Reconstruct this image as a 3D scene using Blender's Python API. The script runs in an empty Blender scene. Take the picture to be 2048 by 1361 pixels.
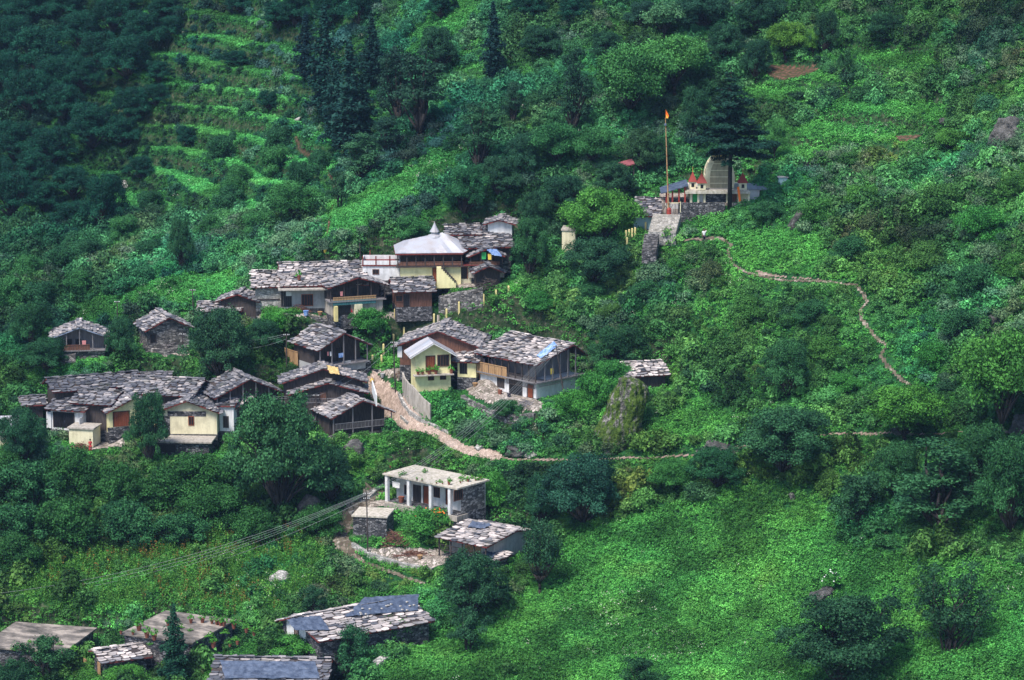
import bpy, bmesh, math, random
import numpy as np
from mathutils import Vector, Matrix
rad = math.radians
SC = bpy.context.scene
COL = SC.collection
random.seed(7)
RNG = np.random.default_rng(11)

# ------------------------------------------------------------------ camera
F_PX = 6000.0                      # focal length in pixels of a 2048-wide frame
CAM = np.array([0.0, 0.0, 100.0])
PITCH = rad(11.0)
cam_d = bpy.data.cameras.new('camera')
cam_d.sensor_width = 36.0
cam_d.lens = F_PX/2048*36
cam_d.clip_start = 1.0
cam_d.clip_end = 3000.0
cam_o = bpy.data.objects.new('camera', cam_d)
COL.objects.link(cam_o)
cam_o.location = CAM
cam_o.rotation_euler = (math.pi/2-PITCH, 0, 0)
SC.camera = cam_o

# ------------------------------------------------------------------ sky, sun, exposure
SUN_EL, SUN_AZ = rad(58), rad(215)      # azimuth measured clockwise from +Y: over the photographer's left shoulder
w = bpy.data.worlds.new('World')
SC.world = w
w.use_nodes = True
nt = w.node_tree
sky = nt.nodes.new('ShaderNodeTexSky')
sky.sky_type = 'NISHITA'
sky.sun_disc = False
sky.sun_elevation = SUN_EL
sky.sun_rotation = SUN_AZ
sky.dust_density = 1.0
sky.ozone_density = 3.0
nt.links.new(sky.outputs[0], nt.nodes['Background'].inputs[0])
nt.nodes['Background'].inputs[1].default_value = 0.118
sl = bpy.data.lights.new('sun', 'SUN')
sl.energy = 3.6
sl.angle = rad(20)
sl.color = (1.0, 0.91, 0.83)
so = bpy.data.objects.new('sun', sl)
COL.objects.link(so)
sd = Vector((math.sin(SUN_AZ)*math.cos(SUN_EL), math.cos(SUN_AZ)*math.cos(SUN_EL), math.sin(SUN_EL)))
so.rotation_euler = sd.to_track_quat('Z', 'Y').to_euler()
so.location = (0, 0, 300)
SC.view_settings.view_transform = 'Standard'
SC.view_settings.look = 'None'
SC.view_settings.exposure = 0.90
SC.view_settings.gamma = 1.0
SC.view_settings.use_curve_mapping = False

# ------------------------------------------------------------------ object bookkeeping
def tag(o, label=None, cat=None, group=None, kind=None):
    if label: o['label'] = label
    if cat: o['category'] = cat
    if group: o['group'] = group
    if kind: o['kind'] = kind
    return o

def empty(name, loc, rz=0.0, label=None, cat=None, group=None):
    o = bpy.data.objects.new(name, None)
    COL.objects.link(o)
    o.location = loc
    o.rotation_euler = (0, 0, rz)
    o.empty_display_size = 0.3
    return tag(o, label, cat, group)

class MB:
    """collects faces, builds one mesh"""
    def __init__(s):
        s.v = []; s.f = []; s.m = []; s.c = []
    def add(s, vs, fs, mi=0, c=0.5):
        n = len(s.v)
        s.v.extend([tuple(p) for p in vs])
        for f in fs:
            s.f.append(tuple(n+i for i in f)); s.m.append(mi); s.c.append(c)
    def box(s, x0, x1, y0, y1, z0, z1, mi=0, c=0.5):
        vs = [(x0,y0,z0),(x1,y0,z0),(x1,y1,z0),(x0,y1,z0),(x0,y0,z1),(x1,y0,z1),(x1,y1,z1),(x0,y1,z1)]
        s.add(vs, [(0,3,2,1),(4,5,6,7),(0,1,5,4),(1,2,6,5),(2,3,7,6),(3,0,4,7)], mi, c)
    def hexa(s, b, t, mi=0, c=0.5):
        s.add(list(b)+list(t), [(0,3,2,1),(4,5,6,7),(0,1,5,4),(1,2,6,5),(2,3,7,6),(3,0,4,7)], mi, c)
    def prism(s, poly, d, mi=0, c=0.5):
        """poly: list of points (counter-clockwise seen against d), d: extrusion vector"""
        n = len(poly)
        vs = list(poly)+[(p[0]+d[0],p[1]+d[1],p[2]+d[2]) for p in poly]
        fs = [tuple(range(n)), tuple(range(2*n-1,n-1,-1))]
        for i in range(n):
            j = (i+1) % n
            fs.append((i, i+n, j+n, j))
        s.add(vs, fs, mi, c)
    def tube(s, p0, p1, r0, r1=None, n=6, mi=0, c=0.5):
        if r1 is None: r1 = r0
        p0 = Vector(p0); p1 = Vector(p1)
        d = (p1-p0)
        if d.length < 1e-6: return
        q = d.to_track_quat('Z', 'Y')
        vs = []
        for p, r in ((p0, r0), (p1, r1)):
            for i in range(n):
                a = 2*math.pi*i/n
                vs.append(p + q @ Vector((math.cos(a)*r, math.sin(a)*r, 0)))
        fs = [(i, (i+1) % n, n+(i+1) % n, n+i) for i in range(n)]
        fs.append(tuple(range(n-1,-1,-1))); fs.append(tuple(range(n, 2*n)))
        s.add(vs, fs, mi, c)
    def path(s, pts, rs, n=6, mi=0, c=0.5):
        for i in range(len(pts)-1):
            s.tube(pts[i], pts[i+1], rs[i], rs[i+1], n, mi, c)
    def lathe(s, prof, n=16, cx=0, cy=0, mi=0, c=0.5):
        vs = []
        for r, z in prof:
            for i in range(n):
                a = 2*math.pi*i/n
                vs.append((cx+math.cos(a)*r, cy+math.sin(a)*r, z))
        fs = []
        for k in range(len(prof)-1):
            for i in range(n):
                j = (i+1) % n
                fs.append((k*n+i, k*n+j, (k+1)*n+j, (k+1)*n+i))
        fs.append(tuple(range(n-1,-1,-1))); fs.append(tuple(range((len(prof)-1)*n, len(prof)*n)))
        s.add(vs, fs, mi, c)
    def build(s, name, mats, parent=None, smooth=False):
        me = bpy.data.meshes.new(name)
        me.from_pydata(s.v, [], s.f)
        if not isinstance(mats, (list, tuple)): mats = [mats]
        for m in mats: me.materials.append(m)
        me.polygons.foreach_set('material_index', np.array(s.m, dtype=np.int32))
        a = me.attributes.new('lv', 'FLOAT', 'FACE')
        a.data.foreach_set('value', np.array(s.c, dtype=np.float32))
        if smooth: me.polygons.foreach_set('use_smooth', np.ones(len(s.f), dtype=bool))
        me.update()
        o = bpy.data.objects.new(name, me)
        COL.objects.link(o)
        if parent: o.parent = parent
        return o

def mesh_np(name, V, Fq, mat, lv=None, smooth=False, tri=False):
    """fast mesh from numpy arrays; Fq (n,4) or (n,3)"""
    k = Fq.shape[1]
    me = bpy.data.meshes.new(name)
    me.vertices.add(len(V)); me.vertices.foreach_set('co', V.astype(np.float32).ravel())
    me.loops.add(Fq.size); me.loops.foreach_set('vertex_index', Fq.astype(np.int32).ravel())
    me.polygons.add(len(Fq))
    me.polygons.foreach_set('loop_start', np.arange(len(Fq), dtype=np.int32)*k)
    if smooth: me.polygons.foreach_set('use_smooth', np.ones(len(Fq), dtype=bool))
    for m in (mat if isinstance(mat, (list, tuple)) else [mat]): me.materials.append(m)
    if lv is not None:
        a = me.attributes.new('lv', 'FLOAT', 'FACE'); a.data.foreach_set('value', lv.astype(np.float32))
    me.update(calc_edges=True)
    return me

# ------------------------------------------------------------------ materials
def mat(name, build):
    m = bpy.data.materials.new(name); m.use_nodes = True
    nt = m.node_tree; nt.nodes.clear()
    out = nt.nodes.new('ShaderNodeOutputMaterial')
    N = lambda t, **k: _node(nt, t, **k)
    sh = build(nt, N)
    nt.links.new(sh, out.inputs[0])
    return m

def _node(nt, t, **k):
    n = nt.nodes.new('ShaderNode'+t)
    ins = k.pop('ins', {})
    for a, b in k.items(): setattr(n, a, b)
    for a, b in ins.items():
        if hasattr(b, 'is_output'): nt.links.new(b, n.inputs[a])
        else: n.inputs[a].default_value = b
    return n

def C4(c): return (c[0], c[1], c[2], 1.0)

def ramp(nt, N, fac, stops, interp='LINEAR'):
    r = N('ValToRGB', ins={0: fac})
    cr = r.color_ramp; cr.interpolation = interp
    while len(cr.elements) < len(stops): cr.elements.new(0.5)
    for e, (p, c) in zip(cr.elements, stops): e.position = p; e.color = C4(c)
    return r.outputs[0]

def noise(N, vec, scale, detail=3, rough=0.6):
    return N('TexNoise', ins={'Vector': vec, 'Scale': scale, 'Detail': detail, 'Roughness': rough}).outputs[0]

def mixc(N, fac, a, b, mode='MIX'):
    n = N('Mix', data_type='RGBA', blend_type=mode)
    nt = n.id_data
    for i, v in ((0, fac), (6, a), (7, b)):
        if hasattr(v, 'is_output'): nt.links.new(v, n.inputs[i])
        else: n.inputs[i].default_value = v if i == 0 else C4(v)
    return n.outputs[2]

def bsdf(N, col, rough=0.85, spec=0.3, bump=None, dist=0.03, strength=0.6, metal=0.0):
    p = N('BsdfPrincipled', ins={'Roughness': rough, 'Specular IOR Level': spec, 'Metallic': metal})
    nt = p.id_data
    if hasattr(col, 'is_output'): nt.links.new(col, p.inputs[0])
    else: p.inputs[0].default_value = C4(col)
    if bump is not None:
        b = N('Bump', ins={'Height': bump, 'Distance': dist, 'Strength': strength})
        nt.links.new(b.outputs[0], p.inputs['Normal'])
    return p.outputs[0]

def geo(N): return N('NewGeometry').outputs['Position']
def obc(N): return N('TexCoord').outputs['Object']

def m_leaf(name, dark, light, tr=0.16):
    def b(nt, N):
        lv = N('Attribute', attribute_name='lv').outputs['Fac']
        col = mixc(N, lv, dark, light)
        ti = N('Attribute', attribute_type='INSTANCER', attribute_name='tint').outputs['Color']
        col = mixc(N, 1.0, col, ti, 'MULTIPLY')
        p = N('BsdfPrincipled', ins={0: col, 'Roughness': 0.6, 'Specular IOR Level': 0.1})
        t = N('BsdfTranslucent', ins={0: col})
        return N('MixShader', ins={0: tr, 1: p.outputs[0], 2: t.outputs[0]}).outputs[0]
    return mat(name, b)

M = {}
# leaf albedos: dark and light leaves of each kind
M['leaf'] = m_leaf('leaf_green', (0.006, 0.042, 0.016), (0.090, 0.30, 0.082))
M['leafdark'] = m_leaf('leaf_dark', (0.004, 0.024, 0.014), (0.038, 0.125, 0.054))
M['leafpale'] = m_leaf('leaf_pale', (0.026, 0.095, 0.048), (0.17, 0.32, 0.16))
M['needle'] = m_leaf('needle', (0.004, 0.024, 0.018), (0.014, 0.058, 0.036), 0.1)
M['grass'] = m_leaf('grass_leaf', (0.022, 0.115, 0.026), (0.105, 0.34, 0.068), 0.2)
M['bloom'] = m_leaf('blossom', (0.32, 0.40, 0.28), (0.72, 0.74, 0.60), 0.2)
M['redleaf'] = m_leaf('red_plume', (0.10, 0.06, 0.02), (0.28, 0.15, 0.04), 0.2)
M['bark'] = mat('bark', lambda nt, N: bsdf(N, ramp(nt, N, noise(N, obc(N), 6), [(0.3, (0.010,0.009,0.009)), (0.7, (0.042,0.036,0.032))]), bump=noise(N, obc(N), 25)))

def _ground(nt, N):
    p = geo(N)
    a = noise(N, p, 0.35, 5)
    b = noise(N, p, 2.5, 4)
    a = N('Math', operation='ADD', ins={0: a, 1: N('Math', operation='MULTIPLY', ins={0: N('Math', operation='SUBTRACT', ins={0: noise(N, p, 3.0, 3), 1: 0.5}).outputs[0], 1: 0.8}).outputs[0]}).outputs[0]
    c1 = ramp(nt, N, a, [(0.35, (0.006,0.034,0.012)), (0.55, (0.016,0.080,0.022)), (0.75, (0.045,0.15,0.030))])
    c2 = mixc(N, ramp(nt, N, b, [(0.55,(0,0,0)), (0.75,(0.6,0.6,0.6))]), c1, (0.055,0.05,0.03))
    nz = N('SeparateXYZ', ins={0: N('NewGeometry').outputs['Normal']}).outputs[2]
    st = N('MapRange', ins={0: nz, 1: 0.72, 2: 0.50}).outputs[0]
    c2 = mixc(N, st, c2, ramp(nt, N, noise(N, p, 2.2, 6, 0.7), [(0.40,(0.012,0.035,0.012)), (0.55,(0.035,0.05,0.025)), (0.70,(0.13,0.12,0.09))]))
    return bsdf(N, c2, 0.95, 0.1, noise(N, p, 4, 4), 0.2)
M['ground'] = mat('ground', _ground)

def m_stone(name, c0, c1, c2, sc=2.6, mortar=(0.06,0.06,0.055)):
    def b(nt, N):
        p = obc(N)
        mp = N('Mapping', ins={0: p, 3: (1, 1, 1.9)}).outputs[0]
        v = N('TexVoronoi', feature='F1', ins={'Vector': mp, 'Scale': sc})
        e = N('TexVoronoi', feature='DISTANCE_TO_EDGE', ins={'Vector': mp, 'Scale': sc})
        sep = N('SeparateColor', ins={0: v.outputs['Color']}).outputs[0]
        c = ramp(nt, N, sep, [(0.05, c0), (0.5, c1), (0.95, c2)])
        c = mixc(N, 0.35, c, ramp(nt, N, noise(N, p, 7), [(0.3, (0.1,0.1,0.1)), (0.7, (1,1,1))]), 'MULTIPLY')
        g = N('MapRange', ins={0: e.outputs[0], 1: 0.02, 2: 0.10}).outputs[0]
        c = mixc(N, g, mortar, c)
        return bsdf(N, c, 0.9, 0.2, g, 0.05)
    return mat(name, b)
M['stone'] = m_stone('dry_stone', (0.06,0.06,0.065), (0.17,0.165,0.16), (0.36,0.345,0.33))
M['darkstone'] = m_stone('dark_stone', (0.03,0.035,0.04), (0.10,0.10,0.11), (0.26,0.26,0.27), 3.0, (0.02,0.02,0.02))
M['palestone'] = m_stone('limewashed_stone', (0.22,0.22,0.21), (0.38,0.37,0.35), (0.55,0.54,0.51), 3.0, (0.2,0.2,0.19))
M['paving'] = None

def _paving(c0, c1, c2, sc, mortar=(0.07,0.075,0.045)):
    def b(nt, N):
        p = geo(N)
        w_ = mixc(N, 0.35, p, N('TexNoise', ins={'Vector': p, 'Scale': 1.2}).outputs[1], 'ADD')
        mp = N('Mapping', ins={0: w_, 3: (1, 1, 0.2)}).outputs[0]
        v = N('TexVoronoi', feature='F1', ins={'Vector': mp, 'Scale': sc})
        e = N('TexVoronoi', feature='DISTANCE_TO_EDGE', ins={'Vector': mp, 'Scale': sc})
        sep = N('SeparateColor', ins={0: v.outputs['Color']}).outputs[0]
        c = ramp(nt, N, sep, [(0.0, c0), (0.5, c1), (1.0, c2)])
        c = mixc(N, 0.5, c, ramp(nt, N, noise(N, p, 1.3, 5), [(0.35, (0.35,0.33,0.3)), (0.6, (1,1,1))]), 'MULTIPLY')
        g = N('MapRange', ins={0: e.outputs[0], 1: 0.01, 2: 0.09}).outputs[0]
        c = mixc(N, g, mortar, c)
        return bsdf(N, c, 0.9, 0.2, g, 0.04)
    return b
M['paving'] = mat('stone_paving', _paving((0.19,0.165,0.145), (0.36,0.31,0.275), (0.50,0.45,0.41), 2.8))
M['pavepink'] = mat('worn_stone_path', _paving((0.34,0.26,0.215), (0.43,0.335,0.28), (0.50,0.40,0.34), 4.5, (0.20,0.16,0.12)))
M['rubble'] = mat('stony_path', _paving((0.08,0.062,0.045), (0.16,0.13,0.10), (0.31,0.27,0.23), 2.6))
M['darkearth'] = mat('reddish_soil', lambda nt, N: bsdf(N, ramp(nt, N, noise(N, geo(N), 2.5, 6), [(0.35, (0.02,0.05,0.015)), (0.5, (0.07,0.045,0.03)), (0.7, (0.17,0.10,0.07))]), 0.95, 0.1, noise(N, geo(N), 6, 4), 0.08))
M['earth'] = mat('trodden_earth', lambda nt, N: bsdf(N, ramp(nt, N, noise(N, geo(N), 1.8, 6), [(0.3, (0.085,0.065,0.05)), (0.5, (0.20,0.155,0.125)), (0.72, (0.36,0.30,0.25))]), 0.95, 0.1, noise(N, geo(N), 6, 4), 0.08))

def m_plaster(name, c, dirt=0.55, dark=(0.30,0.29,0.25)):
    def b(nt, N):
        p = obc(N)
        st = noise(N, N('Mapping', ins={0: p, 3: (2.2, 2.2, 0.35)}).outputs[0], 1.6, 5)
        f = ramp(nt, N, st, [(0.42, (0,0,0)), (0.68, (dirt,)*3)])
        c2 = mixc(N, f, c, dark)
        c2 = mixc(N, ramp(nt, N, noise(N, p, 0.9, 6, 0.7), [(0.50,(0,0,0)), (0.62,(0.45,0.45,0.45))]), c2, tuple(x*0.55 for x in c))
        c2 = mixc(N, ramp(nt, N, noise(N, p, 9, 3), [(0.4,(0,0,0)),(0.8,(0.3,0.3,0.3))]), c2, tuple(x*0.7 for x in c))
        return bsdf(N, c2, 0.9, 0.15, noise(N, p, 12), 0.02)
    return mat(name, b)
M['white'] = m_plaster('white_limewash', (0.66,0.67,0.68), 0.5, (0.30,0.30,0.30))
M['grey'] = m_plaster('grey_plaster', (0.36,0.37,0.37), 0.5, (0.18,0.18,0.18))
M['cream'] = m_plaster('cream_plaster', (0.68,0.64,0.45), 0.4, (0.36,0.32,0.2))
M['yellow'] = m_plaster('pale_yellow_plaster', (0.74,0.69,0.38), 0.3, (0.42,0.40,0.24))
M['cyan'] = m_plaster('pale_blue_plaster', (0.33,0.52,0.56), 0.3, (0.2,0.3,0.3))
M['post'] = m_plaster('yellow_painted_concrete', (0.62,0.54,0.24), 0.3, (0.35,0.32,0.2))
M['concrete'] = m_plaster('weathered_concrete', (0.40,0.37,0.33), 0.8, (0.14,0.13,0.10))
def _oldslab(nt, N):
    p = N('Mapping', ins={0: obc(N), 2: (0,0,0.4), 3: (0.45,0.8,1)}).outputs[0]
    c = ramp(nt, N, noise(N, p, 0.8, 7, 0.7), [(0.36,(0.05,0.05,0.045)),(0.5,(0.15,0.135,0.12)),(0.62,(0.34,0.30,0.26)),(0.8,(0.10,0.10,0.08))])
    return bsdf(N, c, 0.9, 0.2, noise(N, obc(N), 6), 0.04)
M['oldslab'] = mat('stained_roof_concrete', _oldslab)
M['olive'] = m_plaster('olive_weathered_plaster', (0.38,0.345,0.23), 0.5, (0.12,0.12,0.09))
M['slab'] = m_plaster('pale_roof_concrete', (0.50,0.465,0.41), 0.85, (0.20,0.19,0.12))

def m_wood(name, c0, c1):
    def b(nt, N):
        p = N('Mapping', ins={0: obc(N), 3: (7, 7, 0.8)}).outputs[0]
        c = ramp(nt, N, noise(N, p, 1.5, 4), [(0.3, c0), (0.7, c1)])
        return bsdf(N, c, 0.8, 0.2, noise(N, p, 3), 0.02)
    return mat(name, b)
M['wood'] = m_wood('dark_timber', (0.022,0.019,0.02), (0.075,0.062,0.058))
M['brown'] = m_wood('brown_timber', (0.07,0.035,0.025), (0.17,0.085,0.06))
M['redwood'] = m_wood('red_brown_door', (0.13,0.035,0.018), (0.26,0.075,0.035))
M['tanwood'] = m_wood('tan_timber', (0.24,0.14,0.07), (0.42,0.27,0.14))
M['redtrim'] = m_wood('red_painted_fascia', (0.10,0.022,0.02), (0.18,0.04,0.035))
M['teal'] = m_wood('teal_painted_board', (0.03,0.10,0.11), (0.06,0.19,0.20))
M['greywood'] = m_wood('grey_timber', (0.11,0.105,0.11), (0.24,0.23,0.24))
M['dark'] = mat('pane_and_opening_dark', lambda nt, N: bsdf(N, (0.012,0.012,0.015), 0.4, 0.3))  # near-black: window panes, and interior shade painted onto doorways and openings
M['metalroof'] = mat('galvanised_sheet', lambda nt, N: bsdf(N, mixc(N, ramp(nt, N, noise(N, obc(N), 0.9, 5), [(0.4,(0,0,0)),(0.75,(0.8,0.8,0.8))]), mixc(N, N('Attribute', attribute_name='lv').outputs['Fac'], (0.22,0.25,0.30), (0.42,0.43,0.47)), (0.30,0.27,0.26)), 0.55, 0.4))
M['bluesheet'] = mat('blue_grey_sheet', lambda nt, N: bsdf(N, mixc(N, N('Attribute', attribute_name='lv').outputs['Fac'], (0.13,0.17,0.25), (0.28,0.33,0.43)), 0.5, 0.4))
M['tarp'] = mat('blue_grey_tarpaulin', lambda nt, N: bsdf(N, ramp(nt, N, noise(N, obc(N), 1.6, 4), [(0.35,(0.035,0.05,0.085)),(0.65,(0.10,0.13,0.19))]), 0.45, 0.4, noise(N, obc(N), 2.2, 4), 0.25))
M['bluetarp'] = mat('bright_blue_tarpaulin', lambda nt, N: bsdf(N, ramp(nt, N, noise(N, obc(N), 3, 4), [(0.4,(0.10,0.22,0.50)),(0.65,(0.36,0.48,0.72))]), 0.4, 0.4, noise(N, obc(N), 3, 4), 0.2))
M['yellowtarp'] = mat('yellow_tarpaulin', lambda nt, N: bsdf(N, ramp(nt, N, noise(N, obc(N), 3, 4), [(0.4,(0.55,0.36,0.12)),(0.65,(0.85,0.66,0.30))]), 0.5, 0.3, noise(N, obc(N), 3, 4), 0.2))
def _slate(nt, N):
    lv = N('Attribute', attribute_name='lv').outputs['Fac']
    c = ramp(nt, N, lv, [(0.0, (0.045,0.05,0.065)), (0.25, (0.11,0.115,0.135)), (0.5, (0.26,0.25,0.26)), (0.75, (0.42,0.38,0.36)), (1.0, (0.74,0.66,0.62))])
    c = mixc(N, 0.6, c, ramp(nt, N, noise(N, obc(N), 3.5, 5), [(0.3, (0.35,0.37,0.4)), (0.6, (1,1,1))]), 'MULTIPLY')
    c = mixc(N, ramp(nt, N, noise(N, obc(N), 0.8, 5, 0.7), [(0.52,(0,0,0)), (0.68,(0.6,0.6,0.6))]), c, (0.085,0.09,0.06))
    return bsdf(N, c, 0.75, 0.35, noise(N, obc(N), 9, 4), 0.03)
M['slate'] = mat('roof_slate', _slate)
M['rock'] = mat('grey_boulder', lambda nt, N: bsdf(N, ramp(nt, N, noise(N, obc(N), 1.1, 7, 0.7), [(0.34,(0.035,0.04,0.035)),(0.5,(0.12,0.12,0.115)),(0.7,(0.33,0.32,0.31))]), 0.9, 0.2, noise(N, obc(N), 3, 8, 0.75), 0.6, 1.0))
def _moss(nt, N):
    p = obc(N)
    st = noise(N, N('Mapping', ins={0: p, 2: (0.15,0.42,0), 3: (1.7,1.7,0.30)}).outputs[0], 1.0, 6, 0.7)
    rock = ramp(nt, N, noise(N, p, 2.4, 7, 0.75), [(0.33,(0.012,0.016,0.018)),(0.46,(0.09,0.09,0.085)),(0.62,(0.34,0.33,0.30)),(0.75,(0.60,0.57,0.52))])
    moss = ramp(nt, N, noise(N, p, 4, 5), [(0.3,(0.014,0.045,0.010)),(0.7,(0.12,0.19,0.035))])
    return bsdf(N, mixc(N, ramp(nt, N, st, [(0.44,(0,0,0)),(0.50,(1,1,1))]), rock, moss), 0.95, 0.1, noise(N, p, 3, 7, 0.7), 0.5, 1.0)
M['mossrock'] = mat('mossy_boulder', _moss)
def flat(name, c, rough=0.6): return mat(name, lambda nt, N: bsdf(N, c, rough, 0.3))
M['red'] = flat('red_paint', (0.24,0.035,0.025))
M['orange'] = flat('saffron_cloth', (0.75,0.16,0.02))
M['flame'] = flat('yellow_cloth', (0.85,0.45,0.06))
M['gold'] = flat('gilt', (0.6,0.42,0.12), 0.35)
M['wire'] = flat('aluminium_wire', (0.22,0.25,0.26))
M['skin'] = flat('skin', (0.20,0.11,0.07))
M['hair'] = flat('hair', (0.015,0.012,0.012))
M['clothdark'] = flat('dark_cloth', (0.03,0.025,0.035), 0.9)
M['clothwhite'] = flat('white_cloth', (0.68,0.68,0.68), 0.9)
M['clothred'] = flat('red_cloth', (0.45,0.04,0.05), 0.9)
M['clothyel'] = flat('yellow_dress_cloth', (0.75,0.55,0.10), 0.9)
M['clothgreen'] = flat('green_cloth', (0.05,0.42,0.12), 0.9)
M['clothpink'] = flat('pink_cloth', (0.55,0.22,0.22), 0.9)
M['cowhide'] = mat('white_brown_hide', lambda nt, N: bsdf(N, ramp(nt, N, noise(N, obc(N), 1.6, 2), [(0.47,(0.62,0.57,0.50)),(0.52,(0.30,0.15,0.09))]), 0.8))
M['terracotta'] = flat('terracotta', (0.20,0.07,0.045), 0.8)
# ------------------------------------------------------------------ pixel -> world helpers (2048 x 1361 photo pixels)
FW = np.array([0, math.cos(PITCH), -math.sin(PITCH)]); UP = np.array([0, math.sin(PITCH), math.cos(PITCH)]); RT = np.array([1.0, 0, 0])
def ray(px, py): return FW*F_PX + RT*(px-1024.0) - UP*(py-680.5)
def proj(x, y, z):
    dx, dy, dz = x-CAM[0], y-CAM[1], z-CAM[2]
    f = dy*FW[1]+dz*FW[2]
    u = dy*UP[1]+dz*UP[2]
    return 1024+F_PX*dx/f, 680.5-F_PX*u/f, f

def vnoise(x, y, seed=0):
    xi = np.floor(x).astype(np.int64); yi = np.floor(y).astype(np.int64)
    fx = x-xi; fy = y-yi
    fx = fx*fx*(3-2*fx); fy = fy*fy*(3-2*fy)
    def h(a, b):
        n = (a*374761393 + b*668265263 + seed*362437) & 0x7fffffff
        n = ((n ^ (n >> 13)) * 1274126177) & 0x7fffffff
        return ((n ^ (n >> 16)) & 0xffff)/65535.0
    return (h(xi,yi)*(1-fx)+h(xi+1,yi)*fx)*(1-fy)+(h(xi,yi+1)*(1-fx)+h(xi+1,yi+1)*fx)*fy
def fbm(x, y, o=4, seed=0):
    s = 0; a = 1; t = 0
    for i in range(o):
        s = s+a*vnoise(x*2**i+13.7*i, y*2**i-7.1*i, seed+i); t += a; a *= 0.5
    return s/t-0.5

# ------------------------------------------------------------------ the hillside: a height field through these control points (pixel column, row, distance)
CT = {1700: [(-500,236),(0,236),(700,234),(1400,230),(2048,222),(2550,212)],
 1361: [(-500,272),(0,272),(700,266),(1400,262),(2048,252),(2550,240)],
 1150: [(-500,290),(0,290),(700,287),(1400,280),(2048,266),(2550,250)],
 950: [(-500,304),(0,303),(700,302),(1000,301),(1400,295),(2048,278),(2550,262)],
 800: [(-500,316),(0,316),(700,314),(1000,312),(1400,305),(2048,288),(2550,272)],
 680: [(-500,332),(0,328),(700,323),(1000,321),(1400,315),(2048,297),(2550,280)],
 550: [(-500,355),(0,350),(300,344),(700,333),(1000,330),(1400,325),(2048,306),(2550,288)],
 400: [(-500,410),(0,402),(300,385),(600,362),(900,345),(1400,338),(2048,316),(2550,297)],
 250: [(-500,432),(0,425),(300,411),(600,388),(900,364),(1400,353),(2048,328),(2550,308)],
 100: [(-500,458),(0,450),(300,436),(600,412),(900,384),(1400,370),(2048,342),(2550,320)],
 -60: [(-500,484),(0,476),(300,462),(600,437),(900,405),(1400,388),(2048,358),(2550,335)],
 -400: [(-500,560),(0,545),(600,505),(1400,450),(2048,410),(2550,380)]}
P = []
for py, row in CT.items():
    for px, Y in row:
        d = ray(px, py); t = Y/d[1]
        P.append(CAM+d*t)
P = np.array(P)
def _phi(r2): return 0.5*r2*np.log(r2+1e-9)
_S = 100.0
_xy = P[:, :2]/_S
_K = _phi(((_xy[:, None]-_xy[None])**2).sum(2)) + np.eye(len(P))*0.002
_A = np.hstack([np.ones((len(P),1)), _xy])
_L = np.block([[_K, _A], [_A.T, np.zeros((3,3))]])
_W = np.linalg.solve(_L, np.concatenate([P[:,2], np.zeros(3)]))
def h_base(x, y):
    x = np.asarray(x, float); y = np.asarray(y, float)
    X = np.stack([x.ravel(), y.ravel()], 1)/_S
    z = np.empty(len(X))
    for i in range(0, len(X), 20000):
        c = X[i:i+20000]
        z[i:i+20000] = _phi(((c[:,None]-_xy[None])**2).sum(2)) @ _W[:-3] + _W[-3] + c @ _W[-2:]
    return z.reshape(x.shape)

GX0, GX1, GY0, GY1, GS = -150.0, 140.0, 232.0, 560.0, 0.5
gx = np.arange(GX0, GX1+GS/2, GS); gy = np.arange(GY0, GY1+GS/2, GS)
XX, YY = np.meshgrid(gx, gy)          # rows are y
# evaluate the smooth surface on a coarse grid, then refine
cx = np.arange(GX0-4, GX1+8, 4.0); cy = np.arange(GY0-4, GY1+8, 4.0)
HC = h_base(*np.meshgrid(cx, cy))
def bil(G, x0, y0, s, x, y):
    u = np.clip((x-x0)/s, 0, G.shape[1]-1.001); v = np.clip((y-y0)/s, 0, G.shape[0]-1.001)
    i = u.astype(int); j = v.astype(int); fu = u-i; fv = v-j
    return (G[j,i]*(1-fu)+G[j,i+1]*fu)*(1-fv)+(G[j+1,i]*(1-fu)+G[j+1,i+1]*fu)*fv
HB = bil(HC, cx[0], cy[0], 4.0, XX, YY)
PX, PY, _ = proj(XX, YY, HB)          # where each ground point falls in the photo

def blob(px, py, cx_, cy_, rx, ry, ang=0, soft=0.25):
    a = rad(ang); dx = px-cx_; dy = py-cy_
    u = (dx*math.cos(a)+dy*math.sin(a))/rx; v = (-dx*math.sin(a)+dy*math.cos(a))/ry
    d = np.sqrt(u*u+v*v)
    return np.clip((1+soft-d)/(2*soft), 0, 1)
def inpoly(px, py, poly):
    c = np.zeros(np.shape(px), bool)
    n = len(poly)
    for i in range(n):
        x1, y1 = poly[i]; x2, y2 = poly[(i+1) % n]
        if y1 == y2: continue
        t = ((y1 > py) != (y2 > py)) & (px < (x2-x1)*(py-y1)/(y2-y1)+x1)
        c ^= t
    return c
# terraces: steps in the far slope (upper left) and in the fields upper right
def terrace(H, mask, step, sharp=0.75):
    q = H/step + 0.35*fbm(XX/14, YY/14, 2, 5)*2
    f = q-np.floor(q)
    t = np.clip((f-sharp)/(1-sharp), 0, 1); t = t*t*(3-2*t)
    Ht = (np.floor(q)+t)*step - (q-H/step)*step
    return H*(1-mask)+Ht*mask
tm = np.maximum(blob(PX, PY, 430, 190, 330, 230, 0, 0.3), blob(PX, PY, 150, 380, 200, 60, -10, 0.3))
HB = terrace(HB, tm*0.93, 2.5, 0.66)
tm2 = np.maximum(blob(PX, PY, 1700, 190, 260, 150, -10, 0.3), blob(PX, PY, 1600, 300, 330, 60, -10, 0.3))
HB = terrace(HB, tm2*0.6, 2.4)
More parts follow.
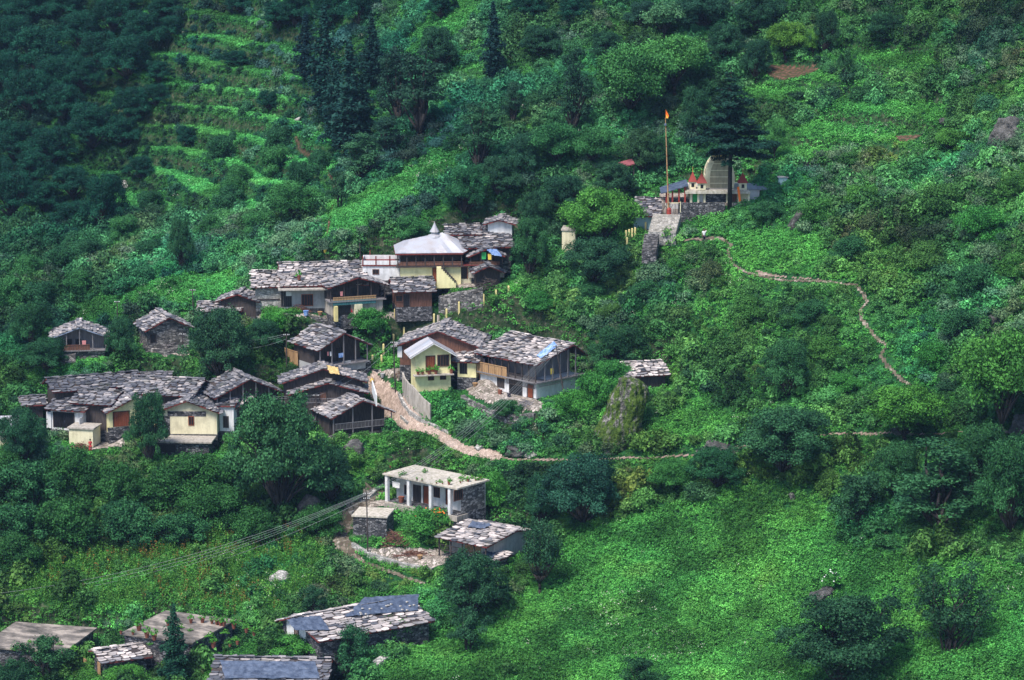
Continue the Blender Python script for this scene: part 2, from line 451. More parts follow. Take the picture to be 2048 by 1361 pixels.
# diagonal spurs and undulation
amp = np.clip(1-0.75*(inpoly(PX, PY, [(1050,1080),(1330,1000),(1500,970),(1680,1090),(2200,1130),(2200,1500),(760,1500),(900,1250)]).astype(float)), 0.2, 1)
amp = amp*(1-0.85*tm)
HB = HB + amp*(fbm(XX/22+3, YY/22, 3, 21)*3.0 + fbm(XX/5, YY/5, 3, 33)*0.9)
vm = np.maximum(blob(PX, PY, 500, 760, 560, 170, 0, 0.3), blob(PX, PY, 780, 560, 330, 150, 0, 0.3))
def H0(x, y): return bil(HB, GX0, GY0, GS, np.asarray(x, float), np.asarray(y, float))
_ts = np.arange(236, 556, 0.25)
def ground_at(px, py, Hf=None):
    d = ray(px, py); P_ = CAM[None]+d[None]*(_ts/d[1])[:, None]
    h = (Hf or H0)(P_[:,0], P_[:,1])
    k = np.argmax(P_[:,2] <= h)
    if P_[k,2] > h[k]: k = len(_ts)-1
    if k > 0:
        a = P_[k-1,2]-h[k-1]; b = h[k]-P_[k,2]
        return P_[k-1]+(P_[k]-P_[k-1])*(a/(a+b+1e-9))
    return P_[k]
PADS = []     # (cx, cy, cos, sin, x0, x1, y0, y1, z, margin, blend)
# ------------------------------------------------------------------ house kit
def fit_root(anchor, local, yaw, foot, Y=None):
    """root position so that the local point shows at the photo pixel and the base stands on the slope"""
    d = ray(*anchor); c, s = math.cos(yaw), math.sin(yaw)
    off = np.array([c*local[0]-s*local[1], s*local[0]+c*local[1], local[2]])
    f = np.array([c*foot[0]-s*foot[1], s*foot[0]+c*foot[1], 0])
    def g(Yd):
        r = CAM+d*(Yd/d[1])-off
        return r, r[2]-float(H0(r[0]+f[0], r[1]+f[1]))
    if Y is not None: return g(Y)[0]
    ys = np.arange(240, 540, 1.0); prev = None
    for y in ys:
        v = g(y)[1]
        if v <= 0 and prev is not None:
            a, b = y-1.0, y
            for _ in range(20):
                m = (a+b)/2
                if g(m)[1] > 0: a = m
                else: b = m
            return g((a+b)/2)[0]
        prev = v
    return g(330)[0]

def slates(mb, A, B, Cc, D, ch=0.36, wmin=0.35, wmax=0.9, bright=0.6, mess=1.0):
    """courses of irregular stone slabs on the plane A(eave left) B(eave right) C(ridge right) D(ridge left)"""
    A, B, Cc, D = map(Vector, (A, B, Cc, D))
    up = (D-A).length; n = max(2, int(round(up/ch)))
    N = (B-A).cross(D-A).normalized()
    R_ = random.Random(int(abs(A.x*37+A.y*17+up*101))+n)
    for k in range(n+1):
        v = (k-0.2)/n
        if v > 0.995: v = 0.985
        L = A.lerp(D, max(v, -0.02)); Rr = B.lerp(Cc, max(v, -0.02))
        if v < 0: L = L-(D-A).normalized()*0.06; Rr = Rr-(Cc-B).normalized()*0.06
        wl = (Rr-L).length; X = (Rr-L).normalized(); Yd = N.cross(X)
        u = R_.uniform(-0.3, 0.05); shade = R_.gauss(0, 0.05)
        while u < wl-0.05:
            sw = R_.uniform(wmin, wmax)*R_.choice((1, 1, 1.25)); u1 = min(u+sw, wl+R_.uniform(0.02, 0.22))
            ww = (u1-u)*R_.uniform(0.86, 1.04); hh = ch*R_.uniform(0.95, 1.55)
            th = R_.uniform(0.035, 0.085); lift = 0.015+R_.uniform(0, 0.07)*mess
            c0 = L+X*(u+ww/2)+Yd*(hh*0.42+R_.uniform(-0.10, 0.09)*mess)
            an = R_.gauss(0, 0.13)*mess
            cx, sx = math.cos(an), math.sin(an)
            w2, h2 = ww/2, hh/2
            pts = []
            for (px_, py_) in ((-1,-0.55),(-0.55,-1),(0.5,-1.03),(1,-0.5),(0.95,1),(-0.95,1)):
                x = px_*w2*R_.uniform(0.88, 1.06); y = py_*h2*R_.uniform(0.86, 1.08)
                z = th+lift if py_ < 0.9 else 0.01+lift*0.3
                pts.append(c0+X*(x*cx-y*sx)+Yd*(x*sx+y*cx)+N*z)
            dn = N*th
            c = min(1, max(0, R_.gauss(bright+shade, 0.17)))
            q = R_.random()
            if q < 0.11: c = R_.uniform(0.0, 0.22)
            elif q < 0.17: u = u1; continue
            m_ = len(pts)
            mb.add(pts+[p-dn for p in pts], [tuple(range(m_))]+[(i, i+m_, (i+1) % m_+m_, (i+1) % m_) for i in (5, 0, 1, 2, 3)], 0, c)
            u = u1+R_.uniform(-0.02, 0.06)

def deck(mb, A, B, Cc, D, th=0.10, mi=1):
    A, B, Cc, D = map(Vector, (A, B, Cc, D))
    N = (B-A).cross(D-A).normalized()
    dn = -N*th
    mb.hexa([A+dn,B+dn,Cc+dn,D+dn], [A,B,Cc,D], mi)

def sheets(mb, A, B, Cc, D, wd=0.7):
    """overlapping sheets of corrugated metal"""
    A, B, Cc, D = map(Vector, (A, B, Cc, D))
    N = (B-A).cross(D-A).normalized(); L = (B-A).length
    n = max(2, int(L/wd)); R_ = random.Random(int(L*77))
    for i in range(n):
        c = R_.uniform(0.1, 1)
        for k in range(4):
            for q in range(2):
                u0 = (i+(k+q*0.5)/4)/n; u1 = (i+(k+0.5+q*0.5)/4)/n
                h0 = 0.03 if q == 0 else 0.0; h1 = 0.0 if q == 0 else 0.03
                o = 0.02+0.012*(i % 2)
                a = A.lerp(B, u0)+N*(o+h0); b = A.lerp(B, u1)+N*(o+h1)
                c_ = D.lerp(Cc, u1)+N*(o+h1); d = D.lerp(Cc, u0)+N*(o+h0)
                mb.add([a, b, c_, d], [(0,1,2,3)], 0, c)

HOUSES = {}
class House: pass
KEEP = []      # photo rectangles in which plants nearer than the building must not stand: x0,y0,x1,y1,distance

def house(key, t, EL, ex, yaw, up, D, H, label, wall='stone', D2=None, Db=None, ov=0.45, h1=None, low=None, vd=0.0,
          roof='slate', bright=0.6, slate=(0.36, 0.38, 0.9), name='village_house', cat='house', feats=(), Y=None,
          posts=None, keep=None, group='houses of the village', pad=1.0, floor='greywood', trim='redtrim', gable=None, mess=1.0, foot=None, vs=0.0):
    yaw = rad(yaw)
    k = F_PX/np.linalg.norm(ground_at(EL[0]+ex/2, EL[1]+H*17)-CAM) if Y is None else F_PX/(Y*1.02)
    sb = math.sin(PITCH+math.atan((EL[1]-680)/F_PX)); cb = math.sqrt(1-sb*sb)
    W = ex/(k*math.cos(yaw))
    hs = House(); hs.W = W; hs.t = t; hs.H = H; hs.key = key
    if t == 'E':
        D2 = D2 or D/2; Db = D-D2 if Db is None else Db; D = D2+Db
        rise = max(0.25, (up/k-D2*math.cos(yaw)*sb)/cb)
    elif t == 'G':
        rise = max(0.3, up/k/cb)
    else: rise = 0.0
    root_p = fit_root(EL, (0, 0, H), yaw, foot or (W/2, 0.5), Y)
    root = empty(name, root_p, yaw, label, cat, group)
    hs.root = root; hs.p = root_p; hs.yaw = yaw; hs.D = D; hs.rise = rise; hs.D2 = D2; hs.ov = ov; hs.vd = vd; hs.k = k
    PADS.append((root_p[0], root_p[1], math.cos(yaw), math.sin(yaw), 0.0, W, 0.0, D, root_p[2], pad, 2.2))
    # roof height function
    if t == 'E':
        def rz(x, y):
            return H+rise*(y/D2 if y <= D2 else (1-(y-D2)/max(Db, 0.01)))
    elif t == 'G':
        def rz(x, y): return H+rise*(1-abs(x-W/2)/(W/2))
    else:
        def rz(x, y): return H
    x0, x1, y0, y1 = ov, W-ov, ov, D-ov
    wm = M[wall]
    def body(z0, z1, ya, m, nm):
        """z1 None: up to the roof"""
        x1 = W-ov-(vs if z0 > 1 else 0)
        mb = MB(); e = 0.14 if t != 'F' else 0.0
        if z1 is not None:
            mb.box(x0, x1, ya, y1, z0, z1)
        elif t == 'E':
            pr = [(ya, z0), (y1, z0), (y1, rz(0, y1)-e)] + ([(D2, rz(0, D2)-e)] if ya < D2 < y1 else []) + [(ya, rz(0, ya)-e)]
            mb.prism([(x0, a, b) for a, b in pr][::-1], (x1-x0, 0, 0))
        elif t == 'G':
            pr = [(x0, z0), (x1, z0), (x1, rz(x1, 0)-e), (W/2, rz(W/2, 0)-e), (x0, rz(x0, 0)-e)]
            mb.prism([(a, ya, b) for a, b in pr], (0, y1-ya, 0))
        else: mb.box(x0, x1, ya, y1, z0, H)
        return mb.build(nm, m, root)
    mb = MB(); mb.box(x0-0.04, x1+0.04, y0-0.04, y1+0.04, -1.5, 0.12); mb.build('plinth', M['darkstone'], root)
    if h1:
        body(0.123, h1, y0, M[low or wall], 'lower_wall')
        body(h1+0.003, None, y0+vd, wm, 'upper_wall')
        if vd > 0 or floor:
            mb = MB(); mb.box(0.15, W-0.15, 0.1, y0+vd+0.2, h1-0.09, h1+0.05); mb.build('balcony_floor', M[floor], root)
    else:
        body(0.123, None, y0+vd, wm, 'wall')
        if vd > 0:
            mb = MB(); mb.box(0.1, W-0.1, 0.05, y0+vd+0.02, -0.5, 0.06); mb.build('veranda_floor', M['concrete'], root)
    # roof
    mb = MB()
    if t == 'E':
        pl = [((0,0,H),(W,0,H),(W,D2,H+rise),(0,D2,H+rise)), ((W,D,H),(0,D,H),(0,D2,H+rise),(W,D2,H+rise))]
        if Db < 0.4: pl = pl[:1]
    elif t == 'G':
        pl = [((0,D,H),(0,0,H),(W/2,0,H+rise),(W/2,D,H+rise)), ((W,0,H),(W,D,H),(W/2,D,H+rise),(W/2,0,H+rise))]
    else: pl = []
    hs.planes = pl
    for q in pl:
        deck(mb, *q)
        if roof == 'slate': slates(mb, *q, ch=slate[0], wmin=slate[1], wmax=slate[2], bright=bright, mess=mess)
        else: sheets(mb, *q)
    if t in 'EG' and roof == 'slate' and len(pl) > 1:       # capping slabs on the ridge
        a, b = Vector(pl[0][3]), Vector(pl[0][2]); L = (b-a).length; n = int(L/0.7); R_ = random.Random(int(L*31))
        X = (b-a).normalized(); Z = Vector((0,0,1)); Yv = Z.cross(X)
        for i in range(n):
            c0 = a+X*(L*(i+0.5)/n)+Z*0.07; s1 = R_.choice((-1, 1))
            q = [c0-X*0.36-Yv*0.26-Z*0.05*s1, c0+X*0.36-Yv*0.24-Z*0.05*s1, c0+X*0.34+Yv*0.26+Z*0.05*s1, c0-X*0.36+Yv*0.25+Z*0.05*s1]
            mb.hexa(q, [p+Z*0.05 for p in q], 0, min(1, max(0, R_.gauss(bright, 0.2))))
    if t == 'F':
        R_ = random.Random(int(W*50))
        mb.box(0, W, 0, D, H, H+0.16, 0)
        mb.build('roof', M[roof if roof in M else 'slab'], root)
    else:
        rm = {'slate': M['slate'], 'metal': M['metalroof'], 'blue': M['bluesheet']}[roof]
        mb.build('roof', [rm, M['wood']], root)
        # fascia boards along eaves and rakes
        mb = MB()
        for q in pl:
            A, B, Cc, Dd = map(Vector, q)
            for a, b in ((A, B), (B, Cc), (Dd, A)):
                o_ = Vector((0,0,-0.05)); nrm = (b-a).cross(Vector((0,0,1))).normalized()*0.02
                mb.hexa([a+o_-nrm+Vector((0,0,-0.08)), b+o_-nrm+Vector((0,0,-0.08)), b+o_+nrm+Vector((0,0,-0.08)), a+o_+nrm+Vector((0,0,-0.08))],
                        [a-nrm+Vector((0,0,0.0)), b-nrm, b+nrm, a+nrm])
        mb.build('fascia', M[trim], root)
    # posts under the eaves / on the veranda
    if posts:
        pm, n, z0, thk = posts
        for i in range(n):
            x = 0.3+(W-0.6)*i/(n-1)
            mb = MB(); mb.box(x-thk, x+thk, 0.16, 0.16+2*thk, z0, rz(x, 0.2)-0.1 if t != 'F' else H)
            mb.build('post', M[pm], root)
    hs.rz = rz
    HOUSES[key] = hs
    for f in feats: feature(hs, *f)
    if keep: KEEP.append((*keep, root_p[1]))
    return hs

def face_uv(hs, face, px, py, extra=0.0):
    """photo pixel -> (u, z) on a face plane of the house, in local coordinates"""
    d = ray(px, py); c, s = math.cos(-hs.yaw), math.sin(-hs.yaw)
    o = CAM-hs.p
    lo = np.array([c*o[0]-s*o[1], s*o[0]+c*o[1], o[2]]); ld = np.array([c*d[0]-s*d[1], s*d[0]+c*d[1], d[2]])
    if face in 'fgp':
        Yp = {'f': hs.ov, 'g': hs.ov+hs.vd, 'p': 0.2}[face]+extra
        t = (Yp-lo[1])/ld[1]; p = lo+ld*t; return p[0], p[2]
    Xp = {'s': hs.W-hs.ov, 'q': hs.W-0.2, 'l': hs.ov, 'm': 0.2}[face]+extra
    t = (Xp-lo[0])/ld[0]; p = lo+ld*t; return p[1], p[2]

def face_box(mb, hs, face, u0, u1, z0, z1, o0, o1, mi=0, c=0.5):
    """box standing between o0 and o1 metres out of the face"""
    if u0 > u1: u0, u1 = u1, u0
    if face in 'fgp':
        Yp = {'f': hs.ov, 'g': hs.ov+hs.vd, 'p': 0.2}[face]
        mb.box(u0, u1, Yp-o1, Yp-o0, z0, z1, mi, c)
    elif face in 'sq':
        Xp = {'s': hs.W-hs.ov, 'q': hs.W-0.2}[face]; mb.box(Xp+o0, Xp+o1, u0, u1, z0, z1, mi, c)
    else:
        Xp = {'l': hs.ov, 'm': 0.2}[face]; mb.box(Xp-o1, Xp-o0, u0, u1, z0, z1, mi, c)

def feature(hs, style, name, face, x0, y0, x1, y1, m='redwood', m2='wood', out=0.05):
    xm, ym = (x0+x1)/2, (y0+y1)/2
    u0 = face_uv(hs, face, x0, ym)[0]; u1 = face_uv(hs, face, x1, ym)[0]
    zt = face_uv(hs, face, xm, y0)[1]; zb = face_uv(hs, face, xm, y1)[1]
    if u0 > u1: u0, u1 = u1, u0
    if style == 'win':
        mb = MB(); face_box(mb, hs, face, u0, u1, zb, zt, -0.02, 0.02)
        w_ = mb.build(name, M['dark'], hs.root)
        mb = MB(); e = 0.07
        face_box(mb, hs, face, u0-e, u0, zb-e, zt+e, -0.01, 0.06); face_box(mb, hs, face, u1, u1+e, zb-e, zt+e, -0.01, 0.06)
        face_box(mb, hs, face, u0, u1, zb-e, zb, -0.01, 0.06); face_box(mb, hs, face, u0, u1, zt, zt+e, -0.01, 0.06)
        n = max(2, int(round((u1-u0)/0.28)))
        for i in range(1, n): 
            u = u0+(u1-u0)*i/n; face_box(mb, hs, face, u-0.02, u+0.02, zb, zt, 0.02, 0.045)
        f_ = mb.build('frame', M[m], w_)
    elif style == 'door':
        mb = MB(); n = max(2, int(round((u1-u0)/0.22)))
        for i in range(n):
            face_box(mb, hs, face, u0+(u1-u0)*i/n+0.006, u0+(u1-u0)*(i+1)/n-0.006, zb, zt, -0.02, 0.03+0.008*(i % 2))
        d_ = mb.build(name, M[m], hs.root)
        mb = MB(); e = 0.08
        face_box(mb, hs, face, u0-e, u0, zb, zt+e, -0.01, 0.07); face_box(mb, hs, face, u1, u1+e, zb, zt+e, -0.01, 0.07)
        face_box(mb, hs, face, u0, u1, zt, zt+e, -0.01, 0.07)
        mb.build('frame', M[m2], d_)
    elif style == 'rail':
        mb = MB(); n = max(3, int((u1-u0)/0.16))
        face_box(mb, hs, face, u0, u1, zt-0.06, zt, out-0.05, out); face_box(mb, hs, face, u0, u1, zb, zb+0.06, out-0.05, out)
        for i in range(n+1):
            u = u0+(u1-u0)*i/n; face_box(mb, hs, face, u-0.02, u+0.02, zb+0.06, zt-0.06, out-0.04, out-0.01)
        mb.build(name, M[m], hs.root)
    elif style == 'boards':
        mb = MB(); n = max(2, int((u1-u0)/0.3))
        for i in range(n):
            face_box(mb, hs, face, u0+(u1-u0)*i/n+0.01, u0+(u1-u0)*(i+1)/n-0.01, zb, zt, out-0.06-0.01*(i % 2), out)
        face_box(mb, hs, face, u0, u1, zt-0.08, zt+0.02, out, out+0.04)
        mb.build(name, M[m], hs.root)
    else:   # plain box part
        mb = MB(); face_box(mb, hs, face, u0, u1, zb, zt, -0.02, out); mb.build(name, M[m], hs.root)

def roof_point(hs, pl, px, py, lift=0.1):
    """photo pixel -> local point on roof plane pl, lifted off it"""
    A, B, Cc, Dd = [np.array(q) for q in hs.planes[pl]]
    n = np.cross(B-A, Dd-A); n = n/np.linalg.norm(n); A = A+n*lift
    d = ray(px, py); c, s = math.cos(-hs.yaw), math.sin(-hs.yaw); o = CAM-hs.p
    lo = np.array([c*o[0]-s*o[1], s*o[0]+c*o[1], o[2]]); ld = np.array([c*d[0]-s*d[1], s*d[0]+c*d[1], d[2]])
    t = np.dot(A-lo, n)/np.dot(ld, n)
    return lo+ld*t, n

def loc2w(hs, p):
    c, s = math.cos(hs.yaw), math.sin(hs.yaw)
    return Vector((hs.p[0]+c*p[0]-s*p[1], hs.p[1]+s*p[0]+c*p[1], hs.p[2]+p[2]))

def tarp(hs, pl, quad, m, label, group=None):
    """crumpled sheet laid over part of a roof; quad: 4 photo pixels"""
    q = [roof_point(hs, pl, *p, lift=0.13) for p in quad]
    n = q[0][1]; pts = [a[0] for a in q]
    N_ = 14; V = []; fs = []
    for j in range(N_+1):
        for i in range(N_+1):
            u, v = i/N_, j/N_
            p = (pts[0]*(1-u)+pts[1]*u)*(1-v)+(pts[3]*(1-u)+pts[2]*u)*v
            e = random.uniform(-1, 1)*0.05
            p = p+n*(random.uniform(0, 0.13))+np.array([e, -e, 0])*(1 if i in (0, N_) or j in (0, N_) else 0.3)
            V.append(p)
    for j in range(N_):
        for i in range(N_):
            a = j*(N_+1)+i; fs.append((a, a+1, a+N_+2, a+N_+1))
    mb = MB(); W_ = [loc2w(hs, p) for p in V]; o = W_[0]
    mb.add([p-o for p in W_], fs)
    ob = mb.build('tarpaulin', m, None, smooth=True); ob.location = o
    tag(ob, label, 'tarpaulin', group)
    return ob
# ------------------------------------------------------------------ the houses
B6 = (0.34, 0.38, 0.9)
# --- flat roofed white house below the stair
house('flat', 'F', (765,950), 152, -40, 0, 5.0, 2.85, 'white veranda house with pale flat roof slab edged by potted plants, below the stone stair',
      wall='white', roof='slab', ov=0.3, vd=1.5, name='flat_roofed_house', keep=(755,930,975,1015), pad=1.6,
      feats=[('win','window','g',810,972,818,989,'brown'), ('door','door','g',828,972,841,1004,'wood'), ('door','door','g',848,974,861,1008,'redwood'),
             ('win','window','g',868,976,879,994,'brown'), ('door','door','g',893,980,899,1010,'redwood'),
             ('win','window','s',908,980,924,1000,'brown')])
hf = HOUSES['flat']
for i, px in enumerate((773.5, 817, 861, 899)):
    u, z = face_uv(hf, 'p', px, 975)
    mb = MB(); mb.box(u-0.17, u+0.17, 0.12, 0.46, -0.3, hf.H); mb.build('pillar', M['white'], hf.root)
mb = MB(); mb.box(hf.W-0.297, hf.W-0.28, 0.9, hf.D-0.4, -0.8, hf.H-0.003); mb.build('stone_side_wall', M['stone'], hf.root)
# --- big roofed two storey house right of the yellow house
house('big', 'E', (945,705), 127, -46, 41, 0, 3.9, 'large two storey house with broad pale slate roof and long timber balcony', D2=5.6, Db=2.2,
      wall='greywood', low='white', h1=1.9, vd=1.3, vs=1.6, ov=0.6, bright=0.64, slate=B6, keep=(945,665,1165,812), pad=2.2,
      feats=[('boards','balcony_panel','p',954,729,1014,752,'tanwood','wood',0.06), ('rail','balcony_railing','p',1014,750,1070,773,'wood','wood',0.04),
             ('door','door','g',1000,738,1009,760,'brown'), ('door','door','g',1030,748,1040,772,'redwood'), ('win','window','g',968,715,982,727,'brown'),
             ('box','white_pier','f',1047,765,1053,797,'white','wood',0.05), ('door','door','f',1056,770,1066,803,'redwood'), ('door','door','f',996,752,1008,776,'wood'),
             ('door','door','f',1020,758,1044,793,'dark'), ('rail','side_railing','q',1078,762,1128,770,'greywood','wood',0.04)])
hb = HOUSES['big']
for i in range(10):
    x = 0.3+(hb.W-0.6)*i/9
    mb = MB(); mb.box(x-0.05, x+0.05, 0.14, 0.24, 1.9, hb.H-0.05); mb.build('post', M['wood'], hb.root)
for i in range(1, 6):
    y = 0.3+1.15*i
    mb = MB(); mb.box(hb.W-0.24, hb.W-0.14, y-0.05, y+0.05, 1.9, hb.rz(0, y)-0.12); mb.build('post', M['greywood'], hb.root)
mb = MB(); mb.box(hb.W-0.6, hb.W-0.1, 0.1, 7.6, 1.80, 1.93); mb.build('side_balcony_floor', M['greywood'], hb.root)
# --- yellow house
house('yellow', 'G', (821,716), 93, 12, 27, 3.9, 4.0, 'pale yellow two storey house with white metal gable roof above a flowered ledge',
      wall='yellow', low='yellow', h1=1.95, ov=0.62, roof='metal', trim='white', keep=(820,672,916,790), floor=None, name='yellow_house',
      feats=[('door','door','f',852.5,713,869,744,'redwood'), ('win','window','f',875.5,711,897,732,'brown'), ('win','vent','f',857,754,867,760,'brown'), ('win','vent','f',881,752.5,891,758.5,'brown')])
hy = HOUSES['yellow']
mb = MB(); mb.box(0.35, hy.W-0.4, -0.12, hy.ov+0.01, 1.93, 2.04); mb.build('ledge', M['concrete'], hy.root)
# --- roofs behind the yellow house
house('behind', 'G', (790,692), 172, -8, 32, 7.0, 2.3, 'low slate house spreading behind the yellow house', wall='brown', bright=0.44, keep=(790,658,960,700),
      feats=[('box','white_pier','f',795,693,804,715,'white','wood',0.05), ('door','door','f',806,694,816,718,'brown')])
house('behindright', 'E', (905,723), 53, -14, 34, 0, 1.9, 'pale slate lean-to between the yellow house and the big balcony house', D2=3.4, Db=0.6, wall='yellow', bright=0.7, keep=(905,690,958,748),
      feats=[('door','door','f',921,728,933,748,'dark')])
# --- dark balcony house, middle left
house('mid', 'G', (637,702), 100, 34, 29, 6.4, 2.8, 'dark timber balcony house with drying clothes and sagging slate roof, middle left', wall='wood', low='grey', h1=0.95, vd=1.2, ov=0.4, bright=0.44,
      posts=('greywood',5,0.95,0.05), keep=(558,666,738,745),
      feats=[('boards','timber_box','m',570,700,596,728,'tanwood','wood',0.05), ('door','door','g',650,703,660,722,'dark'), ('win','window','g',672,695,690,712,'wood'), ('box','concrete_pier','f',685,722,701,741,'grey','wood',0.1)])
# --- wide double roof with the yellow tarpaulin
house('wide', 'G', (577,790), 158, 6, 22, 4.6, 2.5, 'wide slate roofed house with white corner pier, just left of the stone path', wall='wood', bright=0.44, keep=(560,745,755,800), Y=None,
      feats=[('rail','balcony_railing','f',600,797,700,806,'greywood'), ('door','door','f',640,785,652,800,'brown')])
house('wideback', 'G', (560,768), 172, 6, 28, 4.2, 2.7, 'long slate roof topped by a yellow tarpaulin, behind the wide house', wall='wood', bright=0.42, keep=(560,730,750,765),
      feats=[('box','white_pier','s',744,776,752,798,'white','wood',0.1)])
house('lowgable', 'G', (663,838), 123, 27, 30, 5.4, 2.3, 'open fronted slate gable house with bowed red fascia beside the bottom of the path', wall='wood', vd=1.2, bright=0.54, keep=(620,785,786,850),
      posts=('greywood',4,0.0,0.05), feats=[('rail','front_railing','p',670,843,770,856,'greywood')])
# --- left cluster
house('long', 'E', (106,785), 174, 22, 27, 0, 2.5, 'long dark slate house with a metal corner sheet, back row of the left cluster', D2=3.0, Db=2.0, wall='wood', bright=0.26, keep=(80,738,280,790))
house('whitepier', 'E', (90,818), 82, -18, 40, 0, 2.4, 'slate house with white corner pier and open store, front of the left cluster', D2=4.6, Db=2.2, wall='white', vd=0.0, bright=0.4, keep=(88,775,235,862),
      feats=[('box','white_pier','f',94,824,103,856,'white','wood',0.12), ('door','painted_store_opening','f',108,826,148,856,'dark'), ('box','rendered_panel','s',158,828,198,852,'white','wood',0.04)])  # store opening is dark boards painted for the shade inside
house('redwall', 'G', (212,827), 112, 22, 27, 4.5, 2.5, 'slate house with red-brown plank wall and yellow corner pilaster, centre of the left cluster', wall='yellow', bright=0.45, keep=(212,770,330,870),
      feats=[('door','plank_wall','f',227,824,258,853,'redwood'), ('box','pilaster','f',260,818,267,854,'yellow','wood',0.08), ('box','stone_plinth','f',215,854,262,876,'darkstone','wood',0.1)])
house('backslate', 'E', (244,787), 146, -12, 34, 0, 2.7, 'bright slate roof rising behind the red plank house', D2=3.8, Db=2.5, wall='wood', bright=0.44, keep=(240,750,395,790))
house('creamhouse', 'G', (306,826), 134, -2, 24, 6.0, 2.5, 'cream walled stone house with one small brown window, standing on a flat slab terrace', wall='cream', bright=0.30, keep=(306,786,442,908),
      feats=[('win','window','f',378,834,387,850,'redwood'), ('box','stone_corner','f',315,832,340,871,'darkstone','wood',0.04), ('box','gable_stone','f',335,823,412,833,'darkstone','wood',0.03)])
house('terrace', 'F', (305,886), 118, -4, 0, 3.0, 1.5, 'low stone store under a flat slab terrace, below the cream house', wall='darkstone', roof='concrete', ov=0.35, name='stone_store', cat='store', keep=(305,880,465,910),
      feats=[('door','painted_store_opening','f',318,890,350,905,'dark')])  # near-black boards stand in for the unlit inside of the store
house('darkgable', 'G', (430,798), 134, 24, 33, 5.8, 2.6, 'dark timber gable house with grey slate roof, right end of the left cluster', wall='wood', vd=0.6, bright=0.3, keep=(385,755,565,822),
      posts=('greywood',6,0.0,0.04), feats=[('rail','front_railing','p',440,812,555,822,'greywood'), ('box','white_pier','s',0,0,1,1,'white') if False else ('box','cross_beam','f',440,802,555,805,'greywood','wood',0.06)])
house('smallshed', 'G', (458,824), 90, 20, 20, 2.6, 1.5, 'small slate shed over piled stones, in front of the dark gable house', wall='wood', vd=0.6, bright=0.65, name='shed', cat='shed', keep=(458,797,550,845))
house('creamcube', 'F', (134,858), 54, -12, 0, 2.6, 2.0, 'small cream hut with flat concrete roof, lowest of the left cluster', wall='cream', roof='concrete', ov=0.15, name='flat_roofed_hut', cat='hut', keep=(130,852,188,903))
house('raised', 'E', (140,806), 84, -16, 28, 0, 3.0, 'raised dark slate roof stepping up behind the white pier house of the left cluster', D2=3.0, Db=1.4, wall='wood', bright=0.36, keep=(133,774,231,800))
house('narrow', 'E', (434,812), 36, -6, 14, 0, 2.9, 'narrow white walled house squeezed between the cream house and the small shed', D2=2.0, Db=1.6, wall='white', bright=0.42, keep=(434,800,470,862), ov=0.2,
      feats=[('door','door','f',448,834,456,856,'wood')])
house('backshed', 'E', (283,760), 60, 8, 14, 0, 1.5, 'low slate shed tucked behind the long dark slate house', D2=2.4, Db=1.4, wall='wood', bright=0.34, name='shed', cat='shed', keep=(283,746,343,770))
house('edgeshed', 'E', (44,812), 48, 14, 18, 0, 1.7, 'small slate shed at the far left of the left cluster', D2=2.4, Db=1.4, wall='wood', bright=0.4, name='shed', cat='shed', keep=(44,796,90,828))
# --- upper left houses
house('bluegable', 'G', (101,677), 112, 8, 20, 5.0, 2.6, 'timber house with blue-grey metal verge on its gable roof, far left edge of the village', wall='greywood', low='stone', h1=1.1, vd=1.0, bright=0.54,
      posts=('greywood',5,1.1,0.05), keep=(100,643,216,722), trim='bluesheet',
      feats=[('win','window','g',134,679,143,690,'wood'), ('win','window','g',152,679,161,690,'wood'), ('boards','balcony_panel','p',128,690,180,701,'brown','wood',0.05)])
house('stonegable', 'G', (290,663), 94, 20, 24, 5.6, 2.3, 'grey stone gable house behind trees, second from the left in the upper row', wall='stone', bright=0.44, keep=(255,630,385,690),
      feats=[('door','door','f',301,670,311,686,'dark')])
house('rowroof', 'E', (393,623), 90, 3, 18, 0, 1.7, 'short pale slate roof half hidden by the big dark tree', D2=2.6, Db=1.2, wall='stone', bright=0.64, keep=(393,604,435,620))
house('rowgable', 'G', (432,603), 86, -5, 15, 4.0, 1.9, 'small dark slate gable left of the long white stone house', wall='wood', bright=0.44, keep=(450,588,516,612))
# --- long white stone house
house('longleft', 'E', (502,575), 98, 4, 32, 0, 2.75, 'white stone end of the long slate house, upper row', D2=3.6, Db=2.5, wall='palestone', bright=0.7, slate=B6, keep=(502,543,560,622),
      feats=[('box','timber_band','f',514,598,560,601,'wood','wood',0.05)])
house('longright', 'E', (560,573), 176, 6, 47, 0, 2.75, 'long slate house of pale slabs with grey front wall and brown window, upper row', D2=6.2, Db=3.0, wall='grey', bright=0.68, slate=B6, keep=(560,522,735,622),
      feats=[('win','window','f',604,590,625,611,'redwood'), ('door','painted_store_opening','f',563,582,582,614,'dark'), ('box','blue_notice','f',572,583,583,592,'white','wood',0.12)])  # opening's interior shade is a dark panel on the wall
hl = HOUSES['longright']
mb = MB(); u0, z0 = face_uv(hl, 'p', 556, 577); u1, _ = face_uv(hl, 'p', 657, 577)
mb.box(u0, u1, -0.9, 0.44, z0-0.12, z0+0.03); mb.build('canopy_slab', M['concrete'], hl.root)
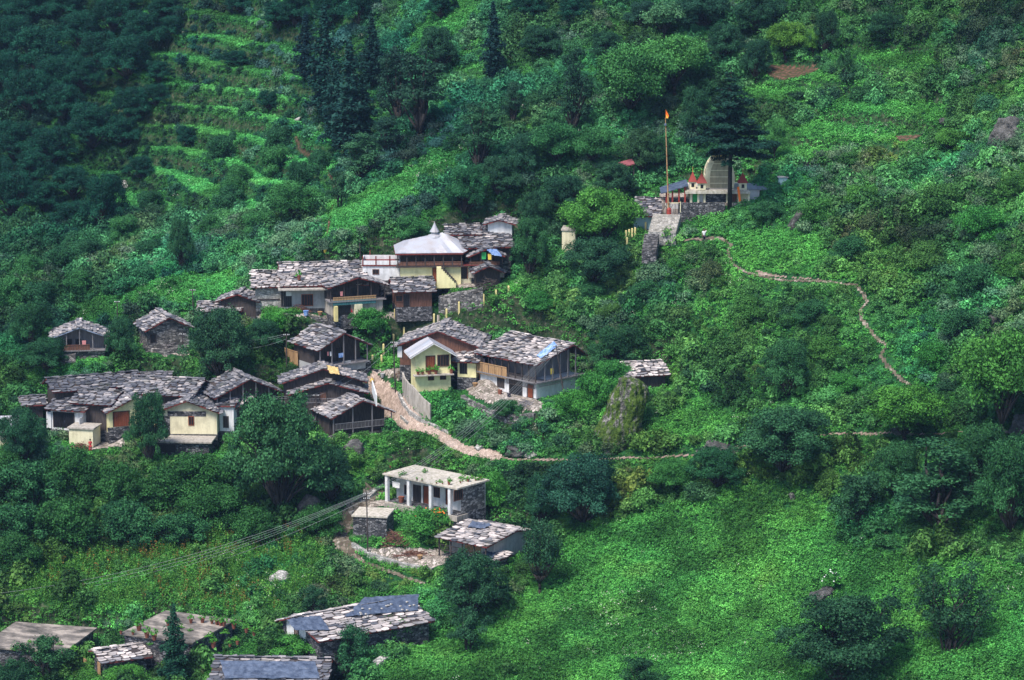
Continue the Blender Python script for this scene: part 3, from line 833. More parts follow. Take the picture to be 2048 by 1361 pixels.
# --- balcony house with gable
house('tealbalcony', 'G', (657,577), 116, 20, 18, 5.4, 3.3, 'gabled slate house with teal and tan balcony over yellow posts, upper row', wall='wood', low='concrete', h1=1.7, vd=1.3, bright=0.45,
      posts=('wood',5,1.7,0.05), keep=(656,548,775,634), 
      feats=[('boards','balcony_railing','p',666,593,752,600,'tanwood','wood',0.05), ('boards','balcony_skirt','p',666,600,752,609,'teal','wood',0.03),
             ('win','window','g',704,575,716,588,'wood'), ('win','window','g',724,572,738,586,'wood'), ('door','door','f',676,612,700,634,'dark'), ('box','yellow_pier','f',667,612,673,642,'post','wood',0.6), ('box','yellow_pier','f',708,608,723,642,'cream','wood',0.4)])
house('brownshed', 'E', (786,585), 86, 9, 28, 0, 1.9, 'small brown plank barn with dark slate roof below the temple hall', D2=3.2, Db=1.6, wall='brown', bright=0.42, name='barn', cat='barn', keep=(780,555,872,619),
      feats=[('door','door','f',808,590,818,614,'dark'), ('win','window','f',792,592,804,603,'brown')])
house('whiteblock', 'F', (723,533), 78, 0, 0, 4.0, 1.75, 'white flat roofed block with red trimmed parapet beside the temple hall', wall='white', roof='redtrim', ov=0.12, name='flat_roofed_block', cat='building', keep=(723,515,800,562),
      feats=[('win','window','f',746,540,757,548,'brown')])
hw = HOUSES['whiteblock']
mb = MB()
mb.box(0.02, hw.W-0.02, 0.0, 0.14, hw.H+0.163, hw.H+0.62); mb.box(0.02, 0.14, 0.143, hw.D, hw.H+0.163, hw.H+0.62); mb.box(hw.W-0.14, hw.W-0.02, 0.143, hw.D, hw.H+0.163, hw.H+0.62); mb.box(0.143, hw.W-0.143, hw.D-0.14, hw.D, hw.H+0.163, hw.H+0.62)
mb.build('parapet', M['white'], hw.root)
for x, y in ((0.08,-0.03),(1.55,-0.03),(3.1,-0.03),(0.7,3.95)):
    mb = MB(); mb.box(x, x+0.14, y, y+0.13, hw.H+0.165, hw.H+1.15); mb.build('parapet_post', M['redtrim'], hw.root)
# --- the temple hall with its hipped metal roof
def temple_hall():
    Y = None; yaw = rad(4)
    k = 17.7; W = 133/k; D = 6.2; H = 3.35
    p = fit_root((791,508), (0,0,H), yaw, (W/2, 0.5))
    r = empty('timber_hall', p, yaw, 'hall with hipped pale metal roof, spired cupola and dark timber gallery over cream walls', 'hall', 'houses of the village')
    hs = House(); hs.W=W; hs.D=D; hs.H=H; hs.yaw=yaw; hs.p=p; hs.root=r; hs.ov=0.55; hs.vd=0.0; hs.t='E'; HOUSES['hall']=hs
    PADS.append((p[0],p[1],math.cos(yaw),math.sin(yaw),0.0,W+3.0,0.0,D,p[2],1.5,2.2))
    h1 = 1.75
    mb = MB(); mb.box(0.55, W-0.2, 0.55, D-0.5, -0.8, h1-0.003); mb.build('lower_wall', M['yellow'], r)
    mb = MB(); mb.box(0.6, W-0.3, 1.5, D-0.5, h1+0.003, H+0.2); mb.build('upper_wall', M['wood'], r)
    mb = MB(); mb.box(0.1, W+0.1, 0.05, D-0.2, h1, h1+0.13); mb.build('gallery_floor', M['wood'], r)
    mb = MB(); E = [(-0.02,-0.02,H),(W+0.0,-0.02,H),(W+1.35,3.6,H+0.0),(W+1.35,D,H),(-0.02,D,H)]
    Rl = (0.9, 3.0, H+0.95); Rm = (W*0.50, 3.2, H+1.05); Rp = (W*0.72, 3.6, H+1.75)
    sheets(mb, E[0], E[1], Rp, Rl, 0.55)
    mb.add([E[0],E[1],Rp,Rl],[(0,1,2,3)],0,0.6)
    mb.add([E[1],E[2],Rp],[(0,1,2)],0,0.75); mb.add([E[2],E[3],Rp],[(0,1,2)],0,0.7); mb.add([E[3],E[4],Rl,Rp],[(0,1,2,3)],0,0.5); mb.add([E[4],E[0],Rl],[(0,1,2)],0,0.6)
    for i in range(7):     # standing seams on the right hip
        a = Vector(E[1]).lerp(Vector(E[2]), (i+0.5)/7); b = Vector(Rp)
        mb.tube(a+Vector((0,0,0.03)), a.lerp(b, 0.93)+Vector((0,0,0.03)), 0.025, 0.02, 4, 0, 0.3)
    mb.build('roof', M['metalroof'], r)
    mb = MB()
    for a, b in zip(E, E[1:]+E[:1]):
        a = Vector(a); b = Vector(b); n = (b-a).cross(Vector((0,0,1))).normalized()*0.03
        dn = Vector((0,0,-0.16)); e0 = Vector((0,0,-0.01))
        mb.hexa([a-n+dn,b-n+dn,b+n+dn,a+n+dn],[a-n+e0,b-n+e0,b+n+e0,a+n+e0])
    mb.build('fascia', M['redtrim'], r)
    for i in range(8):
        x = 0.25+(W-0.4)*i/7
        mb = MB(); mb.box(x-0.06, x+0.06, 0.14, 0.26, h1+0.13, H-0.1); mb.build('gallery_post', M['wood'], r)
    mb = MB(); mb.box(0.2, W, 0.16, 0.2, h1+0.55, h1+0.63); mb.box(0.2, W, 0.17, 0.21, h1+0.2, h1+0.5); mb.build('gallery_railing', M['brown'], r)
    cx_, cy_ = W*0.60, 3.4; z = H+1.3
    mb = MB(); mb.lathe([(0.35,z),(0.85,z+0.02),(0.75,z+0.22),(0.40,z+0.34),(0.36,z+0.62)], 12, cx_, cy_); cu = mb.build('cupola', M['metalroof'], r)
    mb = MB(); mb.lathe([(0.56,z+0.60),(0.52,z+0.68),(0.30,z+1.05),(0.04,z+1.62),(0.02,z+1.8)], 8, cx_, cy_); mb.build('spire', M['metalroof'], cu)
    for st in [('door','door','f',866,537,873,566,'redwood')]: feature(hs, *st)
    # outer stair
    s0, zz = face_uv(hs, 'f', 873, 566); s1, _ = face_uv(hs, 'f', 911, 566)
    mb = MB(); n = 8
    for i in range(n):
        x = s0+0.5+(s1-s0-0.5)*i/n; x2 = s0+0.5+(s1-s0-0.5)*(i+1)/n
        mb.box(x, x2-0.001, -0.55, 0.5, -0.5, h1*(1-(i+0.3)/n))
    mb.box(s0, s0+0.498, -0.55, 0.5, -0.5, h1+0.1)
    mb.build('stair', M['yellow'], r)
    mb = MB()
    for i in range(n):
        x = s0+0.5+(s1-s0-0.5)*i/n; x2 = s0+0.5+(s1-s0-0.5)*(i+1)/n
        mb.box(x-0.03, x2+0.05, -0.60, 0.5, h1*(1-(i+0.3)/n)+0.001, h1*(1-(i+0.3)/n)+0.07)
    mb.build('stair_tread', M['wood'], r)
    # right wing
    a0, _ = face_uv(hs, 'f', 918, 545); a1, _ = face_uv(hs, 'f', 962, 545)
    mb = MB(); mb.box(a0, a1, 0.9, 4.5, -0.7, h1+0.1); w_ = mb.build('side_wing', M['cream'], r)
    mb = MB(); mb.box(a0-0.1, a1+0.3, 0.2, 4.6, h1+0.103, h1+0.2); mb.build('wing_roof', M['redtrim'], r)
    hs.ov = 0.9
    feature(hs, 'door', 'door', 'f', 922, 535, 934, 558, 'dark', 'redwood'); feature(hs, 'door', 'door', 'f', 943, 534, 956, 556, 'redwood')
    hs.ov = 0.55
    KEEP.append((790,452,965,566,p[1]))
temple_hall()
# --- roofs behind the hall
house('topwhite', 'G', (967,449), 64, -4, 9, 4.0, 1.4, 'little white gable house at the very top of the roof cluster', wall='white', bright=0.45, keep=(967,438,1028,460))
house('slateslope', 'E', (925,497), 105, 10, 42, 0, 1.5, 'steep dark slate roofs stepping down behind the metal hall roof', D2=5.6, Db=1.5, wall='wood', bright=0.4, keep=(930,455,1030,500))
house('pottedroof', 'E', (892,470), 72, 4, 20, 0, 1.6, 'low slate roof with a row of stakes, left of the little white gable', D2=3.2, Db=1.0, wall='stone', bright=0.45, keep=(890,448,960,470))
house('bluetarphouse', 'G', (936,514), 74, 4, 15, 3.6, 1.9, 'small balcony house with blue tarpaulin on its gable, right of the hall', wall='wood', vd=0.8, bright=0.35, keep=(935,494,1008,530),
      posts=('wood',4,0,0.05), feats=[('boards','balcony_railing','p',938,524,1000,531,'brown','wood',0.05)])
house('darkshed', 'G', (946,547), 64, 8, 14, 3.4, 1.7, 'black timber shed with crooked slate roof over stacked firewood', wall='wood', bright=0.3, name='shed', cat='shed', vd=0.6, keep=(946,528,1012,562))
# --- sheds at the right and below
house('rightshed', 'E', (1250,754), 92, 14, 27, 0, 1.5, 'small pale slate roofed shed above the mossy boulder', D2=3.0, Db=1.2, wall='wood', bright=0.72, name='shed', cat='shed', keep=(1239,724,1342,772), pad=0.6)
house('lower', 'E', (871,1074), 103, -38, 33, 0, 2.0, 'slate roofed farmhouse with pale end wall, next to the vase shaped tree', D2=4.9, Db=3.2, wall='grey', vd=1.2, bright=0.70, slate=(0.44,0.5,1.15),
      posts=('wood',5,0,0.06), keep=(871,1040,1050,1112),
      feats=[('boards','tan_boards','g',930,1085,962,1108,'tanwood','wood',0.05), ('rail','front_railing','p',880,1096,960,1108,'wood','wood',0.03)])
house('lowannex', 'E', (951,1115), 44, -36, 12, 0, 1.0, 'tiny slate lean-to at the foot of the slate farmhouse', D2=2.4, Db=0.3, wall='stone', bright=0.75, slate=(0.45,0.5,1.0), name='lean_to', cat='shed', keep=(950,1100,1030,1126), pad=0.3)
house('stonehut', 'F', (703,1034), 72, -10, 0, 3.6, 2.2, 'dark stone hut with flat slab roof beside the bend of the lower path', wall='darkstone', roof='slab', ov=0.12, name='stone_hut', cat='hut', keep=(690,1015,805,1090))
# --- bottom left
house('tarproof', 'E', (637,1284), 226, 33, 49, 0, 2.2, 'long slate house half covered by dark blue tarpaulin, at the bottom of the photo', D2=5.0, Db=3.2, wall='darkstone', bright=0.66, slate=(0.44,0.5,1.15), keep=(525,1188,862,1268),
      feats=[('box','limewashed_end','l',574,1247,612,1288,'white','wood',0.03),('door','door','l',590,1258,598,1282,'brown')])
house('potroof', 'F', (240,1270), 150, -24, 0, 8.5, 2.3, 'wide flat roofed house rimmed with potted plants, bottom left', wall='darkstone', roof='oldslab', ov=0.3, name='flat_roofed_house', keep=(240,1243,512,1300))
house('slatehut', 'E', (206,1327), 92, 26, 26, 0, 1.9, 'small slate roofed hut framed in orange timber, bottom left', D2=2.8, Db=1.6, wall='darkstone', bright=0.7, slate=(0.42,0.45,1.05), name='hut', cat='hut', keep=(165,1285,300,1355),
      feats=[('box','orange_timber_frame','m',168,1318,173,1352,'tanwood','wood',0.05),('box','orange_timber_frame','m',196,1326,201,1358,'tanwood','wood',0.05),('box','orange_timber_frame','m',168,1348,201,1352,'tanwood','wood',0.05)])
house('greyflat', 'F', (-40,1296), 170, -14, 0, 8.5, 2.2, 'grey flat roofed house in the bottom left corner', wall='darkstone', roof='oldslab', ov=0.3, name='flat_roofed_house', keep=(0,1273,193,1312))
house('bottom', 'E', (415,1372), 235, -4, 58, 0, 2.0, 'slate roof under blue-grey sheets, cut off by the bottom edge', D2=4.6, Db=3.0, wall='stone', bright=0.4, slate=(0.42,0.45,1.05), keep=(417,1315,650,1345))
house('leftedge', 'E', (-60,868), 108, 5, 34, 0, 2.0, 'house with pale metal roof cut by the left edge of the photo', D2=3.5, Db=2.5, wall='cream', roof='metal', keep=(0,832,45,890))
# --- by the temple stairs
# --- laid over roofs
tarp(HOUSES['big'], 0, [(1073,712),(1082,718),(1116,694),(1108,684)], M['bluetarp'], 'crumpled bright blue tarpaulin on the pale slate roof of the big balcony house')
tarp(HOUSES['wideback'], 1, [(652,731),(659,748),(679,750),(676,737)], M['yellowtarp'], 'yellow tarpaulin across the ridge of the wide slate roof')
tarp(HOUSES['tarproof'], 0, [(690,1235),(835,1222),(838,1190),(730,1196)], M['tarp'], 'large dark blue tarpaulin over the right half of the bottom slate roof')
tarp(HOUSES['tarproof'], 0, [(590,1262),(660,1262),(640,1232),(572,1240)], M['tarp'], 'smaller dark blue tarpaulin at the left end of the bottom slate roof')
tarp(HOUSES['lower'], 0, [(935,1056),(968,1058),(985,1050),(944,1044)], M['tarp'], 'dark plastic sheet along the ridge of the farmhouse beside the vase shaped tree')
tarp(HOUSES['lowannex'], 0, [(962,1116),(985,1117),(992,1106),(972,1103)], M['tarp'], 'dark sheet on the tiny slate lean-to')
tarp(HOUSES['bluetarphouse'], 1, [(972,501),(985,512),(1004,514),(992,499)], M['bluetarp'], 'pale blue tarpaulin on the small gable right of the hall')
tarp(HOUSES['bottom'], 0, [(450,1358),(640,1358),(630,1325),(440,1322)], M['tarp'], 'blue-grey sheet over the roof at the bottom edge')

def wpt(px, py, Y):
    d = ray(px, py); return CAM+d*(Y/d[1])
gt = ground_at(1357, 444)
TO = wpt(1400, 406, gt[1]+0.6)
TK = F_PX/np.linalg.norm(TO-CAM)
house('stairhouse', 'E', (1258,431), 60, -14, 34, 0, 1.7, 'slate house with pale blue wall at the foot of the temple', D2=4.2, Db=1.5, wall='cyan', bright=0.44, keep=(1256,396,1324,466), Y=TO[1]-0.5)
house('creamfragment', 'F', (1122,462), 30, -6, 0, 3.0, 2.6, 'narrow cream building glimpsed between the trees left of the round tree', wall='cream', roof='concrete', ov=0.1, name='building', cat='building', keep=(1100,455,1135,505))
PADS.append((TO[0], TO[1], 1.0, 0.0, (1328-1400)/TK, (1515-1400)/TK, 1.0, 8.0, TO[2]-0.1, 0.0, 0.9))
KEEP.append((1360,308,1520,412,TO[1])); KEEP.append((1322,380,1450,446,TO[1]-1)); KEEP.append((1284,426,1360,500,TO[1]-6)); KEEP.append((1326,220,1342,430,TO[1]-2)); KEEP.append((1528,325,1640,378,TO[1]-2))
KEEP.append((1205,755,1285,858,gt[1]-14)); KEEP.append((1400,455,1418,490,gt[1])); KEEP.append((735,670,815,745,322)); KEEP.append((800,750,870,860,318)); KEEP.append((755,1060,850,1110,291)); KEEP.append((880,585,968,620,328)); KEEP.append((1230,316,1262,340,345))
# ------------------------------------------------------------------ level the ground under the houses, then lay it out
def apply_pads():
    global HB
    HF = HB.copy()
    for (px_, py_, c, s, x0, x1, y0, y1, z, m, bl) in sorted(PADS, key=lambda q: -q[1]):
        R_ = max(x1-x0, y1-y0)+6
        i0 = max(0, int((px_-R_-GX0)/GS)); i1 = min(len(gx), int((px_+R_+x1-GX0)/GS)); j0 = max(0, int((py_-R_-GY0)/GS)); j1 = min(len(gy), int((py_+R_+y1-GY0)/GS))
        X = XX[j0:j1, i0:i1]-px_; Y = YY[j0:j1, i0:i1]-py_
        lx = c*X+s*Y; ly = -s*X+c*Y
        dx = np.maximum(np.maximum(x0-m-lx, lx-x1-m), 0); dy = np.maximum(np.maximum(y0-m-ly, ly-y1-m*0.6), 0)
        d = np.sqrt(dx*dx+dy*dy); wgt = np.clip(1-d/bl, 0, 1); wgt = wgt*wgt*(3-2*wgt)
        HF[j0:j1, i0:i1] = HF[j0:j1, i0:i1]*(1-wgt)+z*wgt
    return HF
HF = apply_pads()
def H1(x, y): return bil(HF, GX0, GY0, GS, np.asarray(x, float), np.asarray(y, float))
PXF, PYF, _ = proj(XX, YY, HF)
def build_ground():
    ny, nx = XX.shape
    V = np.stack([XX.ravel(), YY.ravel(), HF.ravel()], 1)
    i = np.arange(nx-1); j = np.arange(ny-1)
    a = (j[:,None]*nx+i[None]).ravel()
    Fq = np.stack([a, a+1, a+nx+1, a+nx], 1)
    me = mesh_np('ground', V, Fq, M['ground'], smooth=True)
    o = bpy.data.objects.new('ground', me); COL.objects.link(o); tag(o, kind='structure')
    # the land beyond, coarse, so that the hill carries on past the frame
    cxs = np.concatenate([np.arange(-700,-150,25), [-150]]); 
    V = []; F_ = []
    def strip(xs, ys, nm):
        X, Y = np.meshgrid(xs, ys); Z = bil(HC, cx[0], cy[0], 4.0, np.clip(X, GX0, GX1), np.clip(Y, GY0, GY1))-0.3
        Z = Z+np.maximum(Y-GY1, 0)*0.45+np.where(X < GX0, (GX0-X)*0.05, 0)+np.where(X > GX1, (X-GX1)*0.30, 0)-np.maximum(GY0-Y, 0)*0.30
        n0 = len(xs); k = np.arange(n0-1); l = np.arange(len(ys)-1); q = (l[:,None]*n0+k[None]).ravel()
        V.append(np.stack([X.ravel(), Y.ravel(), Z.ravel()], 1)); off = sum(len(v) for v in V[:-1])
        F_.append(np.stack([q, q+1, q+n0+1, q+n0], 1)+off)
    strip(np.linspace(-700, GX0, 30), np.linspace(60, 1000, 60), 'w'); strip(np.linspace(GX1, 700, 30), np.linspace(60, 1000, 60), 'e')
    strip(np.linspace(GX0, GX1, 30), np.linspace(GY1, 1000, 30), 'n'); strip(np.linspace(GX0, GX1, 30), np.linspace(60, GY0, 12), 's')
    me = mesh_np('terrain', np.concatenate(V), np.concatenate(F_), M['ground'], smooth=True)
    o = bpy.data.objects.new('terrain', me); COL.objects.link(o); tag(o, kind='structure')
build_ground()

NOVEG = []   # world polygons / polylines kept free of plants: functions of (x, y, px, py) -> bool
def patch(name, test, x0, x1, y0, y1, m, step=0.25, lift=0.07, label=None):
    xs = np.arange(x0, x1, step); ys = np.arange(y0, y1, step)
    X, Y = np.meshgrid(xs, ys); Z = H1(X, Y)+lift
    px, py, _ = proj(X, Y, Z)
    ins = test(X, Y, px, py)
    cell = ins[:-1,:-1] & ins[1:,:-1] & ins[:-1,1:] & ins[1:,1:]
    if not cell.any(): print('empty patch', name); return
    nx = len(xs); jj, ii = np.nonzero(cell); a = jj*nx+ii
    Fq = np.stack([a, a+1, a+nx+1, a+nx], 1)
    used, inv = np.unique(Fq.ravel(), return_inverse=True)
    V = np.stack([X.ravel(), Y.ravel(), Z.ravel()], 1)[used]
    me = mesh_np(name, V, inv.reshape(-1, 4), m, smooth=True)
    o = bpy.data.objects.new(name, me); COL.objects.link(o); tag(o, kind='structure')
    return o
def yard(poly, m='paving', name='stone_yard', lift=0.07):
    pts = np.array([ground_at(*p, Hf=H1) for p in poly]); e = 1.0
    def test(X, Y, px, py):
        n = fbm(X*1.5, Y*1.5, 2, 9)*7
        return inpoly(px+n, py+n*0.5, poly) & (Y > pts[:,1].min()-4) & (Y < pts[:,1].max()+4)
    patch(name, test, pts[:,0].min()-e, pts[:,0].max()+e, pts[:,1].min()-e-2, pts[:,1].max()+e+2, M[m], lift=lift)
    NOVEG.append(('poly', poly, 2.0))
def pdist(X, Y, pts):
    d = np.full(np.shape(X), 1e9)
    for a, b in zip(pts[:-1], pts[1:]):
        vx, vy = b[0]-a[0], b[1]-a[1]; L = vx*vx+vy*vy+1e-9
        t = np.clip(((X-a[0])*vx+(Y-a[1])*vy)/L, 0, 1)
        d = np.minimum(d, np.hypot(X-a[0]-t*vx, Y-a[1]-t*vy))
    return d
PATHS = []
def trail(line, width, m, name='footpath', lift=0.08):
    pts = [ground_at(*p, Hf=H1) for p in line]
    fine = []
    for a, b in zip(pts[:-1], pts[1:]): fine += [a*(1-t)+b*t for t in np.linspace(0, 1, 5)[:-1]]
    fine.append(pts[-1]); A = np.array(fine)
    PATHS.append((A, width))
    def test(X, Y, px, py): return pdist(X, Y, A) < width*(1+0.5*fbm(X*1.3, Y*1.3, 2, 17))
    patch(name, test, A[:,0].min()-2, A[:,0].max()+2, A[:,1].min()-2, A[:,1].max()+2, M[m], step=0.2, lift=lift)
# stone path down from the village
trail([(748,770),(772,790),(790,815),(812,838),(842,858),(870,866),(895,880),(915,893)], 0.85, 'pavepink', 'stone_path')
trail([(905,890),(930,900),(960,907),(990,914)], 0.8, 'pavepink', 'stone_path')
trail([(985,914),(1060,921),(1130,921),(1200,921),(1290,918),(1380,912),(1440,903),(1500,892),(1600,876),(1700,868),(1800,866),(1960,866),(2048,868)], 0.24, 'earth')
trail([(1395,480),(1440,478),(1462,490),(1455,507),(1462,525),(1480,541),(1510,552),(1550,560),(1600,563),(1660,565),(1712,572),(1726,588),(1733,605),(1722,620),(1724,640),(1738,660),(1752,678),(1772,690),(1762,712),(1775,735),(1800,758),(1825,775),(1845,785)], 0.31, 'rubble')
trail([(765,985),(735,1000),(708,1025),(690,1050),(684,1075),(695,1100),(722,1122),(760,1138),(800,1152),(848,1168)], 0.34, 'rubble')
trail([(745,992),(714,1020),(690,1045),(680,1068),(684,1090),(700,1106)], 0.95, 'rubble')
trail([(592,275),(600,300),(625,318),(650,338),(665,362),(672,395),(663,420),(655,470)], 0.22, 'darkearth')
# yards and terraces
yard([(560,628),(600,626),(660,628),(745,634),(735,642),(672,655),(600,636)], 'paving')
yard([(500,628),(556,622),(556,645),(500,640)], 'paving')
yard([(745,622),(880,628),(880,646),(760,642)], 'paving')
yard([(735,738),(815,735),(818,752),(800,764),(740,748)], 'paving')
yard([(925,762),(990,756),(1090,806),(1082,828),(1000,825),(935,790)], 'paving')
yard([(874,568),(965,560),(958,575),(870,580)], 'paving')
yard([(708,1092),(880,1095),(905,1120),(870,1140),(800,1128),(740,1110)], 'paving')
yard([(285,690),(382,700),(380,718),(330,714),(285,700)], 'paving')
yard([(175,875),(250,870),(255,895),(170,900)], 'paving')
yard([(700,1018),(790,1015),(770,1000),(720,1003)], 'paving')
yard([(1290,430),(1340,400),(1440,400),(1440,410),(1340,430)], 'paving')
yard([(1360,479),(1430,473),(1440,478),(1360,485)], 'earth', 'bare_ground')
yard([(1290,462),(1300,430),(1345,428),(1340,466)], 'paving')
NOVEG.append(('poly', [(1470,505),(1660,552),(1620,572),(1500,552)], 0.0))
yard([(1500,536),(1560,549),(1640,557),(1640,563),(1520,553)], 'earth', 'bare_ground')
yard([(1785,272),(1850,266),(1835,280),(1800,284)], 'darkearth', 'bare_ground')
yard([(1530,130),(1630,125),(1650,138),(1560,165),(1530,150)], 'darkearth', 'bare_ground')
# ------------------------------------------------------------------ foliage kit
def leaf_quads(P_, N_, size, rng, asp=0.6, jit=0.6):
    n = len(P_)
    N_ = N_+rng.normal(0, jit, (n,3)); N_ /= np.linalg.norm(N_, axis=1)[:,None]+1e-9
    T = rng.normal(0, 1, (n,3)); T -= N_*(T*N_).sum(1)[:,None]; T /= np.linalg.norm(T, axis=1)[:,None]+1e-9
    B_ = np.cross(N_, T)
    s = (size*rng.uniform(0.6, 1.35, n))[:,None]
    V = np.stack([P_-T*s, P_+B_*s*asp-N_*s*0.15, P_+T*s, P_-B_*s*asp-N_*s*0.15], 1).reshape(-1, 3)
    return V
def blob_pts(c, r, n, rng, low=-0.55, inner=0.6):
    d = rng.normal(0, 1, (n*2,3)); d /= np.linalg.norm(d, axis=1)[:,None]
    d = d[d[:,2] > low][:n]
    rr = rng.uniform(inner*0.8, 1.05, len(d))**0.7
    st = rng.random(len(d)) < 0.22
    rr = np.where(st, rng.uniform(1.0, 1.45, len(d)), rr)*(1+0.22*np.sin(d[:,0]*5+rng.uniform(0,6))*np.sin(d[:,1]*6+rng.uniform(0,6)))
    return np.asarray(c)+d*rr[:,None]*np.asarray(r), d
def crown_mesh(name, blobs, m, leaf, rng, per=1.0, asp=0.6, jit=0.6, extra_up=0.3, low=-0.55):
    Ps, Ns, L = [], [], []
    for c, r in blobs:
        r = np.asarray(r, float) if np.ndim(r) else np.array([r, r, r*0.75])
        n = int(per*8*(r[0]*r[1]+r[0]*r[2]+r[1]*r[2])/3/(leaf*leaf)*0.9)
        p, d = blob_pts(c, r, max(n, 12), rng, low)
        Ps.append(p); nn = d.copy(); nn[:,2] += extra_up; Ns.append(nn)
        L.append(np.clip(rng.normal(rng.uniform(0.2, 0.78), 0.2, len(p)), 0, 1))
    P_ = np.concatenate(Ps); V = leaf_quads(P_, np.concatenate(Ns), leaf, rng, asp, jit)
    Fq = np.arange(len(V)).reshape(-1, 4)
    return mesh_np(name, V, Fq, m, np.concatenate(L))
def limb_mesh(name, segs):
    mb = MB()
    for pts, rs in segs: mb.path(pts, rs, 5)
    me = bpy.data.meshes.new(name); me.from_pydata(mb.v, [], mb.f); me.materials.append(M['bark'])
    me.polygons.foreach_set('use_smooth', np.ones(len(mb.f), dtype=bool)); me.update()
    return me
def curve_to(a, b, rng, r0, r1, n=4, sag=0.12):
    a, b = np.array(a, float), np.array(b, float); L = np.linalg.norm(b-a)
    pts = [a+(b-a)*t+rng.normal(0, sag*L*0.25, 3)*(0 if t in (0, 1) else 1)+np.array([0,0,L*0.08*math.sin(math.pi*t)]) for t in np.linspace(0, 1, n)]
    return [tuple(p) for p in pts], list(np.linspace(r0, r1, n))

SPEC = {}     # kind -> list of (crown mesh, trunk mesh, width, height)
def reg(kind, crown, trunk, w, h): SPEC.setdefault(kind, []).append((crown, trunk, w, h))
def mk_broad(kind, m, seed, W=6, Hh=6, nb=42, leaf=0.21, base=0.28, rb=(0.75, 1.25), open_=0.0, flat_=0.8, ntr=1, lean=0.05):
    rng = np.random.default_rng(seed)
    blobs = []; segs = []
    cz = Hh*(base+1)/2; rz_ = Hh*(1-base)/2; R_ = W/2
    for i in range(nb):
        d = rng.normal(0, 1, 3); d /= np.linalg.norm(d)
        if d[2] < -0.75: d[2] *= -1
        q = rng.uniform(0.55, 0.9) if i > nb*0.2 else rng.uniform(0.05, 0.5)
        rr = rng.uniform(*rb)
        wob = 1+0.22*math.sin(3*math.atan2(d[1], d[0])+seed)+0.15*math.sin(5*d[2]+seed*2)
        c = np.array([d[0]*(R_-rr*0.55)*q*wob*1.1, d[1]*(R_-rr*0.55)*q*wob*1.1, cz+d[2]*(rz_-rr*0.4)*q*1.1])
        if rng.random() < open_: continue
        blobs.append((c, (rr, rr, rr*flat_)))
    forks = [np.array([rng.normal(0, lean*W), rng.normal(0, lean*W), Hh*base*rng.uniform(0.7, 1.1)]) for _ in range(ntr)]
    for f in forks: segs.append(curve_to((rng.normal(0, 0.05*ntr), rng.normal(0, 0.05*ntr), -0.4), f, rng, 0.20/ntr**0.5*Hh/6, 0.14/ntr**0.5*Hh/6))
    for k, (c, r) in enumerate(blobs):
        if k % 2 == 0 or len(blobs) < 26: segs.append(curve_to(forks[k % ntr], c, rng, 0.08*Hh/6, 0.02))
    reg(kind, crown_mesh('crown', blobs, M[m], leaf, rng), limb_mesh('trunk', segs), W, Hh)
for s in range(4): mk_broad('broad', 'leaf', 100+s, W=8, Hh=8, nb=62, leaf=0.115, rb=(0.7,1.25))
for s in range(3): mk_broad('round', 'leaf', 120+s, W=8, Hh=7, nb=100, base=0.06, rb=(0.75, 1.2), leaf=0.11)
for s in range(5): mk_broad('dark', 'leafdark', 140+s, W=9, Hh=8.5, nb=105, base=0.08, rb=(0.35, 1.15), leaf=0.11)
for s in range(5): mk_broad('oak', 'leafdark', 160+s, W=4.6, Hh=10, nb=56, base=0.04, rb=(0.4, 0.8), open_=0.18, leaf=0.11, flat_=0.7)
for s in range(3): mk_broad('column', 'needle', 180+s, W=3, Hh=9, nb=34, base=0.1, rb=(0.5, 0.8), leaf=0.12)
for s in range(3): mk_broad('sparse', 'leafdark', 190+s, W=5, Hh=5, nb=46, base=0.15, rb=(0.35, 0.6), open_=0.25, leaf=0.10, ntr=3, flat_=0.9)
for s in range(3): mk_broad('pale', 'leafpale', 200+s, W=5, Hh=5, nb=44, base=0.2, rb=(0.5, 0.9), leaf=0.12)
for s in range(6): mk_broad('mound', 'leaf', 240+s, W=6, Hh=4.2, nb=60, base=-0.12, rb=(0.45, 1.1), leaf=0.11, flat_=0.75)
for s in range(4): mk_broad('darkmound', 'leafdark', 250+s, W=6, Hh=4.6, nb=56, base=-0.1, rb=(0.45, 1.05), leaf=0.11, flat_=0.8)
def mk_vase(seed, m='leafdark'):
    rng = np.random.default_rng(seed); W = 6; Hh = 8; blobs = []; segs = []
    n = 22
    for i in range(n):
        a = 2*math.pi*i/n*3.1+rng.normal(0, 0.2); rr = rng.uniform(0.1, 1)**0.7
        top = np.array([math.cos(a)*rr*2.5, math.sin(a)*rr*2.5, Hh*(1-0.28*rr*rr)*rng.uniform(0.86, 1)])
        b = np.array([math.cos(a)*0.10, math.sin(a)*0.10, 1.3])
        mid = np.array([math.cos(a)*rr*1.9, math.sin(a)*rr*1.9, 3.4])
        segs.append(([tuple(b), tuple((b+mid)/2+np.array([0,0,-0.15])), tuple(mid), tuple(top)], [0.10, 0.08, 0.06, 0.02]))
        for t in np.linspace(0.15, 1, 7):
            p = mid*(1-t)+top*t+rng.normal(0, 0.22, 3)
            blobs.append((p, (rng.uniform(0.3, 0.5),)*2+(rng.uniform(0.45, 0.8),)))
    segs.append(([(0,0,-0.4),(0.03,0,0.6),(0,0,1.5)], [0.2,0.17,0.15]))
    reg('vase', crown_mesh('crown', blobs, M[m], 0.10, rng, per=0.36), limb_mesh('trunk', segs), W, Hh)
for s in range(2): mk_vase(220+s)
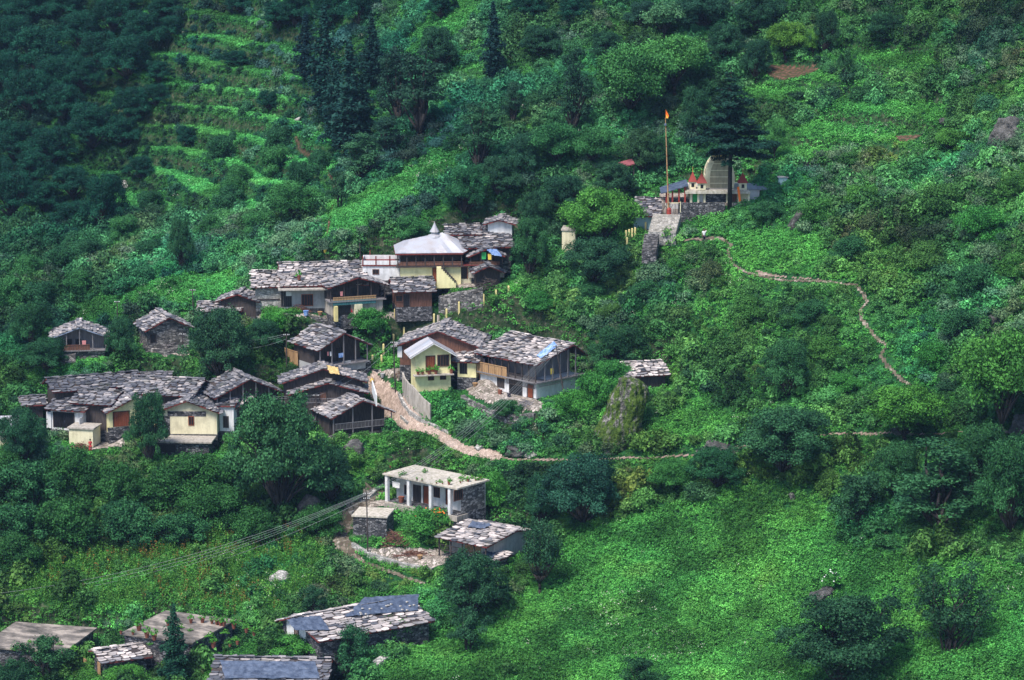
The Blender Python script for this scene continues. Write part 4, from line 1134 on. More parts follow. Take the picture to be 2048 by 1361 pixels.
def mk_multi(seed):
    rng = np.random.default_rng(seed); W = 7; Hh = 7; blobs = []; segs = []
    for i in range(16):
        a = rng.uniform(0, 2*math.pi); rr = rng.uniform(0.15, 1)**0.6
        top = np.array([math.cos(a)*rr*3.0, math.sin(a)*rr*3.0, Hh*(1-0.4*rr*rr)*rng.uniform(0.85, 1)])
        b = np.array([rng.normal(0, 0.25), rng.normal(0, 0.25), -0.3])
        pts, rs = curve_to(b, top, rng, 0.09, 0.02, 6, 0.15); segs.append((pts, rs))
        for t in np.linspace(0.5, 1, 6):
            p = b*(1-t)+top*t+rng.normal(0, 0.5, 3)
            blobs.append((p, (rng.uniform(0.4, 0.75),)*2+(rng.uniform(0.3, 0.5),)))
    reg('multi', crown_mesh('crown', blobs, M['leafdark'], 0.10, rng, per=0.36), limb_mesh('trunk', segs), W, Hh)
for s in range(2): mk_multi(230+s)
def mk_conifer(seed, kind='conifer', W=10, Hh=15, layers=22, gap=0.10, cb=0.35):
    rng = np.random.default_rng(seed); Ps = []; Ns = []; L = []; segs = [([(0,0,-0.6),(0.1,0,Hh*0.5),(0,0,Hh*0.98)], [0.24*Hh/15, 0.17*Hh/15, 0.03])]
    for k in range(layers):
        t = k/(layers-1); z = Hh*(cb+(0.98-cb)*t)
        Rk = W/2*(1-t)**0.75*(0.62+0.38*math.sin(k*2.1+seed))+0.25
        if t < 0.14: Rk *= 0.8
        nb = int(7+5*(1-t))
        if t < 0.2 and kind == 'conifer': nb = 4+int(20*t); Rk *= rng.uniform(0.75, 1.1)
        for i in range(nb):
            a = 2*math.pi*(i+rng.uniform(-0.3, 0.3))/nb+k; Lb = Rk*rng.uniform(0.6, 1.15)
            z = Hh*(cb+(0.98-cb)*t)+rng.normal(0, 0.28 if kind == 'conifer' else 0.05); tip = np.array([math.cos(a)*Lb, math.sin(a)*Lb, z-Lb*0.10])
            segs.append(([(0,0,z+0.1), tuple(tip)], [0.05, 0.015]))
            n = int(85*Lb*max(0.5, Lb/2.5))
            u = rng.uniform(0.12, 1, n)**0.7; wdt = Lb*0.34*(1-u*0.45)
            off = rng.uniform(-1, 1, n)*wdt
            p = np.stack([math.cos(a)*Lb*u-math.sin(a)*off, math.sin(a)*Lb*u+math.cos(a)*off, z+0.1-Lb*u*0.10+rng.normal(0, gap, n)-np.abs(off)*0.2], 1)
            Ps.append(p); nn = np.tile([0,0,1.0], (n,1))+np.stack([np.full(n, math.cos(a)*0.3), np.full(n, math.sin(a)*0.3), np.zeros(n)], 1); Ns.append(nn)
            L.append(np.clip(rng.normal(rng.uniform(0.25, 0.6), 0.2, n), 0, 1))
    V = leaf_quads(np.concatenate(Ps), np.concatenate(Ns), 0.17, rng, 0.45, 0.45)
    reg(kind, mesh_np('crown', V, np.arange(len(V)).reshape(-1,4), M['needle'], np.concatenate(L)), limb_mesh('trunk', segs), W, Hh)
mk_conifer(3); mk_conifer(5, 'youngfir', 4, 9, 17, 0.2, 0.12)

NAMES = {'mound':'bushy_tree','darkmound':'bushy_tree','broad':'broadleaf_tree','round':'round_tree','dark':'dark_tree','oak':'oak_tree','column':'column_tree','sparse':'thin_tree','pale':'pale_tree','vase':'vase_shaped_tree','multi':'many_stemmed_tree','conifer':'cedar_tree','youngfir':'young_fir_tree'}
ZOCC = []
def h1_at(x, y): return float(H1(x, y))
def tree(px, py, w_, h_, kind, tint, label, group=None, Y=None):
    g = ground_at(px, py, Hf=H1) if Y is None else wpt(px, py, Y)
    k = F_PX/np.linalg.norm(g-CAM)
    var = SPEC[kind][int(px*7+py*3) % len(SPEC[kind])]
    sx = w_/k/var[2]; sz = h_/k/var[3]
    o = empty(NAMES[kind], (g[0], g[1], g[2]-0.1), random.uniform(0, 6.28) if kind not in ('vase',) else 0.4, label, 'tree', group)
    o.scale = (sx, sx, sz)
    for me, nm in ((var[1], 'trunk'), (var[0], 'crown')):
        c = bpy.data.objects.new(nm, me); COL.objects.link(c); c.parent = o
        if nm == 'crown': c['tint'] = [float(t) for t in tint]
    return o
G1 = (1,1,1); 
T = [
 # px, py, width, height, kind, tint, label
 (1197,492,146,118,'round',(1.35,1.25,0.75),'bright green dense round tree beside the temple stair'),
 (1198,575,135,105,'dark',(1,1.05,1.1),'dark blue-green tree directly below the bright round tree'),
 (1459,408,215,262,'conifer',(1.1,1.1,1.1),'tall dark cedar with layered boughs standing in front of the temple tower',None,TO[1]-0.9),
 (1574,124,88,84,'broad',(1.6,1.15,0.6),'yellow-green tree with thin trunk, upper right'),
 (1650,110,58,90,'dark',(1,1,1),'dark round tree right of the yellow-green tree'),
 (1623,121,30,64,'broad',(1.5,1.2,0.7),'slim yellow-green sapling between the yellow-green tree and the dark tree'),
 (1690,172,38,76,'sparse',(1.3,1.3,1.1),'slender tree at the edge of the upper right field'),
 (1550,328,50,98,'broad',(1.2,1.2,1.1),'slim light green tree right of the cedar'),
 (1352,200,140,130,'broad',(1.1,1.1,0.95),'spreading light green tree up the slope behind the flagpole'),
 (1262,262,160,170,'broad',(0.85,0.9,0.85),'wide green tree left of the spreading light one, behind the flagpole'),
 (1283,352,95,98,'dark',(1.5,1.2,1.1),'brownish green round tree just left of the flagpole'),
 (1150,272,76,178,'oak',(0.9,0.9,1.1),'tall dark gappy tree in the upper centre'),
 (1026,256,48,104,'oak',(0.9,0.9,1.1),'thin dark tree with bare stem, upper centre'),
 (966,345,88,150,'oak',(1.1,1.1,1.1),'gappy dark oak standing over the bright grassy strip'),
 (932,440,88,116,'dark',(1.1,1.5,1.3),'glossy dark green tree right above the slate roofs'),
 (987,168,72,160,'youngfir',(1,1,1.4),'dark narrow column tree against the top ridge'),
 (725,376,84,118,'oak',(1.5,1.4,1.4),'grey-green feathery tree at the foot of the dark upper stand'),
 (792,256,92,170,'oak',(0.8,0.75,1.1),'dark oak with fan of bare limbs, upper centre left'),
 (846,270,116,180,'oak',(0.8,0.75,1.0),'big purplish dark oak with visible trunk, upper centre'),
 (702,328,118,240,'youngfir',(1.5,1.4,1.7),'tallest dark spire tree of the upper stand'),
 (650,245,104,228,'youngfir',(1.4,1.4,1.7),'dark spire tree at the left side of the upper stand'),
 (612,165,74,135,'youngfir',(1,0.9,1.5),'dark narrow tree at the left edge of the upper stand'),
 (745,180,80,142,'youngfir',(1,1,1.3),'dark narrow tree between the two big oaks'),
 (770,330,70,110,'oak',(0.8,0.8,1.1),'low dark oak under the big purplish oak'),
 (672,300,84,175,'youngfir',(1.3,1.3,1.6),'slim dark spire tree between the two tallest ones'),
 (728,300,80,155,'youngfir',(1.3,1.3,1.6),'slim dark spire tree right of the tallest one'),
 (680,420,60,80,'sparse',(1.3,1.2,1.2),'small thin tree beside the dark trail'),
 (1570,800,112,125,'dark',(1.5,1.6,1.2),'mid green tree amid the right hand slope'),
 (1812,895,160,128,'broad',(1.15,1.1,0.6),'yellow tinged bushy tree over the footpath, right'),
 (2012,900,190,240,'broad',(0.95,0.95,0.6),'large yellow topped tree at the right edge'),
 (1570,958,200,150,'dark',(1.3,1.35,1.2),'wide dark drooping tree below the footpath, right of centre'),
 (1716,1062,125,120,'sparse',(1.2,1.2,1.1),'dark bushy tree at the upper corner of the meadow'),
 (1880,1062,190,190,'oak',(1.35,1.4,1.2),'tallest dark tree on the right, above the meadow'),
 (2015,1075,150,210,'dark',(1.2,1.35,1.0),'dark tree filling the right edge above the meadow'),
 (1790,1010,110,130,'dark',(1.4,1.5,1.1),'dark tree between the meadow corner and the right edge trees'),
 (1900,1304,195,190,'multi',(0.95,1.0,0.95),'many stemmed dark tree standing alone on the right of the meadow'),
 (1692,1378,250,200,'dark',(0.9,0.95,0.9),'large dark round tree at the bottom of the meadow'),
 (1280,1380,110,66,'sparse',(1.0,1.1,0.9),'low dark bushy tree cut off by the bottom edge of the meadow'),
 (1079,1188,104,152,'vase',(1.2,1.2,1.2),'vase shaped tree with upswept branches beside the slate farmhouse'),
 (945,1245,150,150,'dark',(1.0,1.05,1.05),'big round dark tree below the paved yard of the farmhouse'),
 (938,1308,90,96,'sparse',(1.2,1.2,1.2),'small leaning tree with bare stem under the big round dark tree'),
 (1160,1055,170,150,'dark',(0.9,1.05,1.4),'wide blue-green tree at the left corner of the meadow'),
 (1085,1060,80,120,'dark',(1.1,1.3,1.3),'narrower blue-green tree left of the wide one by the meadow'),
 (570,1040,205,262,'dark',(1.55,1.55,1.3),'very large tree in front of the left cluster of houses'),
 (660,1010,100,120,'dark',(1.0,1.1,1.1),'lower tree on the right flank of the very large tree'),
 (300,935,84,160,'dark',(1.1,1.2,1.1),'narrow dark tree in front of the cream walled house'),
 (48,935,100,125,'dark',(0.9,1.1,1.1),'dark tree at the left edge below the metal roofed house'),
 (350,1368,78,160,'youngfir',(1.5,1.6,1.3),'young fir with bare top rising before the potted flat roof'),
 (92,1362,120,92,'sparse',(1.5,1.5,1.2),'thin airy tree in the bottom left corner'),
 (702,1366,108,118,'sparse',(1.1,1.3,1.2),'dark tree in front of the tarpaulin covered roof'),
 (495,1345,90,52,'mound',(1.0,1.1,0.7),'bright bushy tree between the wide flat roof and the tarpaulin covered roof'),
 (610,1312,110,46,'mound',(1.0,1.1,0.7),'low bright bush in front of the tarpaulin covered roof'),
 (790,1285,90,60,'mound',(1.0,1.15,0.7),'bright leafy bush at the right eave of the tarpaulin covered roof'),
 (250,1372,90,42,'mound',(1.1,1.1,0.6),'yellowish bush under the small slate hut'),
 (30,1375,90,60,'darkmound',(1,1.1,1),'dark bush in the very bottom left corner'),
 (440,1362,80,44,'mound',(1.0,1.15,0.6),'light green bush right of the young fir'),
 (992,1022,66,84,'mound',(1.0,1.15,0.7),'bright leafy bush growing over the right corner of the white veranda house'),
 (1148,842,92,66,'mound',(1.0,1.15,0.7),'bright bush in front of the end wall of the big balcony house'),
 (1192,815,84,74,'mound',(1.0,1.2,0.8),'tall bright bush right of the big balcony house'),
 (1228,778,70,60,'mound',(0.8,1.0,0.75),'leafy bush between the big balcony house and the slate shed'),
 (740,662,76,50,'mound',(0.8,1.0,0.7),'leafy bush under the yard of the teal balcony house'),
 (690,860,70,50,'mound',(1.1,1.25,0.7),'light green bush in front of the open gable house'),
 (545,660,60,44,'mound',(1.0,1.25,0.7),'light green bush at the left end of the long white stone house'),
 (1015,835,66,40,'darkmound',(1.4,1.5,1.1),'dark bush below the yard of the big balcony house'),
 (552,1372,105,58,'sparse',(1.3,1.4,1.2),'low airy tree at the bottom edge between two roofs'),
 (630,1240,66,72,'sparse',(1.2,1.2,1.2),'small thin tree left of the tarpaulin covered roof'),
 (440,765,135,158,'dark',(1.25,1.2,1.2),'dark tree hiding the small roofs of the upper row'),
 (525,705,80,70,'dark',(1.1,1.2,1.2),'low dark tree right of the tree that hides the small roofs'),
 (243,728,66,98,'dark',(1.2,1.3,1.2),'dark tree between the two left houses of the upper row'),
 (60,700,90,100,'dark',(1.0,1.2,1.0),'dark tree at the left edge level with the upper row'),
 (90,745,100,70,'dark',(0.9,1.1,1.0),'dark bushy tree below the blue verged house'),
 (1230,745,120,100,'dark',(1.1,1.2,1.0),'dark tree right behind the big balcony house'),
 (585,455,112,92,'broad',(0.75,0.85,0.85),'mid green tree on the slope above the long slate roof'),
 (365,545,52,110,'dark',(1.2,1.3,1.2),'slim dark tree on the left slope'),
 (1062,565,80,140,'dark',(1.3,1.4,1.1),'green tree right of the roof cluster'),
 (1068,470,70,90,'dark',(1.1,1.1,1.1),'dark tree right above the roof cluster'),
 (1110,345,105,100,'broad',(0.65,0.8,0.9),'mid green round tree above the bright round tree'),
 (1185,345,95,96,'broad',(0.7,0.8,0.85),'mid green tree second left of the brownish tree'),
 (1000,400,84,90,'dark',(1.1,1.1,1.2),'dark tree above the top white gable'),
 (1120,430,104,84,'dark',(1.0,1.1,1.2),'dark tree left of the bright round tree'),
 (1045,360,80,96,'dark',(1.0,1.1,1.3),'dark tree uphill of the roof cluster'),
 (1230,400,90,80,'dark',(1.1,1.1,1.1),'dark tree behind the bright round tree'),
 (1320,350,70,80,'dark',(1.0,1.1,1.0),'dark tree right behind the flagpole'),
 (880,150,80,100,'dark',(1.0,1.1,1.2),'dark tree by the top ridge'),
 (1330,80,90,80,'pale',(0.7,0.9,0.8),'pale green tree near the top edge, right of centre'),
 (1280,60,70,60,'dark',(1.0,1.0,1.4),'dark tree at the top edge, right of centre'),
 (1402,64,110,86,'dark',(0.9,1.0,1.3),'dark blue-green tree at the top edge above the cedar'),
 (1520,82,100,96,'dark',(0.8,0.9,1.0),'dark tree touching the top edge left of the yellow-green tree'),
 (1450,130,84,86,'dark',(1.0,1.1,1.2),'dark tree just above the tip of the cedar'),
 (1510,165,66,90,'dark',(0.9,1.0,1.1),'dark tree under the yellow-green tree'),
 (1395,300,70,130,'dark',(1.0,1.1,1.1),'dark tree left behind the cedar'),
 (1770,86,78,62,'dark',(0.9,1.0,1.0),'dark bushy tree at the top of the right hand field'),
 (1215,130,80,70,'dark',(0.9,1,1.1),'dark tree upper centre near the pale tree'),
 (1080,120,90,70,'dark',(0.9,1,1.1),'dark tree below the top edge, centre'),
 (1955,990,120,150,'dark',(1.3,1.4,1.0),'dark leaning tree near the right edge above the meadow'),
 (1440,980,120,90,'dark',(0.9,1.2,1.0),'bushy tree just under the footpath at the meadow top'),
 (1345,985,90,70,'round',(0.8,0.9,0.7),'bright bushy tree left of the footpath end of the meadow'),
]
for a in T: tree(*a)
LM = [(840,487,'hall roof'),(860,735,'yellow house'),(1050,740,'big balcony house'),(870,975,'white veranda house'),(955,1075,'slate farmhouse'),(648,705,'dark balcony house'),(655,770,'yellow tarpaulin roof'),(373,830,'cream walled house'),(243,838,'red plank wall'),(495,780,'dark timber gable'),(180,770,'long dark slate roof'),(157,682,'blue verged house'),(335,660,'stone gable house'),(600,545,'long slate roof'),(1290,742,'small slate shed'),(1250,830,'mossy boulder'),(1437,912,'pale flat boulder'),(1195,435,'bright round tree'),(1455,290,'cedar'),(1333,320,'flagpole'),(1440,370,'temple'),(1567,75,'yellow-green tree'),(1592,445,'upright pale boulder'),(1500,555,'bend of the footpath'),(1722,620,'stony footpath steps'),(1800,758,'lower stony footpath'),(2010,280,'tilted rock slab'),(845,170,'big purplish oak'),(700,200,'tallest spire tree'),(960,260,'oak over the grassy strip'),(360,500,'slim dark tree'),(247,372,'lone pale stone'),(600,300,'top of the dark trail'),(660,430,'foot of the dark trail'),(570,910,'very large tree'),(700,905,'rounded grey boulder'),(820,845,'stone path'),(690,1070,'bend of the lower path'),(560,1160,'white field stones'),(745,1230,'dark tarpaulin'),(380,1275,'wide flat roof'),(90,1295,'grey flat roof'),(1079,1110,'vase shaped tree'),(918,1170,'big round dark tree'),(1160,980,'wide blue-green tree'),(1662,1160,'flowering rock bush'),(1900,1210,'many stemmed tree'),(1690,1280,'large round meadow tree'),(1570,880,'wide drooping tree'),(1812,840,'yellow tinged tree'),(2010,780,'yellow topped tree'),(1760,130,'upper right field'),(1800,240,'middle right field'),(400,110,'upper terraces'),(420,200,'middle terraces'),(860,50,'top grassy spur'),(1650,515,'small trodden field'),(1330,610,'pale flowering patch'),(1420,700,'middle of the right hand slope'),(300,600,'white flowering patch'),(100,530,'left slope'),(80,250,'shaded wood'),(60,1050,'left thicket'),(350,1040,'thicket centre'),(1130,620,'slope above the big balcony house'),(1350,850,'bright grassy bank'),(1930,560,'upper right edge'),(1960,950,'dark right edge trees'),(1680,260,'hedge between the right fields'),(1230,170,'upper centre trees'),(1000,60,'top edge centre')]
USED_L = {}
def by_landmark(what, px, py):
    c = sorted(LM, key=lambda q: math.hypot(q[0]-px, (q[1]-py)*1.3))[:16]
    for q in c:
        dx, dy = px-q[0], py-q[1]; d = math.hypot(dx, dy)
        a = math.degrees(math.atan2(-dy, dx)) % 360
        w_ = ['right of','up and right of','above','up and left of','left of','down and left of','below','down and right of'][int((a+22.5)//45) % 8]
        near = 'just ' if d < 45 else ('a little way ' if d < 95 else 'well ')
        s = '%s %s%s the %s' % (what, near, w_, q[2])
        if s not in USED_L: USED_L[s] = 1; return s if len(s.split()) < 17 else ' '.join(s.replace('a little way ', '').split()[:16])
    return s
# the dark wood on the shaded slope, upper left, and the thickets: each tree its own
UL = [(60,60,100,90),(250,30,90,70),(200,140,90,80),(110,200,100,90),(245,300,80,70),(0,200,100,100),(170,190,80,80),(0,400,90,90),(140,460,90,60),(70,380,90,80),(320,170,60,50),(280,360,60,50),(0,120,90,90),(340,80,60,50),(90,165,130,115),(30,110,90,80),(160,110,100,90),(225,70,90,80),(285,110,90,90),(250,165,110,95),(185,305,115,100),(60,235,110,100),(130,245,90,80),(30,330,90,90),(100,340,100,90),
      (205,470,96,125),(20,440,110,100),(90,430,80,70),(265,250,90,80),(310,215,60,50),(150,400,90,70),(40,40,110,60),(330,40,80,50),(130,40,90,60),(480,30,70,50),(560,60,80,60),(590,60,70,80),(375,300,40,50),(470,135,70,36),(540,225,50,46),
      (660,60,80,90),(720,60,90,90),(880,40,70,60),(1060,40,80,60),(1150,50,80,60)]
for (x, y, w_, h_) in UL:
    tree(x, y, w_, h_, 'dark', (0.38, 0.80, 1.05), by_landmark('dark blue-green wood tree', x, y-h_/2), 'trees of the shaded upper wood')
TH = [(60,1010,130,95),(150,985,120,90),(230,1010,120,90),(40,1090,120,90),(140,1085,130,100),(330,1020,120,90),(250,1090,120,90),(400,1000,120,95),(430,1050,120,80),(360,1090,110,70),(500,1080,110,70),(20,980,90,80),(470,990,90,80),(30,1150,110,80),(640,1070,90,60)]
for i, (x, y, w_, h_) in enumerate(TH):
    tree(x, y, w_, h_, 'mound' if i % 3 else 'darkmound', (0.50, 0.56, 0.50) if i % 3 else (1.2, 1.4, 1.1), by_landmark('dense bushy thicket tree', x, y-h_/2), 'trees of the thicket below the left cluster')
RS = [(1640,450,110,80),(1720,420,90,70),(1800,470,110,80),(1880,430,110,90),(1960,480,110,90),(1700,520,90,70),(1780,560,90,70),(1860,540,110,80),(1950,590,110,90),(2030,560,90,80),(1830,640,100,80),(1920,680,110,90),(1860,740,90,80),(1500,640,100,70),(1420,700,90,60),(1650,720,90,70),(1690,790,80,60),
      (1530,440,80,56),(1600,410,70,60),(1350,560,80,60),(1290,600,80,60),(1220,640,80,50),(1130,640,90,60),(1180,600,80,50),(1080,620,80,56),(1700,330,70,40),(1980,330,100,70),(1900,300,80,60),(2030,400,90,80),(1620,640,80,60),(1450,590,80,50)]
for i, (x, y, w_, h_) in enumerate(RS):
    if i % 4 == 2: continue
    w_ *= 0.8; h_ *= 0.72
    tree(x, y, w_, h_, ('mound','mound','darkmound')[i % 3], (0.85+0.25*math.sin(i), 0.88+0.12*math.sin(i*1.7), 0.65) if i % 3 < 2 else (1.3, 1.5, 1.2), by_landmark(('dark ' if i % 3 == 2 else '')+'low bushy tree', x, y-h_/2), 'bushy trees of the right hand slope')
CS = [(120,540,60,50),(60,560,70,50),(180,520,60,44),(250,480,60,50),(300,520,60,44),(420,480,60,50),(460,430,70,60),(520,470,70,50),(300,420,60,40),(480,380,60,50),(440,320,60,50),(550,350,70,60),(600,380,60,60),(820,480,60,50),(640,340,50,40),(20,620,70,70),(80,620,80,60),(150,590,70,50),(560,300,60,50)]
for i, (x, y, w_, h_) in enumerate(CS):
    tree(x, y, w_, h_, ('darkmound','mound')[i % 2], (1.1, 1.3, 1.2) if i % 2 == 0 else (0.75, 0.85, 0.9), by_landmark('small %s bushy tree' % ('dark' if i % 2 == 0 else 'green'), x, y-h_/2), 'bushy trees of the left hand slope')

# ------------------------------------------------------------------ where low plants may stand
PATHPX = []
for A, wd in PATHS:
    q = proj(A[:,0], A[:,1], H1(A[:,0], A[:,1])); PATHPX.append(np.stack([q[0], q[1]], 1))
PATHPX = np.concatenate(PATHPX)
def clear_of(X, Y, px, py, hpx, wpx, gap=0.25):
    tiny = hpx < 13
    ok = np.ones(len(X), bool)
    for (cx_, cy_, c, s, x0, x1, y0, y1, z, m, bl) in PADS:
        lx = c*(X-cx_)+s*(Y-cy_); ly = -s*(X-cx_)+c*(Y-cy_)
        ok &= ~((lx > x0-0.2) & (lx < x1+0.2) & (ly > y0-0.2) & (ly < y1+0.1))
    for A, wd in PATHS:
        bb = (X > A[:,0].min()-3) & (X < A[:,0].max()+3) & (Y > A[:,1].min()-3) & (Y < A[:,1].max()+3) & ok
        i = np.nonzero(bb)[0]
        if len(i): ok[i] &= pdist(X[i], Y[i], A) > wd+gap
    for kind, poly, mg in NOVEG:
        if mg > 0:
            h_ = hpx*0.75
            ok &= ~(inpoly(px, py, poly) | inpoly(px, py-h_, poly) | inpoly(px, py-h_*0.5, poly))
    for (x0, y0, x1, y1, Yh) in KEEP:
        ok &= ~((px+wpx*0.4 > x0) & (px-wpx*0.4 < x1) & (py-hpx*0.8 < y1) & (py > y0) & (Y < Yh+1.5) & ~tiny)
    i = np.nonzero(ok)[0]
    for a in range(0, len(i), 4000):
        ii = i[a:a+4000]
        bad = ((np.abs(px[ii,None]-PATHPX[None,:,0]) < wpx[ii,None]*0.45+3) & (PATHPX[None,:,1] > py[ii,None]-hpx[ii,None]*0.85) & (PATHPX[None,:,1] < py[ii,None]+2)).any(1) & ~tiny[ii]
        ok[ii] &= ~bad
    return ok
OPEN = [[(1130,1060),(1330,1015),(1480,965),(1640,990),(1680,1085),(1800,1110),(2100,1140),(2200,1500),(740,1500),(760,1330),(900,1262),(1010,1225),(1110,1120)],
 [(1440,482),(1560,455),(1650,470),(1640,552),(1500,545)],
 [(1540,300),(1690,205),(1900,212),(1900,270),(1720,300),(1560,330)],
 [(1695,95),(1860,90),(1885,150),(1760,170),(1690,150)], [(1480,175),(1650,150),(1700,180),(1560,205),(1480,190)],
 [(95,660),(170,610),(330,560),(470,545),(500,575),(480,592),(380,606),(250,632),(220,650)],
 [(660,430),(760,370),(880,300),(915,330),(830,400),(760,440),(680,480)],
 [(810,92),(880,0),(960,-40),(960,20),(880,120),(800,160)],
 [(730,500),(830,440),(900,400),(880,450),(800,470),(760,515)],
 [(1290,840),(1400,800),(1490,840),(1380,880),(1290,880)]]
FIELD = [(0,1170),(180,1105),(420,1065),(640,1095),(640,1190),(540,1235),(0,1262)]
def sample(step, x0=-100, x1=78, y0=238, y1=520):
    nx = int((x1-x0)/step); ny = int((y1-y0)/step)
    X, Y = np.meshgrid(np.arange(nx), np.arange(ny))
    X = x0+(X.ravel()+RNG.uniform(0, 1, nx*ny))*step; Y = y0+(Y.ravel()+RNG.uniform(0, 1, nx*ny))*step
    Z = H1(X, Y); px, py, f = proj(X, Y, Z)
    ok = (px > -260) & (px < 2310) & (py > -160) & (py < 1560)
    return X[ok], Y[ok], Z[ok], px[ok], py[ok]
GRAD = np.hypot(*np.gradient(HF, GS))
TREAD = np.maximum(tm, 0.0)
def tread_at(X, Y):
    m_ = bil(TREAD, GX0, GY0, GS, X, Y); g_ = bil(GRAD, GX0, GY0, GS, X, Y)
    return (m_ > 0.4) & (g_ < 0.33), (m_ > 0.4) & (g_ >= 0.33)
def openness(px, py):
    o = np.zeros(len(px))
    nx_ = (fbm(px/40, py/40, 3, 77))*46; ny_ = (fbm(px/40+50, py/40, 3, 78))*30
    for p in OPEN: o = np.maximum(o, inpoly(px+nx_, py+ny_, p).astype(float))
    return o
def tone(px, py, X, Y):
    """overall leaf colour of a place: patches of lighter and darker growth, with shade, vignette and haze blue painted in"""
    n1 = fbm(X/11, Y/11, 3, 41); n2 = fbm(X/3.2, Y/3.2, 2, 42)
    v = 0.95+1.5*n1+1.4*n2
    v *= 1-0.72*blob(px, py, 60, 200, 330, 330, 0, 0.4)            # the wood's darker species, with its shade put into the leaf colour
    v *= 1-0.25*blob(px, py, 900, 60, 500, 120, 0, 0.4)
    v *= 1-0.15*blob(px, py, 2000, 1000, 330, 210, 0, 0.4)  # right edge toned down: vignette painted into the leaf tint
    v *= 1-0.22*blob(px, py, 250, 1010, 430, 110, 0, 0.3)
    v *= 1+0.30*blob(px, py, 330, 560, 380, 150, -30, 0.5)
    v *= 1+0.35*blob(px, py, 430, 210, 230, 190, 0, 0.4)
    v *= 1+0.25*blob(px, py, 850, 80, 140, 110, 0, 0.5)
    v *= 1+0.25*blob(px, py, 1780, 480, 330, 330, 0, 0.5)
    v *= 1+0.15*blob(px, py, 1350, 780, 260, 130, 0, 0.5)
    v = np.clip(v, 0.28, 2.2)
    warm = np.clip(0.5+1.6*fbm(X/8+90, Y/8, 3, 55), 0, 1)
    blue = np.clip(blob(px, py, 150, 150, 700, 420, 0, 0.5)*0.9+blob(px, py, 1000, 150, 900, 300, 0, 0.5)*0.45, 0, 1)  # blue of the distant haze put into the leaf tint
    dry = np.maximum(blob(px, py, 265, 490, 90, 16, -45, 0.9), blob(px, py, 300, 250, 130, 8, 0, 0.9))*0.9+np.clip(fbm(X/6+31, Y/6, 3, 88)-0.17, 0, 1)*4
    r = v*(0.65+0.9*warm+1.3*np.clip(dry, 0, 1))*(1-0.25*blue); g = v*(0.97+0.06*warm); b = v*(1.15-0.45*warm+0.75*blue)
    return np.stack([r, g, b], 1)

def clump(name, m, seed, w_=1.4, h_=1.1, nb=7, leaf=0.085, stuff=False, asp=0.55, up=0.35, per=0.8):
    rng = np.random.default_rng(seed); blobs = []
    for i in range(nb):
        a = rng.uniform(0, 6.28); r_ = rng.uniform(0, 0.62)*w_/2
        s = rng.uniform(0.28, 0.5)*w_/2*1.15
        blobs.append(((math.cos(a)*r_, math.sin(a)*r_, h_*rng.uniform(0.2, 0.72)), (s, s, s*rng.uniform(0.6, 1.0))))
    return crown_mesh(name, blobs, M[m], leaf, rng, per=per, asp=asp, extra_up=up, low=-0.3)
def tuft(name, m, seed, n=26, w_=0.35, h_=0.35, leaf=0.075, stalk=False):
    rng = np.random.default_rng(seed)
    if stalk:
        P_ = []; 
        for k in range(7):
            b = rng.normal(0, w_*0.4, 2); hh = h_*rng.uniform(0.6, 1.1); ln = rng.normal(0, 0.08, 2)
            for t in np.linspace(0.1, 1, n//7+2): P_.append((b[0]+ln[0]*t, b[1]+ln[1]*t, hh*t))
        P_ = np.array(P_)+rng.normal(0, 0.02, (len(P_),3)); Nn = rng.normal(0, 1, P_.shape); Nn[:,2] = np.abs(Nn[:,2])
    else:
        a = rng.uniform(0, 6.28, n); r_ = np.sqrt(rng.uniform(0, 1, n))*w_
        P_ = np.stack([np.cos(a)*r_, np.sin(a)*r_, h_*rng.uniform(0.25, 1, n)*(1-0.5*(r_/w_)**2)], 1)
        Nn = np.stack([np.cos(a)*0.5, np.sin(a)*0.5, np.ones(n)], 1)
    V = leaf_quads(P_, Nn, leaf, rng, 0.6, 0.55)
    return mesh_np(name, V, np.arange(len(V)).reshape(-1,4), M[m], np.clip(rng.normal(0.5, 0.25, len(P_)), 0, 1))

